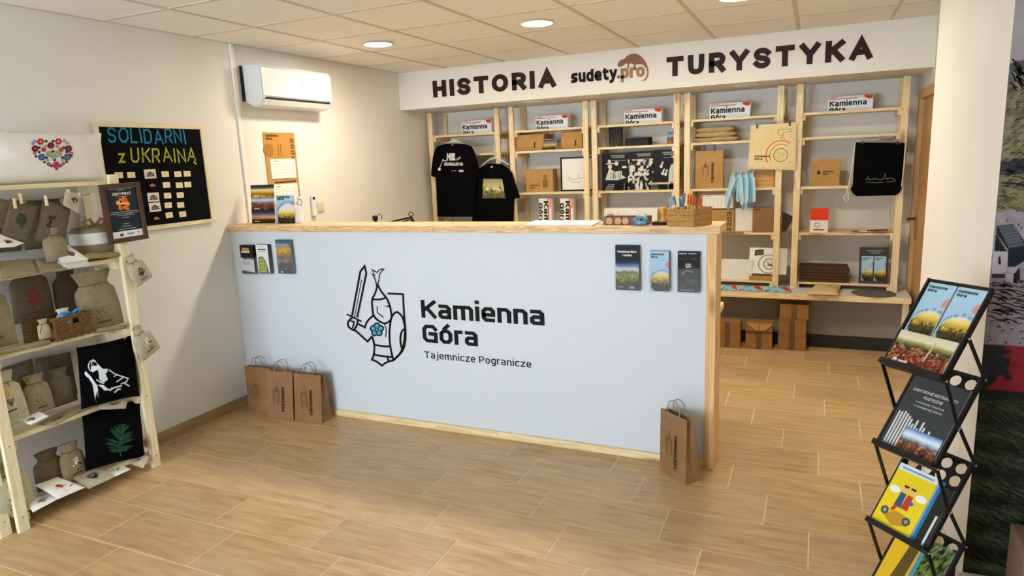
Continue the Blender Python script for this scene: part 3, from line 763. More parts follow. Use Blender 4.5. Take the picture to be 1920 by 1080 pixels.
def lm(name, c, **k): return mat(name, c, .9, noise=.16, nscale=35, bump=.5, bscale=420, **k)
M_linen = lm('natural_linen', '#93866a'); M_linen2 = lm('pale_linen', '#bdb49c'); M_linen3 = lm('grey_linen', '#6a604c'); M_whitec = mat('white_cotton', '#e8e6e0', .9, noise=.04, nscale=12, bump=.25, bscale=300)
M_jute = lm('brown_jute', '#a08a5e'); M_blackc = mat('black_cotton', '#070708', .95, bump=.2, bscale=350, spec=.08); M_cord = mat('brown_cord', '#6b5636', .9); M_cordw = mat('cream_cord', '#d8cdb0', .9)
INK = '#262521'

def soft(b, Q, th, nu=22, nv=22, p=2.6, wob=.0, seed=0, pinch=.06):
    """inflated cushion over the quad Q (u, v in 0..1): front and back sheet joined at the seam"""
    def sheet(sgn):
        def fn(u, v):
            a, c = 2 * u - 1, 2 * v - 1
            k = max(0, 1 - abs(a) ** p) ** .55 * max(0, 1 - abs(c) ** p) ** .55
            uu = u + pinch * a * -(1 - c * c) * .35 * abs(a) ** 3; vv = v + pinch * c * -(1 - a * a) * .35 * abs(c) ** 3
            w = (fbm(u * 5 + seed, v * 5 + seed * 3) - .5) * wob * k
            return Q(uu, vv, sgn * (th * k + .0006) + w)
        return fn
    b.grid(sheet(1), nu, nv)
    k = len(b.f); b.grid(sheet(-1), nu, nv)
    b.f[k:] = [f[::-1] for f in b.f[k:]]
    return b
def softsurf(Q, th, p=2.6, pinch=.06, wob=0, seed=0):
    """the front face of soft() for printing on it"""
    def G(u, v, n=0):
        a, c = 2 * u - 1, 2 * v - 1
        k = max(0, 1 - abs(a) ** p) ** .55 * max(0, 1 - abs(c) ** p) ** .55
        uu = u + pinch * a * -(1 - c * c) * .35 * abs(a) ** 3; vv = v + pinch * c * -(1 - a * a) * .35 * abs(c) ** 3
        return Q(uu, vv, th * k + .0006 + (fbm(u * 5 + seed, v * 5 + seed * 3) - .5) * wob * k + n)
    return G
def pxquad(pts, x):
    """four photo pixels (bl, br, tr, tl) on the plane x = const; x may be a list for a leaning sheet"""
    xx = x if isinstance(x, (list, tuple)) else [x] * 4
    return Quad(*[at(p[0], p[1], 0, q) for p, q in zip(pts, xx)])

# white cushion with a folk heart on the top shelf
Q = pxquad([(-75, 352), (200, 340), (190, 250), (-70, 240)], [.19, .19, .15, .15])
c = soft(MB(), Q, .075, 30, 22, 2.4, .02, 3).build('cushion', M_whitec, None, smooth=True, fix=True, label='white cushion with a flowered folk heart on the top left shelf', cat='cushion')
S = softsurf(Q, .075, 2.4, .06, .02, 3)
P = CM(); rs = random.Random(11)
SP = on_surface(S, .65, .5); Z3 = lambda x, y, n=0: SP(40 + x * .1038, 245 + y * .1038, n)
HD = [(345, 200, 62, '#a81e28', '#d98a8a'), (665, 195, 62, '#a81e28', '#d98a8a'), (530, 268, 64, '#6e1224', '#8c2c3c'), (245, 325, 64, '#3a1c3c', '#c0341e'), (850, 325, 64, '#3a1c3c', '#c0341e'), (400, 345, 44, '#b02a22', '#d0553a'), (715, 345, 44, '#b02a22', '#d0553a'),
      (365, 480, 68, '#1d63a8', '#b04a6a'), (825, 480, 68, '#1d63a8', '#b04a6a'), (240, 410, 34, '#b8476e', '#d98aa2'), (900, 408, 34, '#b8476e', '#d98aa2'), (240, 190, 30, '#6f8cb0', '#93a8c4'), (205, 232, 30, '#757cb8', '#9a9fd0'), (775, 185, 28, '#6f9098', '#93a8c4'), (825, 230, 28, '#6f8cb0', '#93a8c4'),
      (500, 422, 62, '#93ab86', '#b5a85a'), (665, 422, 62, '#93ab86', '#b5a85a'), (585, 475, 52, '#84a08a', '#a9bda6'), (625, 620, 70, '#c83a62', '#8a2a5a'), (490, 605, 38, '#7d3a4c', '#b0808c'), (750, 600, 34, '#8a3450', '#c890a0'), (470, 535, 28, '#7fa0a8', '#a5bcc2'), (740, 530, 28, '#7fa0a8', '#a5bcc2'), (425, 285, 30, '#c07a80', '#d09a9c'), (645, 285, 30, '#c07a80', '#d09a9c')]
for x, y in ((415, 570), (815, 565), (445, 190), (570, 190), (320, 305), (765, 305), (820, 385), (320, 385), (635, 690), (265, 465), (900, 455), (570, 375), (600, 530), (540, 640), (705, 640), (450, 490), (740, 485)):
    P.disc(x, y, 24, Z3, .0012, '#25302c' if y != 690 else '#7a1c34', 7, 30)
for i, (x, y, r_, c1, c2) in enumerate(HD):
    P.poly([(x + r_ * (1 + .12 * math.cos(6 * a)) * math.cos(a), y + r_ * (.92 + .1 * math.cos(6 * a)) * math.sin(a)) for a in [k_ * 2 * math.pi / 18 for k_ in range(18)]], Z3, .0016 + .00003 * i, c1)
    P.disc(x, y, r_ * .45, Z3, .0026, c2, 10)
P.done('heart_print', c)

# certificate in a brown frame hung on the shelf post
o0 = at(203, 459, 0, .292); u0 = at(276, 447, 0, .292) - o0; v0 = at(181, 347, 0, .292) - o0
F = Frame(o0, u0, v0); w, h = u0.length, v0.length
T = thing('certificate_frame', 'brown framed certificate hung on the far post of the left shelf', 'certificate', o0)
M_frame = mat('dark_brown_frame', '#4a2a1c', .35)
f_ = .026
for a in ((0, 0, w, f_), (0, h - f_, w, h), (0, f_, f_, h - f_), (w - f_, f_, w, h - f_)): MB().fbox(F, a[0], a[1], 0, a[2], a[3], .016).build('frame_rail', M_frame, T, bevel=.002)
MB().fbox(F, .01, .01, .001, w - .01, h - .01, .008).build('backing', M_black, T)
P = CM(); n = .0085
P.poly([(f_, f_), (w - f_, f_), (w - f_, h - f_), (f_, h - f_)], F, n, '#18262e')
P.poly([(f_, f_), (w - f_, f_), (w - f_, f_ + .034), (f_, f_ + .034)], F, n + .0003, '#e8e6e2')
P.txt('CERTYFIKAT', F, w * .28, h * .80, .014, '#f2f2f0', w * .46, .2, .2, n + .0006)
for y, a, b_ in ((.91, .2, .8), (.885, .42, .58), (.775, .36, .64), (.52, .16, .88), (.49, .14, .9), (.46, .3, .74), (.42, .42, .6), (.31, .42, .58), (.27, .38, .62), (.225, .3, .72)):
    P.stroke([(w * a, h * y), (w * b_, h * y)], .0022, F, n + .0006, '#b9c2c6')
for i in range(26):
    a = rs.uniform(0, 6.28); r = rs.uniform(0, 1) ** .5
    P.disc(w * .5 + .036 * r * math.cos(a), h * .65 + .036 * r * math.sin(a), rs.uniform(.006, .013), F, n + .0006 + i * .00002, rs.choice(['#e8641c', '#f08a1e', '#d43a1c', '#f5a92c']))
P.stroke([(w * .42, h * .655), (w * .6, h * .655)], .006, F, n + .0015, '#f0e2d2')
P.poly([(w * .3, f_ + .008), (w * .38, f_ + .008), (w * .38, f_ + .022), (w * .3, f_ + .022)], F, n + .0008, '#25336b')
P.stroke([(w * .48, f_ + .017), (w * .66, f_ + .017)], .009, F, n + .0008, '#45a5b8'); P.disc(w * .77, f_ + .019, .006, F, n + .0008, '#8a7440')
P.done('print', T)

# ------------------------------------------------------------------ drawstring pouches
def pouch(label, px, py, w, h, x, m, lean=0, motif=None, t=.03, neck=.5, group='linen drawstring pouches', cord=None, name='drawstring_pouch', loc=None, tilt=0, yaw=0):
    """px, py: photo pixel of the middle of the bottom seam; x: plane of that point; sizes in metres"""
    o = loc if loc is not None else at(px, py, 0, x)
    T = thing(name, label, 'pouch', o, group)
    U = Vector((math.sin(yaw), math.cos(yaw), tilt)).normalized(); V = Vector((-lean, -tilt, 1)).normalized()
    F = Frame(o, U, V)
    def prof(v):
        if v < .66: return 1 - .1 * (v / .66) ** 2 + .0 * v, max(.12, math.sin(min(1, v / .5 + .04) * math.pi / 2) * (1 - .25 * (v / .66) ** 3))
        if v < .80: k = (v - .66) / .14; k = k * k * (3 - 2 * k); return .9 + (neck - .9) * k, .75 + (neck * .9 - .75) * k
        k = (v - .80) / .20; return neck + (neck * .38) * k ** .8, (neck * .9) * (1 + .2 * k)
    def pt(a, v, n=0):
        A, B = prof(v); ca, sa = math.cos(a), math.sin(a)
        rr = 1 + (.09 * math.sin(a * 9) * max(0, (v - .6) / .4) if v > .6 else 0)
        ex = math.copysign(abs(ca) ** .75, ca)
        return F(w / 2 * A * ex * rr, h * v, t * B * sa * rr + n + t)
    NU, NV = 36, 22
    b = MB().grid(lambda u, v: pt(u * 2 * math.pi, v), NU, NV, wrap=True)
    b.f.append(tuple(range(NU - 1, -1, -1)))
    b.build('bag', m, T, smooth=True)
    c = MB().tube([pt(a * math.pi / 12, .775, .0) + F.n * 0 + (pt(a * math.pi / 12, .775) - F(0, h * .775, t)) * .06 for a in range(24)], .0022, 6, closed=True)
    g = pt(math.pi / 2, .775)
    for sg in (-1, 1): c.tube([g, g + F.u * .012 * sg + F.n * .006, g + F.u * .02 * sg - F.v * .02 + F.n * .004, g + F.u * .026 * sg - F.v * .045], .0018, 5)
    c.build('drawstring', cord or M_cord, T, smooth=True)
    if motif:
        P = CM()
        def S(u, v, n=0):      # u -1..1 across, v 0..1 up
            uu = max(-.98, min(.98, u)); a = math.acos(math.copysign(abs(uu) ** (1 / .75), uu)); q = pt(a, v); return q + F.n * (n + .0012)
        motif(P, S); P.done('print', T)
    return T
def m_plant(c1=INK, cap=True, fl=None):
    def f(P, S):
        r = random.Random(4)
        for i in range(7):
            a = math.radians(20 + i * 24); P.stroke([(0, .3), (.3 * math.cos(a), .3 + .2 * math.sin(a))], .05, S, 0, c1)
            P.disc(.34 * math.cos(a), .3 + .22 * math.sin(a), .03, S, .0002, fl or c1, 8, .07)
        P.stroke([(-.12, .2), (.1, .34)], .04, S, 0, c1)
        if cap: P.stroke([(-.36, .13), (.42, .15)], .03, S, 0, c1)
    return f
def m_sketch(c='#57503f', cap=True):
    def f(P, S):
        r = random.Random(9)
        for i in range(16):
            u, v = r.uniform(-.4, .4), r.uniform(.2, .52); P.stroke([(u, v), (u + r.uniform(-.2, .2), v + r.uniform(-.06, .06))], .012, S, 0, c)
        if cap: P.stroke([(-.35, .14), (.35, .14)], .03, S, 0, c)
    return f
def m_flowers(P, S):
    for u, v in ((-.3, .62), (-.05, .6), (-.28, .5), (.0, .52), (-.14, .57)): P.disc(u, v, .03, S, .0003, '#d9a21c', 8, .09); P.disc(u, v, .012, S, .0005, '#c07810', 6, .03)
    for i in range(6): P.stroke([(.05, .3), (-.2 + i * .09, .45)], .03, S, 0, '#3c4a33')
    P.stroke([(-.5, .2), (.3, .22)], .03, S, 0, INK)
def m_white(P, S):
    r = random.Random(2)
    for i in range(14): P.disc(r.uniform(-.28, .2), r.uniform(.4, .58), .022, S, .0003, '#e9e8e2', 7, .06)
    for i in range(8): P.disc(r.uniform(-.1, .4), r.uniform(.26, .44), .02, S, .0001, INK, 7, .06)
    P.stroke([(-.36, .16), (.42, .2)], .035, S, 0, INK)

# two pouches hanging on the far post
for lab, tx, ty, mo in (('small linen pouch with a dark sprig hanging on the upper shelf post', 236, 483, m_plant()), ('small linen pouch with a white flower hanging on the lower shelf post', 249, 617, m_white)):
    top = at(tx, ty, 0, XS + .006); w, h = (.115, .17) if ty < 600 else (.13, .19)
    o = top + Vector((.0, .075, -h * .86))
    T = pouch(lab, 0, 0, w, h, 0, M_linen2, lean=0, motif=mo, t=.022, neck=.32, loc=o, tilt=.0, group='hanging linen pouches')
    # swing the bag about its neck
    T.rotation_euler = (math.radians(24 if ty < 600 else 22), 0, 0)
    MB().tube([o + Vector((.02, -.03, h * .98)), top + Vector((.0, .0, .0)), top + Vector((-.004, -.002, .012))], .0016, 5).build('loop', M_cordw, T)

# third shelf (z .858): big pouch, basket, bags behind
pouch('large linen pouch with an oval print beside the woven basket', 184, 619, .24, .32, .17, M_linen, lean=.12, motif=m_sketch(), t=.05, neck=.6)
pouch('tall linen pouch at the left end of the basket shelf', -22, 655, .22, .34, .2, M_linen, lean=.1, motif=m_sketch(cap=True), t=.045)
pouch('grey linen pouch with a red flower standing behind the woven basket', 60, 600, .2, .3, .055, M_linen3, lean=.02, motif=m_plant('#8c2f24'), t=.03)
pouch('dark linen pouch standing behind the basket at its far side', 130, 594, .16, .29, .052, M_linen3, lean=.02, motif=m_sketch(), t=.028)
# fourth shelf (z .458)
pouch('pale pouch with yellow flowers at the left of the wolf cushion shelf', 16, 790, .16, .24, .235, M_linen2, lean=.15, motif=m_flowers, t=.03)
pouch('linen pouch with a round tree print left of the wolf cushion', 72, 772, .13, .19, .2, M_linen, lean=.12, motif=m_sketch(INK), t=.03)
pouch('dim grey pouch directly beside the wolf cushion', 115, 757, .13, .19, .16, M_linen3, lean=.08, motif=m_sketch(), t=.035)
# lowest shelf (z .098)
pouch('linen pouch with a white flower beside the black leaf bag', 137, 898, .13, .2, .19, M_linen, lean=.12, motif=m_white, t=.032)
pouch('dark brown pouch tied with a bow on the lowest shelf', 92, 910, .16, .19, .13, lm('dark_linen', '#6b6048'), lean=.1, t=.04)
pouch('tall pouch behind the near post on the lowest shelf', 22, 962, .18, .26, .2, M_linen2, lean=.1, motif=m_sketch(), t=.04)
# second shelf (z 1.222)
pouch('linen pouch with a blue label in front of the white banded box', 102, 492, .115, .17, .22, M_linen, lean=.12, motif=lambda P, S: P.poly([(.1, .1), (.75, .1), (.75, .3), (.1, .3)], S, 0, '#232848'), t=.035)

def flat_bag(label, pts, x, m, motif=None, th=.012, group='flat linen bags on the left shelf', name='linen_bag', cat='bag', wob=.01, seed=1):
    Q = pxquad(pts, x); o = soft(MB(), Q, th, 16, 16, 5, wob, seed, .02).build(name, m, None, smooth=True, fix=True, label=label, cat=cat, group=group)
    if motif: P = CM(); motif(P, softsurf(Q, th, 5, .02, wob, seed)); P.done('print', o)
    return o
def q_leaf(c, r=.2):
    def f(P, S):
        rr = random.Random(6)
        for i in range(34):
            a = rr.uniform(0, 6.28); q = rr.uniform(0, r); P.disc(.5 + q * math.cos(a), .5 + q * math.sin(a) * .9, .045, S, .001 + i * .00003, c, 7)
    return f
def q_sprig(c=INK, u0=.55, v0=.55):
    def f(P, S):
        for i in range(8):
            a = math.radians(15 + i * 22); P.stroke([(u0, v0 - .15), (u0 + .2 * math.cos(a), v0 + .2 * math.sin(a))], .04, S, .001, c)
    return f
def q_dots(P, S):
    for u, v in ((.3, .6), (.42, .62), (.35, .5), (.38, .38), (.3, .42)): P.disc(u, v, .06, S, .001, '#3a2a22', 8)
bk = 'linen bags at the back of the left shelf'
flat_bag('brown linen bag hanging at the back behind the leaf bag', [(-30, 478), (40, 470), (44, 380), (-22, 382)], .06, M_linen3, None, .02, bk, seed=21)
flat_bag('dim linen bag at the back between the pegged bags', [(48, 470), (118, 462), (112, 372), (50, 376)], .06, M_linen3, q_dots, .02, bk, seed=22)
flat_bag('dark linen bag at the back behind the tree print pouch', [(78, 760), (146, 738), (132, 660), (66, 672)], .06, M_linen3, q_sprig('#4a4436'), .018, bk, seed=24)
flat_bag('brown linen bag at the back left of the wolf cushion shelf', [(8, 775), (70, 760), (60, 672), (2, 690)], .055, M_linen3, q_sprig('#4a4436'), .018, bk, seed=25)
# clothes line under the top shelf with bags pegged on it
ln = MB(); a, b = at(-30, 377, 0, .26), at(168, 364, 0, .26)
ln.tube([a.lerp(b, i / 12) + Vector((0, 0, -.012 * math.sin(i / 12 * math.pi))) for i in range(13)], .002, 6)
ln.build('clothes_line', M_cord, None, smooth=True, label='thin brown cord strung under the top shelf with bags pegged on', cat='cord')
flat_bag('large linen bag with a green leaf print pegged to the cord', [(2, 438), (50, 456), (72, 388), (20, 372)], .245, M_linen3, q_leaf('#2f3b2c'), .014, 'bags pegged to the cord', seed=2)
flat_bag('large grey linen bag with dark dots pegged to the cord', [(62, 448), (118, 472), (134, 384), (80, 374)], .235, M_linen3, q_dots, .016, 'bags pegged to the cord', seed=4)
flat_bag('small pale bag with a dark sprig pegged at the right of the cord', [(117, 384), (148, 401), (155, 366), (122, 357)], .262, M_linen2, q_sprig(), .008, 'bags pegged to the cord', seed=6)
flat_bag('brown linen bag in the shade behind the pegged bags', [(-10, 420), (20, 440), (45, 380), (0, 372)], .18, M_linen, None, .012, 'bags pegged to the cord', seed=8)
flat_bag('white tag bag with a dark sprig at the left picture edge', [(-12, 466), (28, 463), (46, 456), (-2, 438)], [.26, .27, .25, .24], M_whitec, q_sprig(u0=.45), .006, seed=9)
for i, (px_, py_) in enumerate(((27, 379), (38, 370), (86, 374), (128, 362), (148, 368))):
    p = at(px_, py_, 0, .262); MB().box((p.x - .004, p.y - .005, p.z - .03), (p.x + .006, p.y + .005, p.z + .018)).build('clothes_peg', pine_z, None, label=f'small wooden clothes peg on the cord, {["first", "second", "third", "fourth", "fifth"][i]} from the left', cat='peg', group='clothes pegs')
# white banded box tied with a linen bow
ctr = at(178, 466, 0, .17); zb = 1.222
T = thing('gift_box', 'round linen box with a white band and a linen bow', 'box', (ctr.x, ctr.y, zb))
MB().lathe([(.07, 0), (.095, .02), (.1, .06), (.1, .15), (.085, .17), (.03, .178)], (.155, ctr.y, zb), 28).build('box_body', M_linen, T, smooth=True)
MB().lathe([(.1005, .085), (.1035, .088), (.1035, .142), (.1005, .145)], (.155, ctr.y, zb), 32).build('band', M_whitec, T, smooth=True)
bw = MB()
for s_ in (-1, 1): bw.tube([(.2, ctr.y, zb + .175), (.21, ctr.y + s_ * .03, zb + .215), (.2, ctr.y + s_ * .06, zb + .205), (.2, ctr.y + s_ * .045, zb + .18), (.2, ctr.y, zb + .175)], .009, 8)
bw.build('bow', M_jute, T, smooth=True)
# folded cloths and cards lying on the shelves
def stack(label, pts, x4, n, th, m, motif=None, name='folded_cloth', cat='cloth', group='folded linen on the left shelf'):
    T = thing(name, label, cat, at(pts[0][0], pts[0][1], 0, x4[0]), group); rs = random.Random(n)
    for i in range(n):
        Q = pxquad([(p[0] + rs.uniform(-2, 2), p[1] + rs.uniform(-1, 1) + (n - 1 - i) * th * 560) for p in pts], x4)
        soft(MB(), Q, th * .55, 8, 8, 8, .004, i, .0).build('layer', m, T, smooth=True, fix=True)
        if i == n - 1 and motif: P = CM(); motif(P, softsurf(Q, th * .55, 8, 0, .004, i)); P.done('print', T)
    return T
stack('stack of white napkins with a grey sprig print on the shelf edge', [(118, 493), (167, 486), (128, 458), (97, 468)], [.295, .292, .22, .22], 5, .005, M_whitec, q_sprig('#6b6862', .6, .45))
flat_bag('round folded linen bags overhanging the shelf edge at left', [(2, 524), (72, 512), (60, 485), (-5, 490)], [.3, .3, .2, .2], M_linen, None, .012, 'folded linen on the left shelf', seed=3)
flat_bag('folded linen bag with a grey print overhanging the shelf edge, middle', [(72, 514), (128, 506), (112, 484), (60, 486)], [.3, .3, .2, .2], M_linen, None, .012, 'folded linen on the left shelf', seed=5)
flat_bag('jute cloth lying at the far end of the pegged bag shelf', [(160, 484), (226, 480), (222, 474), (156, 478)], [.285, .285, .262, .262], M_jute, None, .012, 'folded linen on the left shelf', seed=7)
def roll(label, a, b, r, m):
    A = at(a[0], a[1], 0, .262); B = at(b[0], b[1], 0, .262)
    MB().tube([A.lerp(B, i / 8) for i in range(9)], [r * (1 + .08 * math.sin(i * 2.1)) for i in range(9)], 12).build('linen_roll', m, None, smooth=True, label=label, cat='cloth', group='rolled linen on the shelf edge')
roll('rolled linen runner lying in front of the basket', (-20, 664), (92, 641), .014, M_linen); roll('short rolled linen runner at the far end of the basket shelf', (178, 621), (236, 612), .012, M_linen)
flat_bag('white linen card pouch lying on the edge below the yellow flowers', [(58, 797), (92, 780), (66, 768), (30, 788)], [.3, .3, .2, .2], M_whitec, q_sprig('#55544c', .3, .3), .006, 'flat pouches on the shelf edges', seed=11)
flat_bag('grey linen card pouch lying in the middle of the wolf cushion shelf', [(104, 797), (150, 771), (120, 772), (70, 795)], [.3, .3, .2, .2], M_linen, q_sprig('#4a463a', .4, .4), .006, 'flat pouches on the shelf edges', seed=12)
flat_bag('pale linen card pouch lying below the wolf cushion', [(184, 768), (236, 766), (240, 748), (180, 758)], [.305, .3, .26, .26], M_linen2, q_sprig('#4a463a'), .006, 'flat pouches on the shelf edges', seed=13)
def q_red(P, S):
    for i in range(6): P.disc(.5 + .06 * math.cos(i), .5 + .06 * math.sin(i), .06, S, .001 + i * .0001, '#c2331f', 8)
    P.stroke([(.3, .42), (.5, .48), (.72, .46)], .03, S, .0009, '#6d7a3c'); P.stroke([(.7, .3), (.9, .36)], .03, S, .0009, INK)
low = 'flat pouches on the lowest shelf'
flat_bag('white card pouch lying by the near post on the lowest shelf', [(62, 961), (116, 932), (92, 922), (46, 940)], [.32, .32, .2, .2], M_whitec, q_sprig('#6f6f68', .5, .4), .006, low, seed=14)
flat_bag('white card pouch with a red poppy on the lowest shelf', [(110, 936), (160, 914), (108, 894), (64, 910)], [.32, .32, .2, .2], M_whitec, q_red, .007, low, seed=15)
flat_bag('pale card pouch with a black sprig on the lowest shelf', [(166, 917), (218, 893), (178, 874), (128, 892)], [.32, .32, .2, .2], M_linen2, q_sprig(INK, .5, .45), .007, low, seed=16)
flat_bag('white card pouch with a grey print below the black leaf bag', [(212, 896), (246, 880), (226, 870), (184, 885)], [.32, .32, .2, .2], M_whitec, q_sprig('#5d5d55'), .006, low, seed=17)
flat_bag('white card pouch with a red flower at the far end of the lowest shelf', [(268, 878), (280, 856), (262, 850), (232, 866)], [.32, .31, .22, .22], M_linen2, q_red, .006, low, seed=18)

# black cushion with a howling wolf
Q = pxquad([(152, 768), (262, 742), (248, 628), (143, 652)], [.275, .275, .22, .22])
c = soft(MB(), Q, .06, 24, 24, 2.4, .015, 5).build('cushion', M_blackc, None, smooth=True, fix=True, label='black cushion with a white howling wolf on the left shelf', cat='cushion')
Bq = lambda zx, zy: ((zx * .2593 - 148) / 108.0 + .02 * (zy / 1080 - .8), (762 - 16 * (zx * .2593 - 148) / 108.0 - (480 + zy * .2593)) / 116.0)
S = softsurf(Q, .06, 2.4, .06, .015, 5)
P = CM()
SP = on_surface(S); Zw = lambda x, y, n=0: SP(140 + x * .18325, 620 + y * .18325, n)
for k_, pts in enumerate(([(165, 330), (185, 302), (215, 320), (262, 368), (235, 400), (190, 420), (165, 400)], [(235, 400), (262, 368), (300, 405), (320, 455), (280, 470), (245, 450)], [(245, 450), (280, 470), (320, 455), (338, 500), (300, 530), (268, 522), (250, 495)], [(285, 392), (335, 390), (332, 425), (308, 440), (298, 410)],
      [(98, 440), (110, 412), (132, 440), (165, 470), (140, 485), (112, 465)], [(140, 485), (165, 470), (205, 530), (180, 545)], [(180, 545), (205, 530), (228, 555), (236, 600), (190, 600)], [(190, 600), (236, 600), (240, 660), (218, 735), (204, 690)], [(232, 552), (290, 555), (330, 588), (300, 612), (282, 588)], [(300, 612), (330, 588), (360, 600), (385, 568), (372, 600), (340, 612)])):
    P.poly(pts, Zw, .0016, '#cfdbe3')
P.poly([(172, 322), (198, 314), (202, 340), (180, 350)], Zw, .0024, '#0a0a0c')
for pts, w_ in (([(190, 425), (150, 402), (136, 362), (150, 322), (185, 298), (212, 312)], 10), ([(345, 398), (400, 438), (465, 463), (500, 474), (545, 490), (526, 525), (470, 545)], 12), ([(425, 526), (470, 495), (500, 474)], 12), ([(510, 540), (560, 568)], 14), ([(355, 615), (400, 584), (480, 563)], 16), ([(405, 635), (440, 600), (470, 598)], 16), ([(220, 500), (262, 530), (300, 540)], 12), ([(395, 470), (430, 455)], 8)):
    P.stroke(pts, w_, Zw, .0018, '#cfdbe3')
P.done('wolf_print', c)
# black bag with a green leaf
Q = pxquad([(160, 884), (272, 856), (262, 748), (152, 772)], [.265, .265, .22, .22])
c = soft(MB(), Q, .045, 24, 24, 3.0, .02, 8).build('cushion', M_blackc, None, smooth=True, fix=True, label='black cushion with a green leaf print on the lowest left shelf', cat='cushion')
S = softsurf(Q, .045, 3.0, .06, .02, 8); P = CM()
SP = on_surface(S); Zl = lambda x, y, n=0: SP(140 + x * .183, 740 + y * .183, n)
rs = random.Random(3); rib = [(470, 630), (455, 560), (465, 470), (485, 380), (500, 300)]
def ribp(t):
    i = min(int(t * 4), 3); f = t * 4 - i; return (rib[i][0] * (1 - f) + rib[i + 1][0] * f, rib[i][1] * (1 - f) + rib[i + 1][1] * f)
for i in range(13):
    t = .18 + i * .062; x, y = ribp(t); L_ = 150 * math.sin(math.pi * (.25 + .72 * (i / 12))) ** .9 + 12
    for s_ in (-1, 1):
        a = math.radians(rs.uniform(-4, 30) + i * 3.2); tx, ty = x + s_ * L_ * math.cos(a), y - L_ * math.sin(a); mx_, my_ = (x + tx) / 2, (y + ty) / 2
        P.poly([(x, y + 8), (mx_, my_ + 16 * (1 if s_ > 0 else 1)), (tx, ty), (mx_, my_ - 14), (x, y - 10)], Zl, .0016 + .00004 * i, '#0b3b28' if i % 2 else '#0e4630')
P.stroke(rib, 12, Zl, .0026, '#1c5a40')
P.done('leaf_print', c)
pouch('dark pouch squeezed between the wolf cushion and the post', 258, 752, .06, .1, .2, M_blackc, t=.02, cord=M_cordw)

# woven basket with a cut-out handle
A = at(108, 644, 0, .272); Bx = at(176, 630, 0, .272); wbk = (Bx - A).length; zb = .858; hb = .115; dep = .155
A.z = zb; U = Vector((0, 1, 0)); D = Vector((-.9, -.43, 0)).normalized()
T = thing('woven_basket', 'brown woven rectangular basket with a cut-out handle', 'basket', A)
M_wick = mat('woven_seagrass', '#6e5028', .8, noise=.35, nscale=60, bump=.4, bscale=200); dark = mat('basket_inside', '#3b2c18', .9)
C4 = [A, A + U * wbk, A + U * wbk + D * dep, A + D * dep]
def rim(z, ph, skip=False):
    pts = []
    for i in range(4):
        a, b = C4[i], C4[(i + 1) % 4]; n = max(8, int((b - a).length / .012))
        out = (a + b) / 2 - (C4[0] + C4[2]) / 2; out.z = 0; out.normalize()
        for k in range(n): pts.append(a.lerp(b, k / n) + out * (.003 * math.sin(k * math.pi + ph)) + Vector((0, 0, z - zb + .002 * math.sin(k * 2.3 + ph))))
    return pts
b = MB()
for r_ in range(12):
    z = zb + .006 + r_ * .0098
    pts = rim(z, math.pi * (r_ % 2))
    if 7 <= r_ <= 9:   # gap for the handle hole in the front wall
        n = max(8, int(wbk / .012)); g0, g1 = int(n * .36), int(n * .72)
        b.tube(pts[g1:] + pts[:g0 + 1] if False else pts[g1:], .0058, 6); b.tube(pts[:g0 + 1], .0058, 6)
    else: b.tube(pts, .0058, 6, closed=True)
b.build('weave', M_wick, T, smooth=True)
for c in C4: MB().tube([c + Vector((0, 0, .002)), c + Vector((0, 0, hb + .004))], .006, 6).build('corner_stake', M_wick, T, smooth=True)
MB().box((min(c.x for c in C4) + .03, A.y - .01, zb + .001), (A.x - .012, A.y + wbk - .03, zb + .004)).build('bottom', dark, T)
# things in the basket
ci = (C4[0] + C4[2]) / 2
pouch('small white pouch with a blue bow lying in the basket', 0, 0, .085, .12, 0, M_whitec, t=.02, cord=mat('blue_ribbon', '#2f8fd0', .5), loc=ci + Vector((.0, .02, .03)), group='pouches in the basket', motif=m_sketch())
pouch('small cream pouch standing at the left in the basket', 0, 0, .06, .1, 0, M_linen2, t=.02, loc=ci + Vector((.03, -.1, .025)), group='pouches in the basket')
P0 = ci + Vector((.05, .04, .115)); rb = MB()
for s in (-1, 1): rb.tube([P0, P0 + Vector((.01, .02 * s, .02)), P0 + Vector((.0, .045 * s, .018)), P0 + Vector((.005, .04 * s, -.004)), P0], .008, 8)
rb.tube([P0, P0 + Vector((.02, -.03, -.02))], .006, 6); rb.build('ribbon_bow', mat('blue_ribbon', '#2f8fd0', .5), None, smooth=True, label='bright blue ribbon bow on top of the basket contents', cat='ribbon')
# ================================================================== GOODS ON THE BACK SHELVES
M_kraft = mat('kraft_paper', '#b88d4f', .75, noise=.1, nscale=14, bump=.15, bscale=60); M_kraftd = mat('brown_kraft_paper', '#8f6a45', .75, noise=.12, nscale=12, bump=.15, bscale=60)
M_card2 = mat('cardboard', '#94693a', .8, noise=.12, nscale=10); M_paper = mat('white_paper', '#eceae4', .6); M_dark = mat('dark_print', '#121011', .7, spec=.2)
M_steel = mat('chrome', '#c8c8c8', .2, 1); M_plast = mat('clear_white_plastic', '#e8e6df', .3)

def fr(px0, px1, pyt, zb, Y):
    """front rectangle at depth Y from photo columns px0..px1, top row pyt and shelf height zb -> frame, w, h"""
    pm = pyt + 20
    a = at(px0, pm, 1, Y); b = at(px1, pm, 1, Y); t = at((px0 + px1) / 2, pyt, 1, Y)
    return Frame((a.x, Y, zb), (1, 0, 0), (0, 0, 1)), b.x - a.x, t.z - zb
def carton(name, label, cat, px0, px1, pyt, zb, Y, d, m, group=None, bevel=.002):
    F, w, h = fr(px0, px1, pyt, zb, Y)
    o = MB().fbox(F, 0, 0, -d, w, h, 0).build(name, m, None, bevel=bevel, label=label, cat=cat, group=group)
    return o, F, w, h

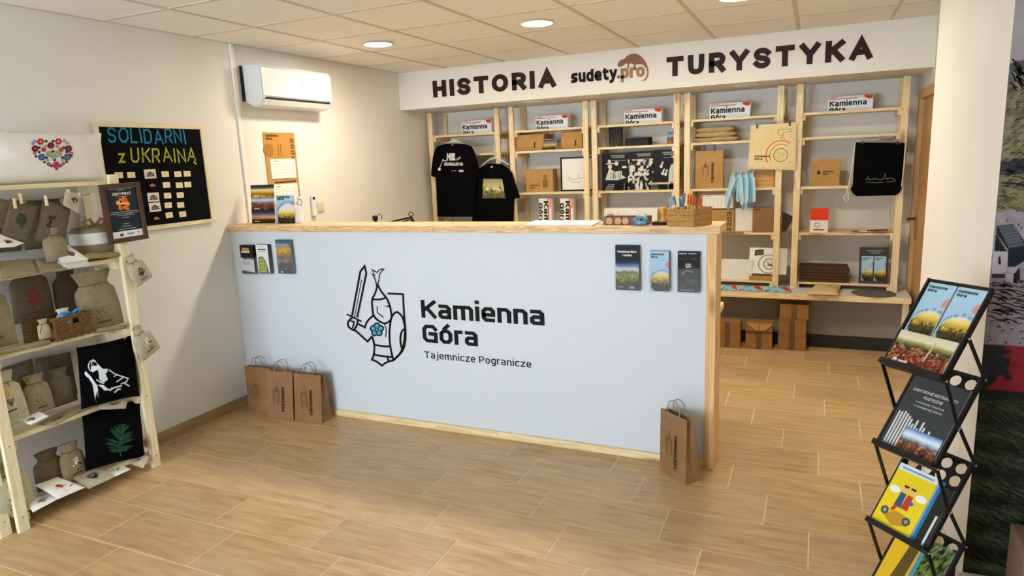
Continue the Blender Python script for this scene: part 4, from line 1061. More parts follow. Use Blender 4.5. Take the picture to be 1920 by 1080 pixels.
# five white rolled calendars with the town name standing on the top shelves
def white_roll(label, px0, px1, pyt, zb, Y, group, vertical=False):
    F, w, h = fr(px0, px1, pyt, zb, Y)
    T = thing('calendar_roll', label, 'printed roll', F(w / 2, 0, -.05), group)
    if not vertical:
        pf = [(-.10, .0), (-.012, .0), (0, .02), (.002, h * .5), (-.004, h * .82), (-.02, h), (-.09, h * .98)]
        G = lambda a, c, n: F(n, c, a)      # profile in (depth, height), extruded across
        MB().prism(pf, G, 0, w).build('roll', M_paper, T, smooth=False, bevel=.004, fix=True)
        S = lambda u, v, n=0: F(u * w, v * h, n + (.002 - .02 * max(0, (v - .55) / .45) ** 2 - .012 * max(0, (.2 - v) / .2)))
    else:
        MB().fbox(F, 0, 0, -.08, w, h, 0).build('roll', M_paper, T, bevel=.006)
        S = lambda u, v, n=0: F(u * w, v * h, n + .0006)
    P = CM()
    if not vertical:
        def band(u0, u1, v0, v1, c):
            for k in range(6): P.poly([(u0, v0 + (v1 - v0) * k / 6), (u1, v0 + (v1 - v0) * k / 6), (u1, v0 + (v1 - v0) * (k + 1) / 6), (u0, v0 + (v1 - v0) * (k + 1) / 6)], S, .0015, c)
        band(.03, .99, .02, .97, '#dfe6ec'); 
        for u0, u1, v0, v1 in ((.03, .2, .90, .945), (.02, .64, .80, .85)): P.poly([(u0, v0), (u1, v0), (u1, v1), (u0, v1)], S, .003, '#d8341f')
        P.poly([(.80, .97), (.82, .82), (.9, .72), (.98, .74), (.99, .97)], S, .003, '#dd3d1f')
        P.txt('Kamienna', S, .04, .33, .36, '#191613', .82, .22, .1, .003); P.txt('Góra', S, .04, -.12 + .04, .32, '#191613', .36, .22, .1, .003)
    else:
        R = lambda u, v, n=0: S(v, 1 - u, n)      # text reads downwards
        P.txt('Kamie', R, .08, .42, .34, '#191613', .95, .22, .1, .001); P.txt('Góra', R, .14, .02, .3, '#191613', .62, .22, .1, .001)
        P.poly([(.72, .0), (.80, .0), (.80, 1), (.72, 1)], S, .001, '#d8341f'); P.poly([(.88, .7), (.95, .7), (.95, 1), (.88, 1)], S, .001, '#d8341f')
    P.done('print', T); return T
g = 'white Kamienna Gora rolls on the top shelves'
for a, b, t, n in ((866, 922, 225, 'above the black T-shirts'), (1004, 1065, 216, 'above the two kraft bags'), (1170, 1241, 204, 'above the dark green book'), (1330, 1407, 192, 'above the folded burlap bags'), (1552, 1637, 179, 'on the unit nearest the door')):
    white_roll('white Kamienna Góra roll ' + n, a, b, t, LV[0], 4.28, g)
white_roll('left of two upright white Kamienna Góra rolls just above the counter', 1010, 1034, 372, LV[3], 4.28, 'upright white rolls', True)
white_roll('right of two upright white Kamienna Góra rolls just above the counter', 1050, 1075, 372, LV[3], 4.28, 'upright white rolls', True)

# ------------------------------------------------------------------ paper carrier bags
def carrier(label, p0, p1, depth, h, m, lean=.0, handles=True, motif=True, group='brown paper carrier bags', spread=1.0, name='paper_bag', seed=0, vert=True, text_=True, hc=None):
    """p0, p1: front bottom corners; depth: vector to the back; lean: how far the top tips backwards"""
    p0, p1 = Vector(p0), Vector(p1); d = Vector(depth); w = (p1 - p0).length
    T = thing(name, label, 'paper bag', (p0 + p1 + d) / 2, group); T.location.z = p0.z
    up_ = (Vector((0, 0, 1)) + d.normalized() * lean).normalized() * h
    back_up = (Vector((0, 0, 1)) + d.normalized() * lean * .9).normalized() * h
    rs = random.Random(seed)
    ft = [p0 + d * .0 + up_ * 1, p1 + up_]; k = .35 * spread
    bt = [p0 + d * k + back_up, p1 + d * k + back_up]
    NV = 10; b = MB(); rows = []
    gus = (p1 - p0).normalized() * min(.03, w * .14)
    for j in range(NV + 1):
        v = j / NV
        a = p0.lerp(ft[0], v); c = p1.lerp(ft[1], v); e = (p1 + d).lerp(bt[1], v); f = (p0 + d).lerp(bt[0], v)
        n = (p1 - p0).cross(Vector((0, 0, 1))).normalized() * (.004 * math.sin(v * 5 + seed) if 0 < v < 1 else 0)
        m1 = (c + e) / 2 - gus * v * 1.0; m0 = (a + f) / 2 + gus * v
        mid = (a + c) / 2 + n; midb = (e + f) / 2
        rows.append([a, mid, c, m1, e, midb, f, m0])
    base = 0
    for r in rows: b.v += r
    for j in range(NV):
        for i in range(8):
            q = j * 8 + i; s_ = j * 8 + (i + 1) % 8; b.f.append((q, s_, s_ + 8, q + 8))
    b.f.append((7, 6, 5, 4, 3, 2, 1, 0)); bag = b.build('bag', m, T, fix=False)
    sm = bag.modifiers.new('thick', 'SOLIDIFY'); sm.thickness = .0012; sm.offset = -1
    if handles:
        for q0, q1, off in ((ft[0], ft[1], .004), (bt[0], bt[1], -.004)):
            c_ = (q0 + q1) / 2; e_ = (q1 - q0).normalized(); hw = min(.045, w * .22); hh = .07
            arc = [c_ - e_ * hw + Vector((0, 0, -.02))] + [c_ - e_ * hw * math.cos(t * math.pi / 10) + up_.normalized() * (hh * math.sin(t * math.pi / 10) ** .6) for t in range(11)] + [c_ + e_ * hw + Vector((0, 0, -.02))]
            MB().tube(arc, .0028, 6).build('handle', hc or mat('twisted_paper_handle', '#8f8a80', .8), T, smooth=True)
    if motif:
        F = Quad(p0, p1, ft[1], ft[0]); P = CM(); nrm = .0022 + .004
        ink = '#4a3826'
        def S(u, v, n=0): return F(u, v, n)
        fig = [[(.42, .3), (.42, .62), (.36, .66)], [(.3, .3), (.3, .6), (.36, .66), (.36, .72)], [(.25, .42), (.25, .6)], [(.46, .34), (.48, .58), (.42, .6)]]
        for q in fig: P.stroke([(u, v) for u, v in q], .018, S, nrm, '#7a5c3c')
        P.disc(.36, .6, .05, S, nrm, '#7a5c3c', 8)
        if text_:
            R = lambda u, v, n=0: F(.58 + v * .1, .68 - u * .52, n)
            P.txt('Kamienna Góra', R, 0, 0, 1, '#241a12', 1, .22, .1, nrm + .0004)
        P.done('print', T)
    return T
G0 = lambda px, py: at(px, py, 2, 0.0)
gb = 'paper carrier bags standing by the counter'
carrier('brown paper bag nearest the left wall, at the back of the trio', (.115, 1.435, 0), (.335, 1.450, 0), (0, .10, 0), .325, M_kraftd, .02, group=gb, seed=1, text_=False)
carrier('brown paper bag in the middle of the trio by the counter', (.345, 1.375, 0), (.548, 1.40, 0), (-.01, .11, 0), .325, M_kraftd, .12, group=gb, seed=2)
carrier('frontmost brown paper bag of the trio, leaning on the counter', (.566, 1.395, 0), (.782, 1.405, 0), (.0, .11, 0), .325, M_kraftd, .10, group=gb, seed=3)
carrier('single brown paper bag at the right foot of the counter', (2.985, 1.463, 0), (3.142, 1.335, 0), (.066, .08, 0), .345, M_kraftd, .02, group=gb, seed=4)

# ------------------------------------------------------------------ unit 1: two black T-shirts on hangers
def shirt(label, rows, Y, th, hook, neck, prints, seed):
    """rows: (photo row, left column, right column) from the collar down"""
    R = []
    for py, xl, xr in rows:
        a, b = at(xl, py, 1, Y), at(xr, py, 1, Y); R.append((a.x, b.x, a.z, b.z))
    T = thing('t_shirt', label, 'T-shirt', ((R[-1][0] + R[-1][1]) / 2, Y, min(R[-1][2], R[-1][3])), 'black T-shirts on hangers')
    n = len(R) - 1
    def row(v):
        i = min(int(v * n), n - 1); f = v * n - i; return [R[i][k] * (1 - f) + R[i + 1][k] * f for k in range(4)]
    def S(u, v, off=0, sg=1):
        xl, xr, zl, zr = row(v); a = 2 * u - 1
        k = max(0, 1 - abs(a) ** 4) ** .5
        fold = (fbm(u * 6 + seed, v * 2 + seed) - .5) * .016 * k * min(1, v * 3)
        return Vector((xl + (xr - xl) * u, Y - sg * (th * k + .001) + fold - off * sg, zl + (zr - zl) * u))
    b = MB().grid(lambda u, v: S(u, 1 - v), 26, n * 3); k = len(b.f); b.grid(lambda u, v: S(u, 1 - v, 0, -1), 26, n * 3); b.f[k:] = [f[::-1] for f in b.f[k:]]
    b.build('shirt', M_blackc, T, smooth=True, fix=True)
    P = CM(); prints(P, lambda u, v, nn=0: S(u, v, .002 + nn)); P.done('print', T)
    h0 = at(hook[0], hook[1], 1, Y); nk = at(neck[0], neck[1], 1, Y)
    hg = MB()
    hg.tube([h0 + Vector((-.012, .012, -.03)), h0 + Vector((-.012, .01, -.01)), h0 + Vector((0, .012, 0)), h0 + Vector((.014, .008, -.015)), h0 + Vector((.006, 0, -.04)), nk + Vector((0, 0, .02))], .0035, 6)
    hg.tube([nk + Vector((-.15, 0, -.05)), nk + Vector((-.05, 0, .008)), nk + Vector((0, 0, .018)), nk + Vector((.05, 0, .008)), nk + Vector((.15, 0, -.05))], .006, 8)
    hg.build('hanger', M_plast, T, smooth=True)
    return T
zz = lambda x, y: (800 + x * .1482, 260 + y * .1482)
def rows_(L): return [(260 + y * .1482, 800 + a * .1482, 800 + b * .1482) for y, a, b in L]
def p1(P, S):
    P.txt('NIE', S, .35, .375, -.085, '#d8d8d4', .2, .28, .06, .0004); P.stroke([(.57, .37), (.67, .345)], .022, S, .0004, '#8d8d88')
    P.txt('KRYMINALISTOM', S, .30, .425, -.03, '#d8d8d4', .4, .24, .1, .0004)
    P.stroke([(.2, .455), (.26, .375), (.34, .38), (.37, .35)], .008, S, .0004, '#d8d8d4'); P.disc(.27, .37, .009, S, .0006, '#d8d8d4', 8, .018); P.disc(.2, .458, .016, S, .0006, '#d8d8d4', 8, .03)
    P.stroke([(.46, .475), (.56, .472)], .006, S, .0004, '#b8b8b4'); P.stroke([(.61, .475), (.70, .475)], .02, S, .0004, '#c8c8c4')
    P.poly([(.445, .06), (.5, .06), (.5, .11), (.445, .11)], S, .0004, '#c9c8c4')
def p2(P, S):
    fn = landscape([(0, '#3c4a20'), (.3, '#5d5a2c'), (.5, '#6f6a3a'), (.62, '#9a925c'), (.7, '#cbbf8e'), (1, '#8e8656')], 3, .72, .9, 6, 6)
    P.raster(fn, lambda u, v, n=0: S(.22 + u * .5, .66 - v * .31, n), 0, 0, 1, 1, 26, 18, .0004)
    P.poly([(.42, .09), (.5, .09), (.48, .14), (.42, .15)], S, .0006, '#cfcec9')
shirt('black T-shirt with a white NIE print on the left hanger', rows_([(62, 250, 440), (78, 190, 520), (100, 128, 570), (150, 100, 600), (220, 82, 625), (330, 66, 655), (440, 56, 668), (478, 60, 672), (486, 105, 640), (500, 120, 628), (700, 126, 616), (900, 132, 606), (985, 135, 600)]), 4.118, .024, zz(345, 0), zz(345, 50), p1, 1)
shirt('black T-shirt with an old town picture on the right hanger', rows_([(318, 770, 940), (345, 720, 985), (380, 660, 1040), (430, 636, 1080), (520, 620, 1110), (640, 600, 1150), (730, 592, 1180), (752, 590, 1180), (760, 598, 1110), (850, 590, 1106), (1000, 578, 1102), (1110, 572, 1102)]), 4.172, .02, zz(848, 145), zz(858, 270), p2, 5)

# ------------------------------------------------------------------ unit 2
def lying_bag(label, px0, px1, pyt, zb, Y, m, seed):
    F, w, h = fr(px0, px1, pyt, zb, Y)
    T = thing('paper_bag', label, 'paper bag', F(w / 2, 0, -.08), 'folded kraft bags on the second shelf')
    pf = [(-.2, .0), (-.01, .0), (.004, h * .25), (.012, h * .6), (-.01, h * .96), (-.14, h), (-.21, h * .6)]
    MB().prism(pf, lambda a, c, n: F(n, c, a), 0, w).build('bag', m, T, bevel=.006, fix=True)
    MB().tube([F(w * .12, h * .95, -.02), F(w * .2, h + .03, -.03), F(w * .4, h + .045, -.04), F(w * .55, h + .02, -.03)], .003, 6).build('handle', M_cord, T, smooth=True)
    P = CM(); P.stroke([(w * .68, h * .15), (w * .7, h * .5)], .012, lambda u, v, n=0: F(u, v, n + .012), .002, '#3a2a16'); P.done('print', T)
lying_bag('kraft bag lying at the left on the second shelf, behind the post', 966, 1020, 251, LV[1], 4.26, M_kraft, 1)
lying_bag('kraft bag lying at the right on the second shelf beside the sunset postcard', 1052, 1092, 246, LV[1], 4.26, M_kraft, 2)
o, F, w, h = carton('postcard', 'small sunset postcard standing between two kraft bags', 'postcard', 1016, 1043, 261, LV[1], 4.26, .006, M_paper, bevel=0)
CM().raster(landscape([(0, '#15130c'), (.25, '#4a3a14'), (.45, '#e0b84a'), (.6, '#7f7f8c'), (1, '#23304f')], 2, .3, .6), F, .002, .002, w - .002, h - .002, 16, 10, .0006).done('print', o)
o, F, w, h = carton('kraft_box', 'kraft box with a figure print beside the framed drawing', 'box', 986, 1037, 318, LV[2], 4.27, .12, M_kraft)
P = CM(); P.txt('Kamienna', F, w * .16, h * .27, .014, '#2b1f10', w * .36, .22, .1, .001); P.txt('Góra', F, w * .16, h * .17, .014, '#2b1f10', w * .18, .22, .1, .001)
P.stroke([(w * .72, h * .2), (w * .72, h * .6)], .03, F, .001, '#8a6a30'); P.disc(w * .72, h * .7, .02, F, .0012, '#8a6a30'); P.stroke([(w * .66, h * .2), (w * .66, h * .55)], .008, F, .0013, '#4a3514'); P.stroke([(w * .78, h * .2), (w * .78, h * .55)], .008, F, .0013, '#4a3514'); P.done('print', o)
F, w, h = fr(1051, 1112, 294, LV[2], 4.30)
T = thing('picture_frame', 'black framed line drawing of a town leaning on the shelf', 'picture', F(0, 0, 0))
for a in ((0, 0, w, .014), (0, h - .014, w, h), (0, .014, .014, h - .014), (w - .014, .014, w, h - .014)): MB().fbox(F, a[0], a[1], -.012, a[2], a[3], .006).build('frame_rail', M_black, T)
MB().fbox(F, .012, .012, -.01, w - .012, h - .012, 0).build('drawing_sheet', M_paper, T)
P = CM(); P.stroke([(w * .2, h * .32), (w * .28, h * .42), (w * .3, h * .34), (w * .42, h * .36), (w * .5, h * .33), (w * .55, h * .52), (w * .58, h * .36), (w * .7, h * .4), (w * .8, h * .36)], .003, F, .0012, '#2a2a2a'); P.stroke([(w * .25, h * .28), (w * .6, h * .25)], .003, F, .0012, '#2a2a2a'); P.done('drawing', T)

# ------------------------------------------------------------------ unit 3: books and comics
o, F, w, h = carton('book', 'dark green book standing upright on the second shelf', 'book', 1141, 1166, 237, LV[1], 4.27, .03, M_dark, group='books on the third unit')
CM().raster(landscape([(0, '#3b3a14'), (.5, '#1d1c10'), (1, '#0f0d0a')], 8, .9, 1.2), F, .002, .002, w - .002, h - .002, 10, 14, .0006).done('cover_print', o)
o, F, w, h = carton('book', 'dark thick book lying flat beside the upright green book', 'book', 1172, 1216, 258, LV[1], 4.27, .16, M_dark, group='books on the third unit')
CM().raster(landscape([(0, '#2b2a14'), (.5, '#1a1810'), (1, '#0f0d0a')], 5, .9, 1.0), F, .002, .002, w - .002, h - .002, 14, 6, .0006).done('cover_print', o)
o, F, w, h = carton('leaflet', 'small blue and orange leaflet leaning at the post of the comics unit', 'leaflet', 1250, 1266, 247, LV[1], 4.25, .02, M_paper)
CM().raster(landscape([(0, '#a56a2c'), (.5, '#5d5140'), (.62, '#8fb4d4'), (1, '#2b5a94')], 6, .5, .7), F, .002, .002, w - .002, h - .002, 8, 14, .0006).done('cover_print', o)
def comic(kind):
    rr = random.Random(kind)
    def f(P, F, w, h):
        n = .0008; wc = '#d9d5c8'
        P.poly([(0, 0), (w, 0), (w, h), (0, h)], F, n, '#151413')
        if kind == 0:
            for a, c in ((.32, .42), (.58, .5)): P.disc(w * a, h * (c + .22), h * .06, F, n + .0004, wc, 10)
            P.poly([(w * .12, h * .28), (w * .3, h * .6), (w * .5, h * .5), (w * .78, h * .52), (w * .8, h * .4), (w * .95, h * .33), (w * .6, h * .27)], F, n + .0002, wc)
            P.stroke([(w * .16, h * .72), (w * .48, h * .72)], .008, F, n + .0003, wc); P.disc(w * .3, h * .78, h * .05, F, n + .0003, wc, 10)
            for i in range(8): a = rr.uniform(.15, .8); P.stroke([(w * a, h * .3), (w * (a + rr.uniform(-.05, .05)), h * .5)], .004, F, n + .0006, '#1a1816')
            P.stroke([(w * .8, h * .62), (w * .97, h * .62)], .02, F, n + .0003, wc)
        elif kind == 1:
            P.raster(lambda u, v: lin('#d9d5c8') if fbm(u * 9, v * 12) > .47 + .12 * math.sin(u * 9) * (v < .4) else lin('#151413'), F, 0, 0, w, h * .8, 40, 40, n + .0002)
            P.poly([(w * .45, 0), (w * .7, 0), (w * .7, h * .22), (w * .6, h * .38), (w * .45, h * .3)], F, n + .0004, '#151413'); P.poly([(w * .47, 0), (w * .57, 0), (w * .59, h * .14), (w * .53, h * .26), (w * .48, h * .14)], F, n + .0006, wc)
        else:
            P.poly([(w * .6, h * .15), (w * .98, h * .15), (w * .98, h * .4), (w * .86, h * .45), (w * .82, h * .65), (w * .7, h * .62), (w * .62, h * .45)], F, n + .0002, wc)
            P.disc(w * .8, h * .86, h * .06, F, n + .0002, '#3a3836'); P.poly([(w * .7, h * .84), (w * .95, h * .84), (w * .88, h * .78), (w * .78, h * .78)], F, n + .0004, wc)
            for a, c in ((.3, .6), (.36, .42), (.48, .4)): P.stroke([(w * a, h * c), (w * (a + .08), h * (c + .1))], .014, F, n + .0003, wc); P.disc(w * a, h * (c - .02), .014, F, n + .0004, wc)
        for q, a, b_ in ((.93, .35, .9), (.885, .4, .9), (.80, .4, .95)): P.stroke([(w * a, h * q), (w * b_, h * q)], .011 if q > .82 else .005, F, n + .0008, '#8d8a80')
    return f
lab = ['with two standing figures in hats', 'with a crowded engraving, in the middle', 'with a pale pointed shape, at the right post']
for k, (a, b) in enumerate(((1128.5, 1176), (1177, 1225), (1226, 1272))):
    o, F, w, h = carton('comic_book', 'black and white comic book ' + lab[k], 'comic', a, b, 287 - k * 3.2, LV[2], 4.30, .012, M_dark, 'three comic books on display', bevel=0)
    P = CM(); comic(k)(P, F, w, h); P.done('cover_print', o)
ordn = ['lowest', 'second lowest', 'second highest', 'topmost']
for si, (a, b, side) in enumerate(((1130, 1174, 'left'), (1217, 1256, 'right'))):
    for k in range(4):
        F, w, h = fr(a + (2 * k if si == 0 else -(k % 2)), b, 345, LV[2], 4.235)
        o = MB().fbox(F, 0, k * .016, -.055, w, k * .016 + .0145, 0).build('booklet', M_dark if not (si == 1 and k == 3) else mat('cream_paper', '#d8cca8', .7), None, label=f'{ordn[k]} booklet in the {side} stack before the comics', cat='booklet', group='booklet stacks before the comics')
        P = CM(); P.stroke([(w * .1, k * .016 + .0072), (w * .45, k * .016 + .0072)], .004, F, .0008, '#b9b9b9' if not (si == 1 and k == 3) else '#8a8060'); P.disc(w * .92, k * .016 + .0072, .004, F, .0008, '#d0d0d0'); P.done('print', o)
o, F, w, h = carton('long_box', 'long white printed box behind the counter on the comics unit', 'box', 1133, 1240, 390, LV[3], 4.26, .1, M_paper)
P = CM(); P.txt('Kamienna', F, w * .38, h * .45, .02, '#1d1d1d', w * .22, .2, .1, .001); P.txt('Góra', F, w * .64, h * .45, .02, '#1d1d1d', w * .1, .2, .1, .001); P.poly([(w * .05, h * .4), (w * .17, h * .4), (w * .17, h * .75), (w * .05, h * .75)], F, .001, '#9a988f'); P.done('print', o)

# ------------------------------------------------------------------ unit 4
F, w, h = fr(1297, 1386, 238, LV[1], 4.25)
T = thing('folded_bags', 'pile of folded cream burlap bags on the second shelf', 'bag', F(w / 2, 0, -.1))
M_burl = mat('cream_burlap', '#dcc48f', .9, noise=.1, nscale=25, bump=.5, bscale=260)
for k in range(3):
    Q = Quad(F(.0 + .01 * k, h * .33 * k + .0, .0), F(w - .02 * k, h * .33 * k, .0), F(w - .02 * k, h * .33 * k, -.24), F(.01 * k, h * .33 * k, -.24))
    Q2 = Quad(*[c + Vector((0, 0, h * .17)) for c in Q.c])
    soft(MB(), Q2, h * .165, 16, 12, 5, .014, k, 0).build('folded_bag', M_burl, T, smooth=True, fix=True)
P = CM(); rr = random.Random(4)
for i in range(16): u, v = rr.uniform(.58, .8), rr.uniform(.12, .62); P.stroke([(w * u, h * v), (w * (u + rr.uniform(-.05, .05)), h * (v + rr.uniform(-.1, .1)))], .004, F, .004, '#b08d55')
P.done('print', T)
a = at(1304, 352, 1, 4.27); b = at(1355, 352, 1, 4.27)
carrier('kraft carrier bag standing on the shelf under the folded burlap', (a.x, 4.27, LV[2]), (b.x, 4.27, LV[2]), (0, .1, 0), .325, M_kraft, .0, group='kraft bags on display', seed=6, hc=M_cord)
# cream tote and black drawstring bag on clip hangers
def clip_hanger(T, a, b, hook):
    MB().tube([a + Vector((-.02, 0, .022)), b + Vector((.02, 0, .022))], .002, 6).build('hanger_rod', M_steel, T, smooth=True)
    for p in (a, b):
        MB().box((p.x - .008, p.y - .01, p.z - .022), (p.x + .008, p.y + .01, p.z + .012)).build('clip', mat('purple_black_clip', '#2c2230', .4), T, bevel=.002)
        MB().tube([p + Vector((-.008, -.004, .012)), p + Vector((-.01, -.004, .032)), p + Vector((.01, -.004, .032)), p + Vector((.008, -.004, .012))], .0016, 5).build('clip_wire', M_steel, T, smooth=True)
    m_ = (a + b) / 2
    MB().tube([m_ + Vector((0, 0, .022)), m_ + Vector((0, .01, .05)), m_ + Vector((0, .024, .066)), m_ + Vector((0, .036, .05))], .0018, 6).build('hook', M_steel, T, smooth=True)
Y = 4.165
Q = Quad(at(1402, 317, 1, Y), at(1492, 319, 1, Y), at(1494, 229, 1, Y), at(1408, 235, 1, Y))
T = thing('tote_bag', 'cream tote bag with orange rings hanging on a clip hanger', 'bag', Q.c[0])
M_tote = mat('cream_tote_cotton', '#e6d29c', .9, noise=.06, nscale=20, bump=.3, bscale=300)
soft(MB(), Q, .012, 16, 16, 7, .008, 2, 0).build('bag', M_tote, T, smooth=True, fix=True)
S = softsurf(Q, .012, 7, 0, .008, 2); P = CM(); n = .002
cx_, cy_ = .68, .32
P.stroke([(cx_ + .145 * math.cos(i * .35), cy_ + .145 * math.sin(i * .35)) for i in range(18)], .012, S, n, '#5a4a30', True)
for r_, c_, w_ in ((.23, '#d8602c', .014), (.31, '#dd5a28', .02)): P.stroke([(cx_ + r_ * math.cos(math.radians(52 + i * 9)), cy_ + r_ * math.sin(math.radians(52 + i * 9))) for i in range(19)], w_, S, n, c_)
P.stroke([(.86, .15), (.89, .18)], .02, S, n, '#dd5a28')
rr = random.Random(8)
for i in range(16): u, v = rr.uniform(.58, .78), rr.uniform(.22, .42); P.stroke([(u, v), (u + rr.uniform(-.06, .06), v + rr.uniform(-.06, .06))], .007, S, n, '#b39a68')
P.stroke([(.6, .86), (.88, .87), (.88, .81), (.74, .8), (.72, .7)], .012, S, n, '#9a8350'); P.stroke([(.6, .86), (.6, .78), (.7, .72), (.66, .66)], .012, S, n, '#9a8350'); P.stroke([(.72, .82), (.68, .68), (.78, .66)], .012, S, n, '#9a8350')
P.txt('Kamienna', S, .13, .275, .042, '#2b1f12', .33, .22, .1, n + .0005); P.txt('Góra', S, .13, .215, .042, '#2b1f12', .17, .22, .1, n + .0005); P.stroke([(.13, .185), (.42, .185)], .006, S, n, '#6a5a40')
P.done('print', T); clip_hanger(T, at(1420, 236, 1, Y), at(1481, 231, 1, Y), None)
Q = Quad(at(1597, 368, 1, Y), at(1690, 366, 1, Y), at(1697, 268, 1, Y), at(1604, 267, 1, Y))
T = thing('drawstring_backpack', 'black drawstring backpack hanging on a clip hanger by the door', 'bag', Q.c[0])
b = MB(); rowsB = [(0, .09, .9), (.06, .0, .97), (.16, -.045, 1.0), (.2, .0, .99), (.6, .0, 1.0), (1, .0, 1.0)]
def bp_(u, v, sg):
    for (v0, a0, b0), (v1, a1, b1) in zip(rowsB, rowsB[1:]):
        if v <= v1: f = (v - v0) / (v1 - v0); a, c = a0 + (a1 - a0) * f, b0 + (b1 - b0) * f; break
    x = 2 * u - 1; k = max(0, 1 - abs(x) ** 5) ** .5 * max(0, 1 - abs(2 * v - 1) ** 8) ** .5
    return Q(a + (c - a) * u, v, sg * (.018 * k + .0006) + (fbm(u * 5, v * 4) - .5) * .012 * k)
b.grid(lambda u, v: bp_(u, v, 1), 18, 20); k = len(b.f); b.grid(lambda u, v: bp_(u, v, -1), 18, 20); b.f[k:] = [f[::-1] for f in b.f[k:]]
b.build('bag', M_blackc, T, smooth=True, fix=True)
for pts in ([(-.01, 1.0), (-.03, .6), (-.07, .25), (-.12, .05), (-.16, -.02), (-.12, -.1), (-.06, -.08), (-.08, .1)], [(1.01, 1.0), (1.01, .6), (1.0, .3), (.99, .16)]):
    MB().tube([Q(u, v, .004) for u, v in pts], .005, 6).build('cord', M_cordw, T, smooth=True)
P = CM(); S = lambda u, v, n=0: Q(u, v, .026 + n)
P.stroke([(.26, .3), (.3, .36), (.32, .31), (.45, .33), (.55, .3), (.62, .32), (.64, .42), (.67, .32), (.78, .34), (.85, .3)], .008, S, 0, '#8d8f94'); P.stroke([(.28, .27), (.5, .25), (.62, .26)], .006, S, 0, '#8d8f94'); P.stroke([(.68, .26), (.86, .28)], .008, S, 0, '#8d8f94'); P.done('print', T)
clip_hanger(T, at(1617, 268, 1, Y), at(1683, 267, 1, Y), None)
# blue lanyards over the shelf edge
M_lan = [mat('light_blue_ribbon', '#8fc3d8', .6), mat('pale_blue_ribbon', '#c3d7de', .6), mat('mid_blue_ribbon', '#4f93b8', .6)]
rr = random.Random(12); z3 = LV[2]
for i in range(11):
    xa = at(1372 + i * 3.9, 330, 1, 4.19).x; ln_ = rr.uniform(.10, .2) if i > 1 else .06; dx = rr.uniform(-.02, .02) - (.05 if i < 3 else 0)
    b = MB(); pts = [(xa + .01, 4.30, z3 + .1 + .006 * i), (xa, 4.22, z3 + .13), (xa, 4.192, z3 + .11), (xa + dx * .4, 4.188, z3 + .02), (xa + dx, 4.186, z3 - ln_), (xa + dx + .012, 4.184, z3 - ln_ - .012), (xa + dx + .016, 4.182, z3 - ln_ + .02), (xa + .012, 4.186, z3 + .09)]
    for p, q in zip(pts, pts[1:]):
        p, q = Vector(p), Vector(q); e = Vector((.0065, 0, .002)); b.add([p - e, p + e, q + e, q - e], [(0, 1, 2, 3)])
    o = b.build('lanyard', M_lan[i % 3], None, label=f'blue lanyard ribbon hanging over the shelf edge, {["first", "second", "third", "fourth", "fifth", "sixth", "seventh", "eighth", "ninth", "tenth", "eleventh"][i]} from the left', cat='lanyard', group='lanyards over the shelf edge')
    sm = o.modifiers.new('thick', 'SOLIDIFY'); sm.thickness = .001
# wooden finger-jointed box
o, F, w, h = carton('wooden_box', 'small wooden box with finger joints below the cream tote', 'box', 1412, 1452, 318, LV[2], 4.27, .12, wood('warm_box_wood', '#d8a858', '#b07a34', 'x'))
for k in range(5): MB().fbox(F, w - .012, h * k / 5 + .002, -.01, w + .001, h * (k + .5) / 5, .001).build('finger_joint', M_kraft, o)
# calendars on the fourth shelf
def calendar_sheet(P, F, w, h, n, cols_=7, rows=5):
    P.poly([(0, 0), (w, 0), (w, h), (0, h)], F, n, '#efece4')
    for i in range(cols_):
        for j in range(rows): P.stroke([(w * (.1 + .8 * i / (cols_ - 1)) - .004, h * (.14 + .6 * j / (rows - 1))), (w * (.1 + .8 * i / (cols_ - 1)) + .004, h * (.14 + .6 * j / (rows - 1)))], .006, F, n + .0004, '#a5a29a')
    P.stroke([(w * .1, h * .88), (w * .3, h * .88)], .006, F, n + .0004, '#b08f5a')
o, F, w, h = carton('wall_calendar', 'kraft 2022 calendar with a white month sheet standing on the shelf', 'calendar', 1313, 1377, 362, LV[3] + .003, 4.30, .012, M_kraft, bevel=0)
P = CM(); calendar_sheet(P, Frame(F(.02, h * .60, 0), F.u, F.v), w - .035, h * .36, .001); P.txt('2022', lambda u, v, n=0: F(w * .80 + v, h * .5 - u, n), 0, 0, .035, '#3a2a16', .17, .17, .3, .001); P.stroke([(0, h * .58), (w, h * .58)], .008, F, .0012, '#3a2410'); P.done('print', o)
o, F, w, h = carton('calendar_block', 'blank white calendar sheet standing beside the kraft 2022 calendar', 'calendar', 1379, 1411, 390, LV[3] + .003, 4.30, .01, M_paper, bevel=0)
o, F, w, h = carton('gift_box', 'brown kraft presentation box at the post under the tote', 'box', 1411, 1456, 389, LV[3] + .003, 4.24, .09, M_kraftd)
P = CM(); P.stroke([(w * .08, h * .92), (w * .3, h * .92)], .01, F, .001, '#4a3520'); P.stroke([(w * .93, h * .3), (w * .93, h * .75)], .018, F, .001, '#4a3520'); P.done('print', o)
o = MB().box((at(1345, 437, 1, 4.2).x, 4.185, LV[3] - .001 + .001), (at(1394, 437, 1, 4.2).x, 4.235, LV[3] + .0028)).build('thin_board', M_kraftd, None, label='thin brown board lying on the shelf edge below the calendars', cat='board')
tri = [(0, 0), (.11, .0), (.11, .15), (.0, .16)]
Fx = Frame((at(1466, 430, 1, 4.3).x, 4.30, LV[3] + .0005), (1, 0, 0), (0, 0, 1))
MB().prism([(0, 0), (.03, 0), (.1, .12), (.0, .17)], Fx, -.012, 0).build('dark_card', mat('dark_olive_card', '#3b3422', .6), None, label='dark card leaning between the two right hand shelf units', cat='card')
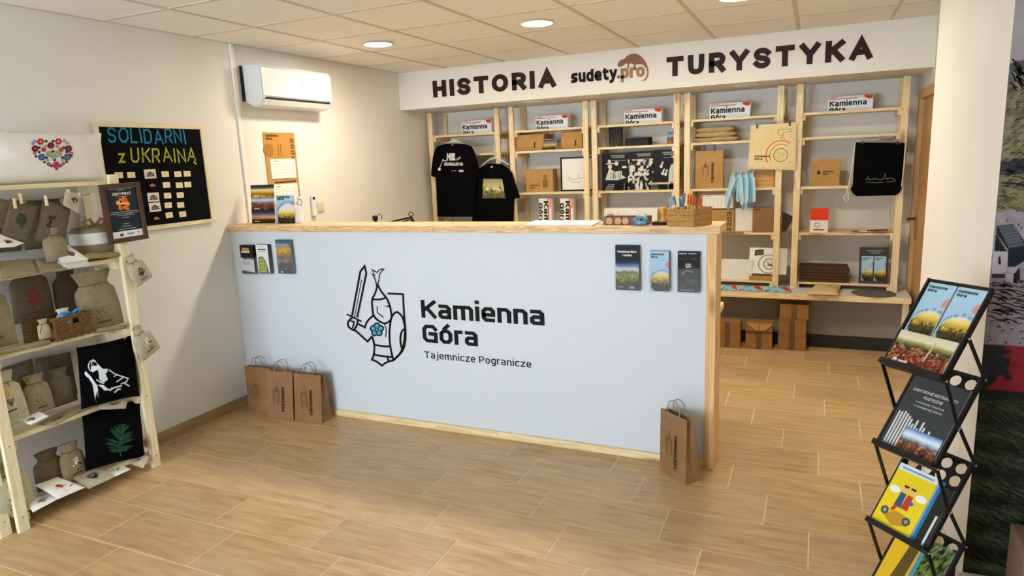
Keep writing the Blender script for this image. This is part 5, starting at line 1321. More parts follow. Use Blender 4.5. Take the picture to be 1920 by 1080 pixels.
# lowest shelf of unit four
o, F, w, h = carton('white_board', 'plain white board standing on the lowest shelf beside the counter', 'board', 1330, 1410, 486, LV[4], 4.24, .012, M_paper)
a = at(1402, 526, 1, 4.23); F = Frame((a.x, 4.235, LV[4] + .06), (1, 0, -.02), (0, .35, 1)); w, h = .31, .23
T = thing('gift_set_box', 'white box with a dark window and ring drawing leaning on the shelf', 'box', F(w / 2, 0, 0))
MB().fbox(F, 0, 0, -.03, w, h, 0).build('box', M_paper, T, bevel=.004)
P = CM(); P.poly([(w * .14, h * .68), (w * .38, h * .72), (w * .37, h * .94), (w * .15, h * .9)], F, .001, '#23231f'); P.poly([(w * .18, h * .71), (w * .35, h * .74), (w * .345, h * .9), (w * .18, h * .87)], F, .0014, '#55584f')
P.stroke([(w * (.52 + .26 * math.cos(i * .4)), h * .38 + w * .26 * math.sin(i * .4)) for i in range(16)], .005, F, .001, '#1f1f1f', True); P.stroke([(w * (.55 + .15 * math.cos(i * .5)), h * .38 + w * .15 * math.sin(i * .5)) for i in range(13)], .006, F, .001, '#1f1f1f', True)
rr = random.Random(3)
for i in range(8): P.stroke([(w * rr.uniform(.45, .62), h * rr.uniform(.3, .5)), (w * rr.uniform(.48, .66), h * rr.uniform(.28, .52))], .004, F, .001, '#1f1f1f')
P.disc(w * .64, h * .3, .012, F, .0012, '#111111'); P.done('print', T)
o, F, w, h = carton('kraft_pad', 'flat kraft pad under the white box with the ring drawing', 'pad', 1404, 1453, 518, LV[4], 4.225, .14, M_kraft, bevel=0)
# ------------------------------------------------------------------ unit 5
o, F, w, h = carton('kraft_bag', 'kraft bag with a small dark logo on the unit nearest the door', 'paper bag', 1521, 1575, 298, LV[2], 4.27, .05, M_kraft, 'kraft bags on display')
P = CM(); P.disc(w * .28, h * .5, .014, F, .001, '#4a3010', 8); P.stroke([(w * .22, h * .42), (w * .25, h * .6)], .008, F, .001, '#4a3010'); P.txt('Kamienna', F, w * .42, h * .5, .014, '#2b1d0c', w * .36, .22, .1, .001); P.txt('Góra', F, w * .42, h * .41, .014, '#2b1d0c', w * .18, .22, .1, .001); P.done('print', o)
o, F, w, h = carton('booklet', 'red and white booklet standing on the shelf by the door', 'booklet', 1519, 1553, 390, LV[3], 4.25, .012, M_paper, bevel=0)
P = CM(); P.poly([(0, h * .5), (w, h * .5), (w, h), (0, h)], F, .001, '#e0401c')
for i in range(8): a = i * .785; P.disc(w * .4 + .018 * math.cos(a), h * .3 + .018 * math.sin(a), .005, F, .001, '#6b665a', 6)
P.stroke([(w * .2, h * .11), (w * .8, h * .11)], .008, F, .001, '#3a352c'); P.done('print', o)
for i, (px_, c_) in enumerate(((1582, '#e8e0cc'), (1597, '#9a6a38'), (1611, '#ece6d6'), (1626, '#8a4a22'), (1640, '#7a4020'))):
    p = at(px_, 437, 1, 4.22); b = MB(); F = Frame((p.x, 4.215, LV[3] + .001 + i * .0035), (1, 0, .03), (0, 1, .02))
    b.fbox(F, 0, 0, 0, .095, .095, .003).build('coaster', mat('coaster_' + str(i), c_, .6), None, label=f'thin square coaster fanned out on the shelf, {["first", "second", "third", "fourth", "last"][i]} from the left', cat='coaster', group='fanned coasters')
for k in range(5):
    F, w, h = fr(1498 + (k % 2) * 2, 1593 - (k % 3) * 3, 500, LV[4], 4.225)
    MB().fbox(F, 0, h * k / 5 + .001, -.2, w, h * (k + 1) / 5 - .002, 0).build('folded_paper_bag', mat('dark_brown_bag', '#4a3218', .8, noise=.1), None, bevel=.003, label=f'dark brown folded paper bag, {["lowest", "second lowest", "middle", "second highest", "topmost"][k]} of the stack on the lowest shelf', cat='paper bag', group='stack of folded brown bags')
Fs, w, h = fr(1612, 1667, 464, LV[4], 4.26)
F = Frame(Fs(0, 0, 0), (1, 0, 0), (0, .2, 1))
T = thing('leaflet_stand', 'dark leaflet stand with two blue Kamienna Góra leaflets on the lowest shelf', 'stand', F(w / 2, 0, 0))
MB().fbox(F, 0, 0, -.008, w, h, 0).build('back_board', mat('dark_grey_board', '#33302e', .5), T); MB().fbox(F, 0, 0, 0, w, .02, .03).build('tray', mat('dark_grey_board', '#33302e', .5), T)
def kg_cover(P, F, w, h, n=.0006, s=1.0, res=(18, 34)):
    """pale blue leaflet cover: name on top, round sunset photo below, pink ring at the right"""
    land = landscape([(0, '#1c1a0c'), (.35, '#3a3414'), (.55, '#a08226'), (.75, '#e8cf62'), (1, '#d8dfe0')], 4, .55, 1.7, 7, 9)
    def fn(u, v):
        X_, Y_ = (u - .66) * w, (v - .2) * h; q = X_ * X_ + Y_ * Y_
        if q < (.6 * w) ** 2: return land(u, v / .52)
        if (.66 * w) ** 2 < q < (.71 * w) ** 2 and v > .2: return lin('#6a7f9c')
        if ((u - 1.02) * w) ** 2 + ((v - .66) * h) ** 2 < (.2 * w) ** 2: return lin('#c98a86')
        return mixc(lin('#8fb9d6'), lin('#a9cbe0'), v + .4 * (fbm(u * 5, v * 9) - .5))
    P.raster(fn, F, 0, 0, w, h, res[0], res[1], n)
    P.txt('Kamienna', F, w * .08, h * .9, w * .11, '#1b1a18', w * .66, .24, .09, n + .0006); P.txt('Góra', F, w * .08, h * .83, w * .11, '#1b1a18', w * .34, .24, .09, n + .0006)
for k in range(2): 
    FF = Frame(F(w * (.08 + .44 * k), .02, .012), F.u, F.v); o = MB().fbox(FF, 0, 0, -.006, w * .4, h * .68, 0).build('leaflet', M_paper, T); P = CM(); kg_cover(P, FF, w * .4, h * .68, .0008, 1, (10, 18)); P.done('cover_print', o)
P = CM(); P.stroke([(w * .25, h * .9), (w * .8, h * .9)], .008, F, .001, '#8d8a86'); P.stroke([(w * .4, h * .84), (w * .7, h * .84)], .008, F, .001, '#8d8a86'); P.done('print', T)

# ------------------------------------------------------------------ on the bench
M_red = mat('red_ribbon', '#c8321f', .6)
for k, (a, b_) in enumerate(((1349, 1381), (1384, 1430), (1432, 1484))):
    p = at((a + b_) / 2, 546, 2, BZ); half = (at(b_, 546, 2, BZ).x - at(a, 546, 2, BZ).x) / 2
    T = thing('lanyard_bundle', f'bundle of red and blue lanyards on the bench, {["nearest the counter", "middle of three", "nearest the door"][k]}', 'lanyard', (p.x, p.y, BZ), 'red and blue lanyard bundles')
    for j in range(5):
        for m_, s0, s1, y in ((M_lan[0] if j % 2 else M_lan[2], -1.0 + .06 * j, .25 - .05 * j, 4.015 + .022 * j), (M_red, -.15 + .05 * j, 1.0 - .04 * j, 4.02 + .02 * j), (M_lan[0], -.6, .9 - .1 * j, 4.005 + .01 * j)):
            pts = [(p.x + half * (s0 + (s1 - s0) * q / 6), y + .01 * math.sin(q * 1.1 + j), BZ + .005 + .004 * j * math.sin(q / 6 * math.pi) + .006 * abs(math.sin(q * .9 + j))) for q in range(7)]
            b = MB()
            for u_, v_ in zip(pts, pts[1:]):
                u_, v_ = Vector(u_), Vector(v_); e = Vector((0, .012, .004)); b.add([u_ - e, v_ - e, v_ + e, u_ + e], [(0, 1, 2, 3)])
            o = b.build('ribbon', m_, T); sm = o.modifiers.new('thick', 'SOLIDIFY'); sm.thickness = .002
Q = Quad(at(1508, 552, 2, BZ + .02), at(1572, 554, 2, BZ + .02), at(1578, 535, 2, BZ + .03), at(1530, 532, 2, BZ + .03))
o = soft(MB(), Q, .018, 16, 16, 5, .02, 7, .1).build('burlap_bag', M_burl, None, smooth=True, fix=True, label='crumpled burlap bag lying on the bench', cat='bag')
P = CM(); S = softsurf(Q, .018, 5, .1, .02, 7); rr = random.Random(5)
for i in range(14): u, v = rr.uniform(.5, .9), rr.uniform(.5, .9); P.stroke([(u, v), (u + rr.uniform(-.1, .1), v + rr.uniform(-.1, .1))], .02, S, .001, '#6b5a38')
P.done('print', o)
c = at(1638, 552, 2, BZ); 
o = MB().lathe([(.001, 0), (.155, 0), (.16, .004), (.155, .007), (.001, .008)], (c.x, c.y + .03, BZ + .0005), 40).build('round_mat', mat('grey_slate_mat', '#6a6462', .8, noise=.4, nscale=40), None, label='round grey mat lying on the bench near the door', cat='mat')
# ------------------------------------------------------------------ cardboard boxes under the bench
def floor_box(label, px0, px1, pyt, pyb, d, openf=False, zb=0, Y=None):
    Yq = Y if Y else at((px0 + px1) / 2, pyb, 2, 0).y
    F, w, h = fr(px0, px1, pyt, zb, Yq)
    T = thing('cardboard_box', label, 'box', F(w / 2, 0, -d / 2), 'cardboard boxes under the bench')
    MB().fbox(F, 0, 0, -d, w, h, 0).build('carton', M_card2, T, bevel=.002)
    tape = mat('brown_tape', '#6b4a2a', .4)
    MB().fbox(F, w * .4, h * .0 + .002, -.001, w * .6, h * (.99 if not openf else .66), .0008).build('tape', tape, T)
    if openf:
        fm = mat('cardboard_flap', '#b98f58', .8, noise=.08)
        MB().prism([(w * -.02, h * 1.0), (w * .5, h * .98), (w * .5, h * .72), (w * .38, h * .72)], F, .004, .008).build('flap', fm, T); MB().prism([(w * 1.03, h * 1.0), (w * .52, h * .98), (w * .52, h * .72), (w * .72, h * .72)], F, .004, .008).build('flap', fm, T)
        MB().fbox(F, -.004, h * .66, -.0, w * 1.02, h * .68, .01).build('flap_edge', tape, T)
    else: MB().fbox(F, 0, h * .93, -.0, w, h * .935, .002).build('lid_edge', tape, T)
floor_box('taped cardboard box under the bench, half behind the counter', 1340, 1388, 603, 652, .14)
floor_box('open cardboard box with folded flaps under the bench', 1398, 1448, 606, 655, .14, True)
ys_ = at(1484, 657, 2, 0).y
floor_box('lowest cardboard box of the stack under the bench', 1458, 1511, 629, 657, .15, Y=ys_)
F, w, h = fr(1458, 1511, 629, 0, ys_)
floor_box('middle cardboard box of the stack under the bench', 1459, 1511, 600, 628, .145, zb=h + .001, Y=ys_ + .005)
F, w, h2 = fr(1459, 1511, 600, h + .001, ys_ + .005)
floor_box('topmost cardboard box of the stack under the bench', 1462, 1516, 572, 600, .125, zb=h + h2 + .002, Y=ys_ + .02)
# ================================================================== ON AND AROUND THE COUNTER
# kraft wall calendar behind the counter end
F = Frame((.0015, 1.972, 1.205), (0, 1, 0), (0, 0, 1)); w, h = .325, .72
T = thing('wall_calendar', 'kraft 2022 three part calendar hanging on the left wall', 'calendar', F(w / 2, 0, 0))
MB().fbox(F, 0, 0, 0, w, h, .004).build('backing_board', M_kraft, T)
P = CM(); n = .0046
P.poly([(0, h * .745), (w, h * .745), (w, h), (0, h)], F, n, '#c08d45'); P.txt('Kamienna', F, w * .06, h * .955, .018, '#2c1f10', w * .38, .22, .1, n + .0006); P.txt('Góra', F, w * .06, h * .925, .018, '#2c1f10', w * .2, .22, .1, n + .0006)
P.disc(w * .12, h * .82, .05, F, n + .0003, '#a87535', 16); P.stroke([(w * .42, h * .76), (w * .42, h * .88)], .008, F, n + .0004, '#8a5a24'); P.stroke([(w * .5, h * .76), (w * .5, h * .88)], .008, F, n + .0004, '#8a5a24')
P.txt('2022', lambda u, v, q=0: F(w * .84 + v, h * .94 - u, q), 0, 0, .034, '#2c1f10', .165, .17, .3, n + .0006)
P.done('print', T)
for k, z in enumerate((.53, .27, .04)):
    FF = Frame(F(w * .12, h * z, .004), F.u, F.v); o = MB().fbox(FF, 0, 0, 0, w * .8, .145, .006).build('month_pad', M_paper, T); P = CM(); calendar_sheet(P, FF, w * .8, .145, .0064, 7, 5); P.done('month_print', o)
P = CM(); P.stroke([(w * .2, h * .49), (w * .9, h * .495)], .012, F, n, '#5a3a18'); P.done('text_strip', T)

def leaflet(name, label, F, w, h, th, cover, cat='leaflet', group=None):
    o = MB().fbox(F, 0, 0, -th, w, h, 0).build(name, M_paper, None, label=label, cat=cat, group=group)
    P = CM(); cover(P, F, w, h); P.done('cover_print', o); return o
def pano(P, F, w, h):
    sets = [([(0, '#d8902a'), (.3, '#8a6a14'), (.45, '#e8b430'), (.6, '#f0dca0'), (.75, '#30465a'), (1, '#0d1216')], 2, .25), ([(0, '#1c1410'), (.3, '#5a3a26'), (.55, '#7c5a44'), (.68, '#8d9ca6'), (.8, '#d5e2ea'), (1, '#1f86c4')], 5, .62), ([(0, '#1c130c'), (.28, '#3a2a14'), (.4, '#e0a03a'), (.55, '#c08a8a'), (.75, '#3c4470'), (1, '#0e1020')], 9, .3)]
    for k, (s, sd, hz) in enumerate(sets):
        P.raster(landscape(s, sd, hz, .9, 6, 5, ['#b0502c'] if k == 1 else None), F, 0, h * (2 - k) / 3, w, h * (3 - k) / 3, 22, 18, .0006)
        P.stroke([(w * .12, h * (2 - k) / 3 + h * .05), (w * .34, h * (2 - k) / 3 + h * .05)], .006, F, .0014, '#d8d8d8')
p0 = at(474, 421, 2, CT1); F = Frame((p0.x + .0, 1.70, CT1 + .0005), (.97, .24, 0), (0, .10, 1))
a = at(474, 421, 1, 1.70).x; b = at(514, 420, 1, 1.70).x
F = Frame((a, 1.695, CT1 + .0005), (1, .10, 0), (-.05, .10, 1))
leaflet('panorama_leaflet', 'tall leaflet with three landscape photos standing on the counter end', F, b - a, .265, .004, pano)
a = at(521, 420, 1, 1.70).x; b = at(554, 420, 1, 1.70).x
F = Frame((a, 1.69, CT1 + .0005), (1, .05, 0), (-.02, .10, 1))
leaflet('town_leaflet', 'pale blue Kamienna Góra leaflet standing beside the panorama leaflet', F, b - a, .19, .012, lambda P, F, w, h: kg_cover(P, F, w, h))
F = Frame((b + .004, 1.70, CT1 + .0005), (1, .05, 0), (-.02, .1, 1))
leaflet('card_block', 'narrow white card block at the right of the standing leaflets', F, .05, .10, .02, lambda P, F, w, h: P.stroke([(w * .3, h * .2), (w * .3, h * .9)], .003, F, .0008, '#c9b79a'))
F = Frame((b - .012, 1.735, CT1 + .0005), (1, .05, 0), (-.02, .1, 1))
leaflet('icon_card', 'white card with a small black outline icon behind the leaflets', F, .045, .175, .003, lambda P, F, w, h: (P.stroke([(w * .2, h * .72), (w * .8, h * .68), (w * .85, h * .88), (w * .25, h * .93)], .004, F, .0008, '#2a2a2a', True), P.poly([(0, 0), (w, 0), (w, h * .45), (0, h * .45)], F, .0006, '#c08d45')))

# ------------------------------------------------------------------ clear brochure holders on the counter front
M_acr = mat('clear_acrylic', '#e8f2f8', .05, alpha=.05)
def holder(label, px0, px1, pyt, pyb, cover, th, stock, lab2, pages):
    a, b = at(px0, (pyt + pyb) / 2, 1, YC - th), at(px1, (pyt + pyb) / 2, 1, YC - th); t = at((px0 + px1) / 2, pyt, 1, YC - th); bt = at((px0 + px1) / 2, pyb, 1, YC - th)
    w, h = b.x - a.x, t.z - bt.z
    T = thing('brochure_holder', label, 'brochure holder', (a.x + w / 2, YC, bt.z - .006), 'clear brochure holders on the counter front')
    x0, x1, z0 = a.x - .006, b.x + .006, bt.z - .006
    MB().box((x0, YC - .003, z0), (x1, YC - .0005, z0 + h * .75)).build('back_plate', M_acr, T)
    MB().box((x0, YC - th - .008, z0), (x1, YC - th - .006, z0 + h * .62)).build('front_plate', M_acr, T)
    MB().box((x0, YC - th - .006, z0), (x1, YC - .003, z0 + .002)).build('floor_plate', M_acr, T)
    for x in (x0, x1 - .002): MB().box((x, YC - th - .006, z0 + .002), (x + .002, YC - .003, z0 + h * .62)).build('side_plate', M_acr, T)
    F = Frame((a.x, YC - th, bt.z + .0), (1, 0, 0), (0, 0, 1))
    o = MB().fbox(F, 0, 0, -(th - .005), w, h, 0).build('leaflet_stack', stock, None, label=lab2, cat='leaflets', group='leaflets in the counter holders')
    P = CM(); cover(P, F, w, h)
    for k in range(5): P.stroke([(.0, .0), (.0, .0001)], .0001, F, 0, '#ffffff')
    P.done('cover_print', o)
def cv_dark(P, F, w, h):
    P.raster(landscape([(0, '#14181a'), (.15, '#2a3016'), (.3, '#8a8a2e'), (.4, '#4a5a3c'), (.46, '#cfd6da'), (.55, '#2c5a9a'), (.65, '#141c26'), (1, '#141b20')], 3, .36, .9, 5, 10), F, 0, 0, w, h, 20, 38, .0006)
    P.txt('Kamienna Góra', F, w * .1, h * .84, w * .085, '#e8e8e4', w * .8, .24, .1, .0012); P.txt('i okolice', F, w * .3, h * .76, w * .085, '#e8e8e4', w * .4, .24, .1, .0012)
    P.stroke([(w * .12, h * .07), (w * .32, h * .07)], .004, F, .0012, '#b8b8b4'); P.poly([(w * .58, h * .04), (w * .82, h * .04), (w * .82, h * .09), (w * .58, h * .09)], F, .0012, '#8d9296')
def cv_black(P, F, w, h):
    P.raster(lambda u, v: mixc(lin('#141314'), lin('#6a625c'), max(0, fbm(u * 4 + 3, v * 7) * 1.7 - .95)) if v < .85 else lin('#141314'), F, 0, 0, w, h, 18, 34, .0006)
    P.disc(w * .5, h * .66, w * .14, F, .0012, '#b8b4ae', 12); P.disc(w * .45, h * .67, w * .03, F, .0016, '#2a2826', 6, w * .05); P.disc(w * .57, h * .67, w * .03, F, .0016, '#2a2826', 6, w * .04); P.disc(w * .5, h * .6, w * .05, F, .0016, '#4a4642', 7); P.stroke([(w * .2, h * .46), (w * .42, h * .54), (w * .75, h * .5)], .006, F, .0012, '#7d776f'); P.stroke([(w * .34, h * .72), (w * .66, h * .73)], .007, F, .0018, '#2a2826')
    P.txt('Kopalnia', F, w * .06, h * .94, w * .06, '#c9c9c4', w * .36, .22, .1, .0012); P.stroke([(w * .5, h * .955), (w * .86, h * .955)], .004, F, .0012, '#c9c9c4'); P.disc(w * .2, h * .05, .003, F, .0012, '#d0d0d0'); P.stroke([(w * .3, h * .05), (w * .6, h * .05)], .003, F, .0012, '#a0a0a0'); P.disc(w * .7, h * .05, .003, F, .0012, '#d0d0d0')
def cv_wave(P, F, w, h):
    P.poly([(0, 0), (w, 0), (w, h), (0, h)], F, .0006, '#17181a'); P.poly([(0, h * .12), (w * .5, h * .08), (w, h * .04), (w, h * .5), (w * .6, h * .53), (w * .3, h * .5), (0, h * .58)], F, .0010, '#cfcfcf'); P.poly([(w * .1, h * .78), (w * .75, h * .78), (w * .7, h * .9), (w * .2, h * .92)], F, .0010, '#c88a2a'); P.poly([(w * .1, h * .74), (w * .75, h * .74), (w * .75, h * .79), (w * .1, h * .79)], F, .0014, '#dcdcd8')
    for k in range(4): P.stroke([(w * .12, h * (.45 - k * .045)), (w * .7, h * (.45 - k * .045))], .003, F, .0014, '#8d8d8d')
def cv_castle(P, F, w, h):
    P.poly([(0, 0), (w, 0), (w, h), (0, h)], F, .0006, '#dcdedc'); P.poly([(w * .05, 0), (w * .1, h * .52), (w * .3, h * .6), (w * .55, h * .58), (w * .75, h * .42), (w * .95, 0)], F, .001, '#3f4a24'); P.poly([(w * .1, h * .05), (w * .12, h * .5), (w * .5, h * .55), (w * .72, h * .36), (w * .76, h * .05)], F, .0013, '#a3b02c')
    for i in range(3):
        for j in range(3): P.poly([(w * (.18 + .19 * i), h * (.1 + .14 * j)), (w * (.26 + .19 * i), h * (.1 + .14 * j)), (w * (.26 + .19 * i), h * (.19 + .14 * j)), (w * (.18 + .19 * i), h * (.19 + .14 * j))], F, .0016, '#4a4d1c')
    P.txt('Szlaki', F, w * .2, h * .8, w * .1, '#3a3a3a', w * .55, .2, .1, .0012) if False else P.stroke([(w * .15, h * .83), (w * .85, h * .84)], .008, F, .0012, '#3a3a3a'); P.stroke([(w * .3, h * .77), (w * .8, h * .78)], .004, F, .0012, '#6a6a6a')
def cv_roof(P, F, w, h):
    P.raster(landscape([(0, '#2a2626'), (.3, '#3a3230'), (.34, '#7a6248'), (.5, '#6a5238'), (.62, '#a8823c'), (.72, '#d2a040'), (.8, '#9a8a70'), (.9, '#4f6a78'), (1, '#36505e')], 7, .7, .6, 4, 7), F, 0, 0, w, h, 18, 34, .0006); P.stroke([(w * .05, h * .86), (w * .85, h * .86)], .004, F, .0012, '#a5c0cc'); P.stroke([(w * .2, h * .05), (w * .35, h * .05)], .01, F, .0012, '#c8d0d0')
stk = {'dark': mat('dark_leaflet_stock', '#23282c', .5), 'blue': mat('blue_leaflet_stock', '#6f97b4', .5), 'black': M_dark, 'grey': mat('blue_grey_leaflet_stock', '#56707e', .5), 'navy': mat('navy_leaflet_stock', '#2e3440', .5)}
holder('clear holder with the dark landscape leaflets on the counter front', 1154, 1198, 460, 544, cv_dark, .028, stk['dark'], 'dark Kamienna Góra i okolice leaflets with a landscape photo', 0)
holder('clear holder in the middle of the right hand trio', 1218, 1254, 471, 546, lambda P, F, w, h: kg_cover(P, F, w, h), .03, stk['blue'], 'pale blue Kamienna Góra leaflets in the right hand trio', 0)
holder('clear holder beside the counter corner post', 1270.5, 1311, 472, 548, cv_black, .026, stk['black'], 'black leaflets with a pale mask picture beside the corner post', 0)
holder('clear holder nearest the left wall on the counter front', 452, 476, 460, 513, cv_wave, .035, stk['black'], 'black and grey leaflets nearest the left wall', 0)
holder('clear holder with the yellow green house leaflets', 482, 504, 459, 513, cv_castle, .038, stk['navy'], 'white leaflets with a yellow green house', 0)
holder('clear holder at the right of the left hand trio', 519, 546, 450, 513, cv_roof, .035, stk['grey'], 'blue grey leaflets with an old roof photo', 0)

# ------------------------------------------------------------------ small things on the worktop
q = [at(968, 426, 2, CT1 + .003), at(1098, 427, 2, CT1 + .003), at(1128, 413, 2, CT1 + .003), at(1006, 413, 2, CT1 + .003)]
for k in range(3):
    e = Vector((.004 * k, .003 * k, 0)); Q = Quad(*[Vector((c.x, min(max(c.y, 1.545), 1.78), CT1 + .0008 + k * .0022)) + e for c in q])
    MB().fbox(Q, 0, 0, 0, 1, 1, .0018).build('paper_sheet', M_paper, None, label=f'large white paper sheet on the worktop, {["lowest", "middle", "topmost"][k]} of three', cat='paper', group='white sheets on the worktop')
# wooden tray with three wood slice pendants
a = at(1131, 420, 1, 1.60).x; b = at(1216, 420, 1, 1.60).x
T = thing('wooden_tray', 'long brown wooden tray with pendants on the worktop', 'tray', ((a + b) / 2, 1.63, CT1))
mt = wood('walnut_tray', '#7a5228', '#5c3a18', 'x', knots=False); z = CT1 + .0005
MB().box((a, 1.600, z), (b, 1.606, z + .042)).build('front_side', mt, T); MB().box((a, 1.674, z), (b, 1.680, z + .042)).build('back_side', mt, T)
for x in (a, b - .006): MB().box((x, 1.606, z), (x + .006, 1.674, z + .042)).build('end_side', mt, T)
MB().box((a + .006, 1.606, z), (b - .006, 1.674, z + .005)).build('tray_floor', mt, T)
M_slice = mat('wood_slice_face', '#d8ac78', .7, noise=.12, nscale=30); M_bark = mat('wood_slice_rim', '#9a6a38', .8)
for k, px_ in enumerate((1142.5, 1158.5, 1172.5)):
    x = at(px_, 416, 1, 1.59).x; c = Vector((x, 1.5985, CT1 + .0205))
    T = thing('wood_slice_pendant', f'round wood slice pendant leaning on the tray, {["left", "middle", "right"][k]} of three', 'pendant', (x, 1.595, CT1), 'wood slice pendants')
    MB().lathe([(.001, 0), (.0195, 0), (.02, .003), (.0195, .007), (.001, .007)], c, 24, (0, -1, 0)).build('slice', M_bark, T)
    P = CM(); Fc = Frame((c.x, c.y - .0072, c.z), (1, 0, 0), (0, 0, 1)); P.disc(0, 0, .0175, Fc, .0002, '#d9ad7c', 20)
    for r_ in (.012, .007): P.stroke([(r_ * math.cos(i * .5), r_ * math.sin(i * .5)) for i in range(12)], .0012, Fc, .0005, '#a87848', True)
    P.done('carving', T)
    MB().tube([c + Vector((0, -.004, .018)), c + Vector((.003, -.004, .03)), c + Vector((.008, .004, .05)), c + Vector((-.004, .012, .048)), c + Vector((0, -.002, .02))], .001, 5).build('ring', M_steel, T, smooth=True)
# tangle of blue and white lanyards
c = at(1203, 412, 1, 1.585); rr = random.Random(21)
T = thing('lanyard_tangle', 'tangled heap of blue and white lanyards on the worktop', 'lanyard', (c.x, 1.575, CT1))
for k in range(16):
    pts = []; ph = rr.uniform(0, 6.28); tl = rr.uniform(-.9, .9)
    for i in range(13):
        t = i / 12 * 2 * math.pi * .85 + ph; r_ = .012 + .02 * ((k * 7) % 5) / 5 + rr.uniform(-.003, .003)
        pts.append(Vector((c.x + r_ * 1.15 * math.cos(t), 1.572 + r_ * .5 * math.sin(t) * tl + rr.uniform(-.002, .002), CT1 + .030 + r_ * math.sin(t) * .95)))
    b = MB()
    for p_, q_ in zip(pts, pts[1:]): e = Vector((.003, .005, .004)); b.add([p_ - e, q_ - e, q_ + e, p_ + e], [(0, 1, 2, 3)])
    o = b.build('ribbon', [M_lan[0], M_lan[2], M_lan[1]][k % 3], T); sm = o.modifiers.new('thick', 'SOLIDIFY'); sm.thickness = .0012
# rubber stamp
x = at(1244, 418, 1, 1.60).x
T = thing('rubber_stamp', 'wooden handled rubber stamp on the worktop', 'stamp', (x, 1.60, CT1))
MB().box((x - .055, 1.575, CT1 + .0005), (x + .055, 1.625, CT1 + .0165)).build('base', M_black, T, bevel=.003)
MB().lathe([(.022, 0), (.02, .008), (.011, .018), (.009, .03), (.014, .042), (.02, .055), (.021, .064), (.015, .075), (.004, .079)], (x, 1.60, CT1 + .0165), 24).build('handle', wood('stamp_handle_wood', '#d8a050', '#b87a30', 'z', rough=.3, knots=False), T, smooth=True)
# slatted wooden box with pens
A = at(1301, 427, 2, CT1); Bp = at(1327, 419.5, 2, CT1); A.z = Bp.z = CT1
ur = (Bp - A).normalized(); wr_ = (Bp - A).length; ul = Vector((-ur.y, ur.x, 0)); Lp = at(1240, 413, 1, 1.66); wl = .145
T = thing('pen_box', 'slatted wooden box full of pens on the counter corner', 'box', A)
mb = wood('pen_box_wood', '#bd8c3c', '#94641f', 'x', knots=False)
F1 = Frame(A + Vector((0, 0, .001)), -ul, (0, 0, 1)) if False else None
E_ = (Vector((-1, .32, 0))).normalized(); Dn = Vector((-E_.y, E_.x, 0)); Dn = Dn if Dn.y > 0 else -Dn
wr_ = max(wr_, .11); hb = .088
def pbx(s, t, z): return A + E_ * s + Dn * t + Vector((0, 0, z))
def slab(s0, s1, t0, t1, z0, z1): return MB().add([pbx(s, t, z) for z in (z0, z1) for s, t in ((s0, t0), (s1, t0), (s1, t1), (s0, t1))], [(0, 3, 2, 1), (4, 5, 6, 7), (0, 1, 5, 4), (1, 2, 6, 5), (2, 3, 7, 6), (3, 0, 4, 7)])
for k in range(3):
    z0 = .002 + k * .0295
    slab(.0, wl, -.003, .004, z0, z0 + .0275).build('slat', mb, T, fix=True); slab(.0, wl, wr_ - .004, wr_ + .003, z0, z0 + .0275).build('slat', mb, T, fix=True)
    slab(-.003, .004, .004, wr_ - .004, z0, z0 + .0275).build('slat', mb, T, fix=True); slab(wl - .004, wl + .003, .004, wr_ - .004, z0, z0 + .0275).build('slat', mb, T, fix=True)
for s, t in ((.004, .004), (wl - .018, .004), (.004, wr_ - .018), (wl - .018, wr_ - .018)): slab(s, s + .014, t, t + .014, .001, hb).build('corner_block', mb, T, fix=True)
slab(.004, wl - .004, .004, wr_ - .004, .001, .006).build('bottom', mb, T, fix=True)
pens = [(s * .67, t) for s, t in [(.03, .02), (.045, .05), (.055, .025), (.02, .06), (.065, .06), (.035, .08), (.075, .03), (.085, .07), (.12, .03), (.13, .06), (.142, .035), (.15, .07), (.18, .03), (.19, .06), (.175, .08)]]
oname = ['first', 'second', 'third', 'fourth', 'fifth', 'sixth', 'seventh', 'eighth']
cc = {}
for i, (s, t) in enumerate(pens):
    kind = 'orange' if i < 8 else 'blue' if i < 12 else 'white and pale blue'; cc[kind] = cc.get(kind, 0) + 1
    c1, c2 = {'orange': ('#d8641c', '#c9a55c'), 'blue': ('#2f7fae', '#c9b88a'), 'white and pale blue': ('#9cc4da', '#e4e0d0')}[kind]
    lean = (.02 * math.sin(i * 2.1) - (.012 if i < 8 else -.012), .018 * math.cos(i * 1.7))
    p0, p1 = pbx(s, min(t, wr_ - .02), .012), pbx(s + lean[0], min(t, wr_ - .02) + lean[1], .148 + .014 * math.sin(i * 1.3))
    Tn = thing('pen', f'{kind} pen in the wooden box, {oname[cc[kind] - 1]} from the right', 'pen', p0, 'pens in the wooden box')
    m_ = p0.lerp(p1, .68)
    MB().tube([p0, m_], .0042, 8).build('barrel', mat('pen_barrel_' + kind.split()[0], c2, .5), Tn, smooth=True); MB().tube([m_, p1.lerp(m_, .1), p1], [.0046, .0046, .003], 8).build('cap', mat('pen_cap_' + kind.split()[0], c1, .4), Tn, smooth=True)
    MB().tube([m_ + Vector((0, -.006, .004)), p1.lerp(m_, .2) + Vector((0, -.006, 0))], .0015, 5).build('clip', mat('pen_cap_' + kind.split()[0], c1, .4), Tn)
Fb = Frame((at(1232, 415, 1, 1.70).x, 1.70, CT1 + .0005), (1, 0, 0), (0, 0, 1))
MB().fbox(Fb, 0, 0, -.06, .075, .075, 0).build('kraft_card_box', M_kraft, None, bevel=.002, label='small kraft box behind the rubber stamp', cat='box')
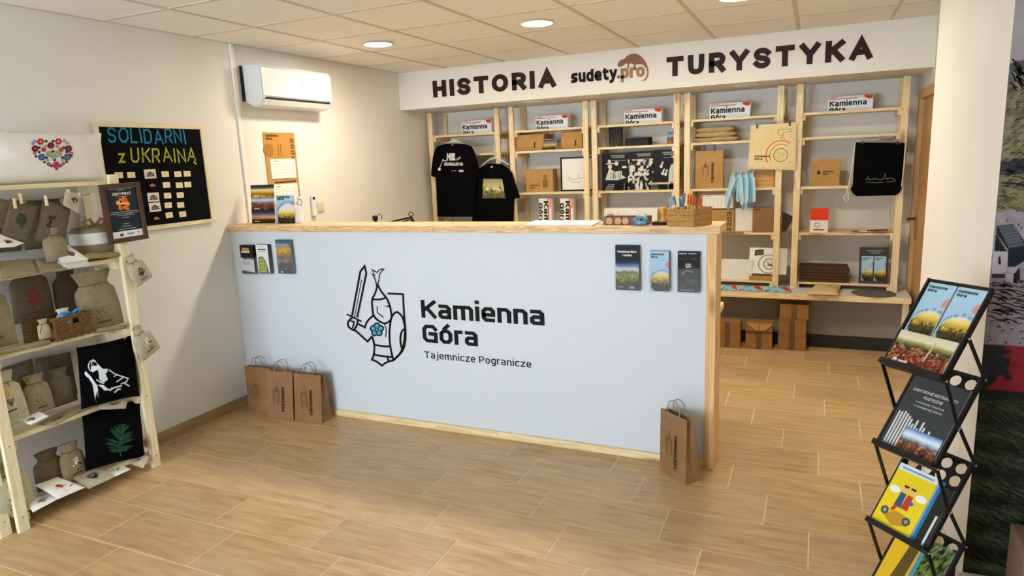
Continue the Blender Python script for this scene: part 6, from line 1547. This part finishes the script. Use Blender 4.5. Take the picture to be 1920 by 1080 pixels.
# black desk lamp and cup peeking over the counter
M_lampb = mat('black_lamp_metal', '#0e0e0e', .4, .2)
jx = at(771, 405, 1, 2.0); le = at(728, 414, 1, 2.0)
T = thing('desk_lamp', 'black jointed desk lamp showing above the counter', 'lamp', (.95, 2.05, .75))
MB().lathe([(.08, 0), (.08, .012), (.015, .02), (.012, .04)], (.95, 2.05, .7505), 24).build('base', M_lampb, T, smooth=True)
el = Vector((le.x - .1, 2.0, le.z - .03))
MB().tube([(.95, 2.05, .79), el], .007, 8).build('lower_arm', M_lampb, T); MB().tube([el, Vector((jx.x, 2.0, jx.z - .008))], .006, 8).build('upper_arm', M_lampb, T); MB().tube([el + Vector((.03, 0, -.02)), Vector((jx.x - .005, 2.0, jx.z - .022))], .004, 8).build('parallel_arm', M_lampb, T)
MB().tube([Vector((jx.x, 2.0, jx.z)) + Vector((.018 * math.cos(i * .5), 0, .012 + .014 * math.sin(i * .5))) for i in range(13)], .003, 6, closed=True).build('spring_loop', M_lampb, T, smooth=True)
MB().tube([Vector((jx.x, 2.0, jx.z - .008)), Vector((jx.x + .03, 1.99, jx.z - .07))], [.008, .02], 10).build('shade_neck', M_lampb, T); MB().lathe([(.02, 0), (.05, -.06), (.055, -.08), (.05, -.08), (.018, -.004)], (jx.x + .03, 1.99, jx.z - .07), 20).build('shade', M_lampb, T, smooth=True)
cx = at(697, 412, 1, 1.83); 
T = thing('headset', 'small black headset with a wire loop behind the counter edge', 'headset', (cx.x, 1.86, .75))
MB().lathe([(.02, 0), (.02, .52), (.01, .54), (.019, .545), (.019, .57), (.005, .575)], (cx.x, 1.87, .7505), 16).build('stand', M_lampb, T, smooth=True)
MB().tube([(cx.x + .005, 1.87, 1.30), (cx.x + .02, 1.87, 1.325), (cx.x + .04, 1.87, 1.335), (cx.x + .055, 1.87, 1.32), (cx.x + .05, 1.87, 1.30)], .0025, 6).build('wire_loop', M_lampb, T, smooth=True)

# ================================================================== FOLDING LITERATURE RACK
RS = .8776
def rk(p): return CAM + (Vector(p) - CAM) * RS
RO = rk((3.945, .932, .83)); yaw, tl = -.779, .952
RU = Vector((math.cos(yaw), math.sin(yaw), 0)); RN = Vector((-math.sin(yaw), math.cos(yaw), 0)); RV = (RN * math.cos(tl) + Vector((0, 0, 1)) * math.sin(tl)).normalized()
RW, RH, DZ = .245 * RS, .374 * RS, .325 * RS
STEP = Vector((-.006, -.006, -DZ))
M_rack = mat('black_rack_metal', '#0d0d0f', .45, .2)
T = thing('literature_rack', 'black folding zigzag literature rack with four pockets', 'rack', (RO.x + .12, RO.y + .05, 0))
frames = []
def plate_with_holes(F, w, h, holes, n0, n1):
    cu = bpy.data.curves.new('rack_plate_curve', 'CURVE'); cu.dimensions = '2D'; cu.fill_mode = 'BOTH'; cu.extrude = abs(n1 - n0) / 2
    def spl(pts):
        s = cu.splines.new('POLY'); s.points.add(len(pts) - 1); s.use_cyclic_u = True
        for q, (u, v) in zip(s.points, pts): q.co = (u, v, 0, 1)
    r = .012; pts = []
    for cx, cy, a0 in ((w - r, r, -90), (w - r, h - r, 0), (r, h - r, 90), (r, r, 180)):
        for i in range(5): a = math.radians(a0 + i * 22.5); pts.append((cx + r * math.cos(a), cy + r * math.sin(a)))
    spl(pts)
    for u, v, q in holes: spl([(u + q * math.cos(i * math.pi / 12), v + q * math.sin(i * math.pi / 12)) for i in range(24)])
    tmp = bpy.data.objects.new('rack_plate_tmp', cu); COL.objects.link(tmp)
    me = bpy.data.meshes.new_from_object(tmp.evaluated_get(bpy.context.evaluated_depsgraph_get()))
    b = MB(); b.add([F(v.co.x, v.co.y, v.co.z + (n0 + n1) / 2) for v in me.vertices], [tuple(p.vertices) for p in me.polygons])
    bpy.data.objects.remove(tmp); bpy.data.curves.remove(cu); bpy.data.meshes.remove(me)
    return b
for k in range(4):
    O = RO + STEP * k; F = Frame(O, RU, RV); frames.append(F); w, h = RW, RH
    hs = [(w * a, h * b, .0185) for a, b in ((.16, .905), (.39, .905), (.62, .905), (.85, .905), (.16, .765), (.39, .765), (.62, .765), (.85, .765))] if k else []
    p = plate_with_holes(F, w, h, hs, -.004, 0).build('panel', M_rack, T, fix=True)
    for a in ((0, 0, .009, h), (w - .009, 0, w, h)): MB().fbox(F, a[0], a[1], 0, a[2], a[3], .014).build('side_rail', M_rack, p, bevel=.002)
    MB().fbox(F, .0, -.004, -.004, w, .016, .032).build('tray_lip', M_rack, p, bevel=.002)
    MB().fbox(F, .009, h - .011, 0, w - .009, h, .01).build('top_rail', M_rack, p, bevel=.002)
for k in range(3):
    for s in (-.006, RW + .002):
        for v0, v1 in ((.0, .44), (.45, .985)):
            a = frames[k](s, RH * v0 + .004, .004); b = frames[k + 1](s, RH * v1, .004); d = (b - a).normalized(); e = RU; g_ = d.cross(e).normalized()
            MB().add([a - g_ * .006 + RU * q for q in (0, .004)] + [b - g_ * .006 + RU * q for q in (0, .004)] + [a + g_ * .006 + RU * q for q in (0, .004)] + [b + g_ * .006 + RU * q for q in (0, .004)], [(0, 1, 3, 2), (4, 6, 7, 5), (0, 2, 6, 4), (1, 5, 7, 3), (0, 4, 5, 1), (2, 3, 7, 6)]).build('link', M_rack, T, fix=True)
            for c in (a, b): MB().lathe([(.0045, -.001), (.0045, .0055), (.002, .007)], c, 10, RU).build('rivet', M_steel, T)
for s in (.02, RW - .03):
    a = frames[3](s, 0, -.004); MB().box((a.x - .008, a.y - .008, 0), (a.x + .008, a.y + .008, a.z)).build('foot', M_rack, T); a2 = frames[3](s, RH * .9, -.012); MB().tube([a2, Vector((a2.x, a2.y, .0))], .007, 8).build('foot', M_rack, T)
MB().fbox(Frame((frames[3](0, 0, 0).x, frames[3](0, 0, 0).y, 0), RU, RN), 0, 0, 0, RW, RH * .6, .008).build('base_plate', M_rack, T) if False else None
def in_rack(name, label, k, u0, v0, u1, v1, n, th, cover, stock=None):
    F0 = frames[k]; F = Frame(F0(RW * u0, .002 + RH * v0, n), RU, RV); w, h = RW * (u1 - u0), RH * (v1 - v0)
    o = MB().fbox(F, 0, 0, -th, w, h, 0).build(name, stock or M_paper, None, label=label, cat='leaflet' if 'leaflet' in name else 'booklet', group='printed matter in the rack'); P = CM(); cover(P, F, w, h); P.done('cover_print', o)
for j, s in enumerate(('left', 'right')):
    in_rack('leaflet', f'{s} of two pale blue Kamienna Góra leaflets in the top pocket', 0, .055 + .46 * j, .005, .485 + .46 * j, .955, .008, .005, lambda P, F, w, h: kg_cover(P, Frame(F(0, h * .37, 0), F.u, F.v), w, h * .63, .0006, 1, (24, 30)))
in_rack('panorama_leaflet', 'wide leaflet with an autumn town photo at the front of the top pocket', 0, .05, .0, .95, .385, .016, .006, lambda P, F, w, h: (P.raster(landscape([(0, '#3a1c12'), (.3, '#8a3a22'), (.5, '#6a4a30'), (.62, '#4c4a22'), (.72, '#8a8a4a'), (.8, '#d8cfae'), (1, '#c8bfa0')], 3, .62, 1.2, 9, 7, ['#c8442a', '#d8b08a', '#d98a2c', '#332022']), F, 0, 0, w, h, 56, 34, .0006), P.stroke([(w * .62, h * .3), (w * .67, h * .85)], .006, F, .0012, '#c9a888'), P.stroke([(w * .22, h * .16), (w * .38, h * .16)], .008, F, .0012, '#f0f0f0'), P.disc(w * .15, h * .16, .009, F, .0012, '#e0e0e0')))
def cv_music(P, F, w, h):
    P.poly([(0, 0), (w, 0), (w, h), (0, h)], F, .0006, '#363a3c')
    P.txt('ZABYTKOWE INSTRUMENTY', F, w * .1, h * .80, .010, '#c9cccc', w * .8, .18, .14, .0012); P.txt('MUZYCZNE', F, w * .34, h * .73, .010, '#c9cccc', w * .34, .18, .14, .0012)
    P.txt('w Muzeum Tkactwa', F, w * .25, h * .665, .007, '#b9bcbc', w * .5, .16, .14, .0012); P.txt('w Kamiennej Górze', F, w * .25, h * .61, .007, '#b9bcbc', w * .5, .16, .14, .0012)
    hs = [.5, .5, .52, .5, .48, .45, .40, .46, .36, .46, .40, .34, .38, .30, .34, .3, .33]
    for i, q in enumerate(hs): x = .06 + i * .053; P.poly([(w * x, h * .06 if i < 5 else h * .26), (w * (x + .034), h * .06 if i < 5 else h * .26), (w * (x + .034), h * q), (w * x, h * q)], F, .0009 + i * .00001, '#c9cacc')
    P.raster(landscape([(0, '#2a1a14'), (.3, '#6a3a22'), (.5, '#5a4a3a'), (.6, '#6f88a0'), (.75, '#d8e4ee'), (1, '#1f74b8')], 6, .55, 1.0, 7, 6, ['#b0502c', '#c88a5a']), F, w * .32, 0, w * .98, h * .34, 40, 24, .0016)
in_rack('music_booklet', 'dark grey booklet about old instruments in the second pocket', 1, .05, .0, .95, .83, .012, .008, cv_music)
def cv_yellow(P, F, w, h):
    P.poly([(0, 0), (w, 0), (w, h), (0, h)], F, .0006, '#e0c81c'); P.poly([(0, h * .9), (w, h * .9), (w, h), (0, h)], F, .001, '#cfdde2'); P.poly([(0, 0), (w, 0), (w, h * .05), (0, h * .05)], F, .001, '#d5dde0'); P.stroke([(w * .1, h * .945), (w * .9, h * .945)], .006, F, .0013, '#6d9aa8')
    P.disc(w * .5, h * .24, w * .36, F, .001, '#b8862a', 16, w * .36) if False else P.poly([(w * .2, h * .2), (w * .45, h * .32), (w * .8, h * .3), (w * .85, h * .18), (w * .5, h * .1)], F, .001, '#b98a26')
    for x, c in ((.42, '#2c4f86'), (.6, '#b8352c')): P.poly([(w * (x - .09), h * .38), (w * (x + .09), h * .38), (w * (x + .07), h * .6), (w * (x - .07), h * .6)], F, .0012, c); P.disc(w * x, h * .66, w * .07, F, .0014, '#e0b48c', 12); P.stroke([(w * (x - .06), h * .7), (w * (x + .06), h * .7)], .008, F, .0017, '#3a2416')
    for x, y, r_ in ((.2, .26, .1), (.78, .24, .1)): P.disc(w * x, h * y, w * r_, F, .0013, '#3f4a44', 12); P.disc(w * x, h * y, w * r_ * .5, F, .0016, '#8d948c', 10)
    for x, y in ((.18, .6), (.84, .62)): P.disc(w * x, h * y, h * .055, F, .0013, '#e6eae8', 14, w * .14)
    P.stroke([(w * .34, h * .3), (w * .4, h * .4)], .012, F, .0015, '#b8352c'); P.disc(w * .7, h * .5, w * .05, F, .0016, '#2f5fc0')
in_rack('yellow_booklet', 'bright yellow picture booklet in the third pocket', 2, .04, .0, .70, .71, .016, .012, cv_yellow)
in_rack('blue_booklet', 'blue spined booklet behind the yellow picture booklet', 2, .10, .0, .765, .70, .003, .003, lambda P, F, w, h: P.poly([(0, 0), (w, 0), (w, h), (0, h)], F, .0004, '#1f7fb4'), mat('blue_card', '#1f7fb4', .5))
in_rack('dark_booklet', 'dark booklet with a white strip at the right of the third pocket', 2, .775, .0, .955, .66, .012, .010, lambda P, F, w, h: (P.poly([(0, 0), (w, 0), (w, h), (0, h)], F, .0005, '#22251f'), P.poly([(w * .62, 0), (w * .82, 0), (w * .82, h * .55), (w * .62, h * .55)], F, .001, '#c9cccc')))
in_rack('yellow_brochure', 'yellow brochure with a rider picture in the bottom pocket', 3, .05, .0, .5, .85, .014, .01, lambda P, F, w, h: (P.poly([(0, 0), (w, 0), (w, h), (0, h)], F, .0005, '#d8b01c'), P.poly([(w * .4, h * .1), (w * .9, h * .2), (w * .95, h * .9), (w * .6, h * .85)], F, .001, '#5a4a1c'), P.poly([(w * .2, h * .3), (w * .5, h * .25), (w * .5, h * .4)], F, .001, '#7a5a14')))
in_rack('green_brochure', 'green and white brochure in the bottom pocket', 3, .53, .0, .95, .88, .012, .008, lambda P, F, w, h: (P.raster(landscape([(0, '#2f5a8a'), (.3, '#6a7a4a'), (.6, '#4a5a24'), (1, '#5a6a3a')], 2, 1.1, 1.2, 6, 8), F, 0, 0, w, h, 14, 24, .0006), P.poly([(0, 0), (w * .08, 0), (w * .08, h), (0, h)], F, .001, '#1fa0c0'), P.disc(w * .6, h * .55, w * .2, F, .001, '#dcdcc8', 12)))

# ================================================================== WALL PRINT ON THE PARTITION
MZ0, MZ1, MX0, MX1 = .079, 2.50, PX + .0005, 6.19
Fm = Frame((MX0, PY0 - .0008, 0), (1, 0, 0), (0, 0, 1))
def mpix(px, py): p = at(px, py, 1, PY0); return (p.x - MX0, p.z)
zl = [mpix(1880, y)[1] for y in (120, 160, 210, 300, 330, 385, 400, 640, 645, 730, 760, 1060)]
def mur(u, v):
    z = MZ0 + (MZ1 - MZ0) * v; x = u * (MX1 - MX0); n = fbm(x * 9, z * 9); m = fbm(x * 60, z * 70)
    z2 = z + (n - .5) * .03 - .05 * math.sin(x * 1.3)
    G, K, D = lin('#8d8a86'), lin('#1c2420'), lin('#6f6a4c')
    if z2 > zl[0]: c = mixc(lin('#a29f9d'), lin('#8b8788'), n * 1.3)
    elif z2 > zl[1]: c = mixc(lin('#6d6a66'), lin('#2a2c2a'), (m - .3) * 2)
    elif z2 > zl[3]: c = mixc(lin('#837b5c'), lin('#58563e'), (m - .35) * 3)
    elif z2 > zl[4]: c = mixc(lin('#20262a'), lin('#4a4c48'), (m - .45) * 3)
    elif z2 > zl[6]: c = mixc(lin('#7c7656'), lin('#4a4a34'), (m - .4) * 3)
    elif z > zl[8]: c = mixc(lin('#a3989e'), lin('#857c84'), m * 1.5)
    elif z > zl[9] and x > .05 + .16 * (n - .4): c = mixc(lin('#6d1420'), lin('#94202c'), m)
    elif z > zl[9]: c = mixc(lin('#14161a'), lin('#20242a'), m)
    else:
        k = .5 + .5 * math.sin(z * 62 + x * 1.5); c = mixc(lin('#10140f'), lin('#3d4430'), k * (.35 + m * .8) * max(.25, 1 - max(0, x - .25) * 2.2) if z < .5 else k * m * 1.1)
    return c
part = [o for o in bpy.data.objects if o.name == 'wall_partition'][0]
P = CM(); P.raster(lambda u, v: mur(u * .45 / (MX1 - MX0), v), Fm, 0, MZ0, .45, MZ1, 70, 330, .0004); P.raster(lambda u, v: mur((.45 + u * (MX1 - MX0 - .45)) / (MX1 - MX0), v), Fm, .45, MZ0, MX1 - MX0, MZ1, 60, 120, .0004)
rr = random.Random(31)
def hatch(y0, y1, cnt_, ln_, ang, w_, c, xmax=.5, zj=1):
    ln_ *= .5; w_ *= .55; cnt_ = int(cnt_ * 1.4); xmax = min(xmax, .5)
    za, zb_ = mpix(1880, y1)[1], mpix(1880, y0)[1]
    for i in range(cnt_):
        x, z = rr.uniform(.0, xmax), rr.uniform(za, zb_); a = math.radians(ang + rr.uniform(-12, 12)); l = ln_ * rr.uniform(.5, 1.2)
        P.stroke([(max(.002, x), z), (max(.002, x + l * .5 * math.cos(a)), z + l * .5 * math.sin(a) + .004), (max(.002, x + l * math.cos(a)), z + l * math.sin(a))], w_, Fm, .0009, c)
hatch(110, 160, 260, .07, -55, .007, '#16181a'); hatch(165, 320, 260, .035, 25, .005, '#1c1d16'); hatch(310, 350, 120, .07, -12, .005, '#12161a'); hatch(340, 400, 90, .05, -15, .004, '#23241a')
hatch(525, 600, 240, .08, -14, .006, '#14141a'); hatch(600, 645, 40, .02, 10, .005, '#1d1a20'); hatch(400, 430, 20, .012, 30, .005, '#2a282c'); hatch(760, 1040, 260, .05, -28, .003, '#48503f', .5); hatch(740, 1060, 700, .08, -24, .006, '#0a0c0a')
zh = lambda x, y: mpix(1680 + x * .2222, 400 + y * .2222)
def mp(pts, c, n): P.poly([zh(*q) for q in pts], Fm, n, c)
mp([(822, 320), (945, 330), (935, 480), (905, 505), (806, 505)], '#a8a0a6', .0012); mp([(835, 200), (850, 110), (930, 300), (945, 330), (822, 320)], '#8d868a', .0013)
for i in range(6): P.stroke([zh(850 + i * 14, 180 + i * 24), zh(838 + i * 16, 318)], .006, Fm, .0016, '#1a1a1e')
mp([(845, 165), (850, 105), (985, 90), (1085, 240), (1085, 280), (940, 300)], '#191d26', .0014); mp([(945, 300), (1085, 280), (1085, 400), (1000, 450), (940, 450)], '#141820', .0014)
for i in range(7): P.stroke([zh(862 + i * 16, 125 + i * 26), zh(1000 + i * 14, 108 + i * 24)], .003, Fm, .0018, '#6a6d74')
for i in range(8): P.stroke([zh(868 + i * 17, 104 - i * 1), zh(955 + i * 17, 290 - i * 2)], .003, Fm, .0018, '#6a6d74')
mp([(862, 365), (880, 365), (885, 430), (860, 430)], '#15151a', .0018); mp([(935, 500), (950, 460), (1030, 455), (1010, 505)], '#a39ba2', .0018); mp([(928, 505), (990, 510), (985, 585), (925, 580)], '#a8a0a6', .0018); mp([(992, 510), (1040, 455), (1045, 560), (988, 585)], '#17171c', .0018); mp([(806, 510), (920, 512), (918, 545), (806, 545)], '#2a282e', .0017)
P.done('wall_print', part)

# brown box at the right edge in front of the wall print
MB().box((4.355, .62, .0005), (4.78, .80, .325)).build('brown_box', mat('dusty_brown_board', '#7a5d4c', .7, noise=.15, nscale=5), None, bevel=.004, label='low brown box in front of the wall print at the right edge', cat='box')
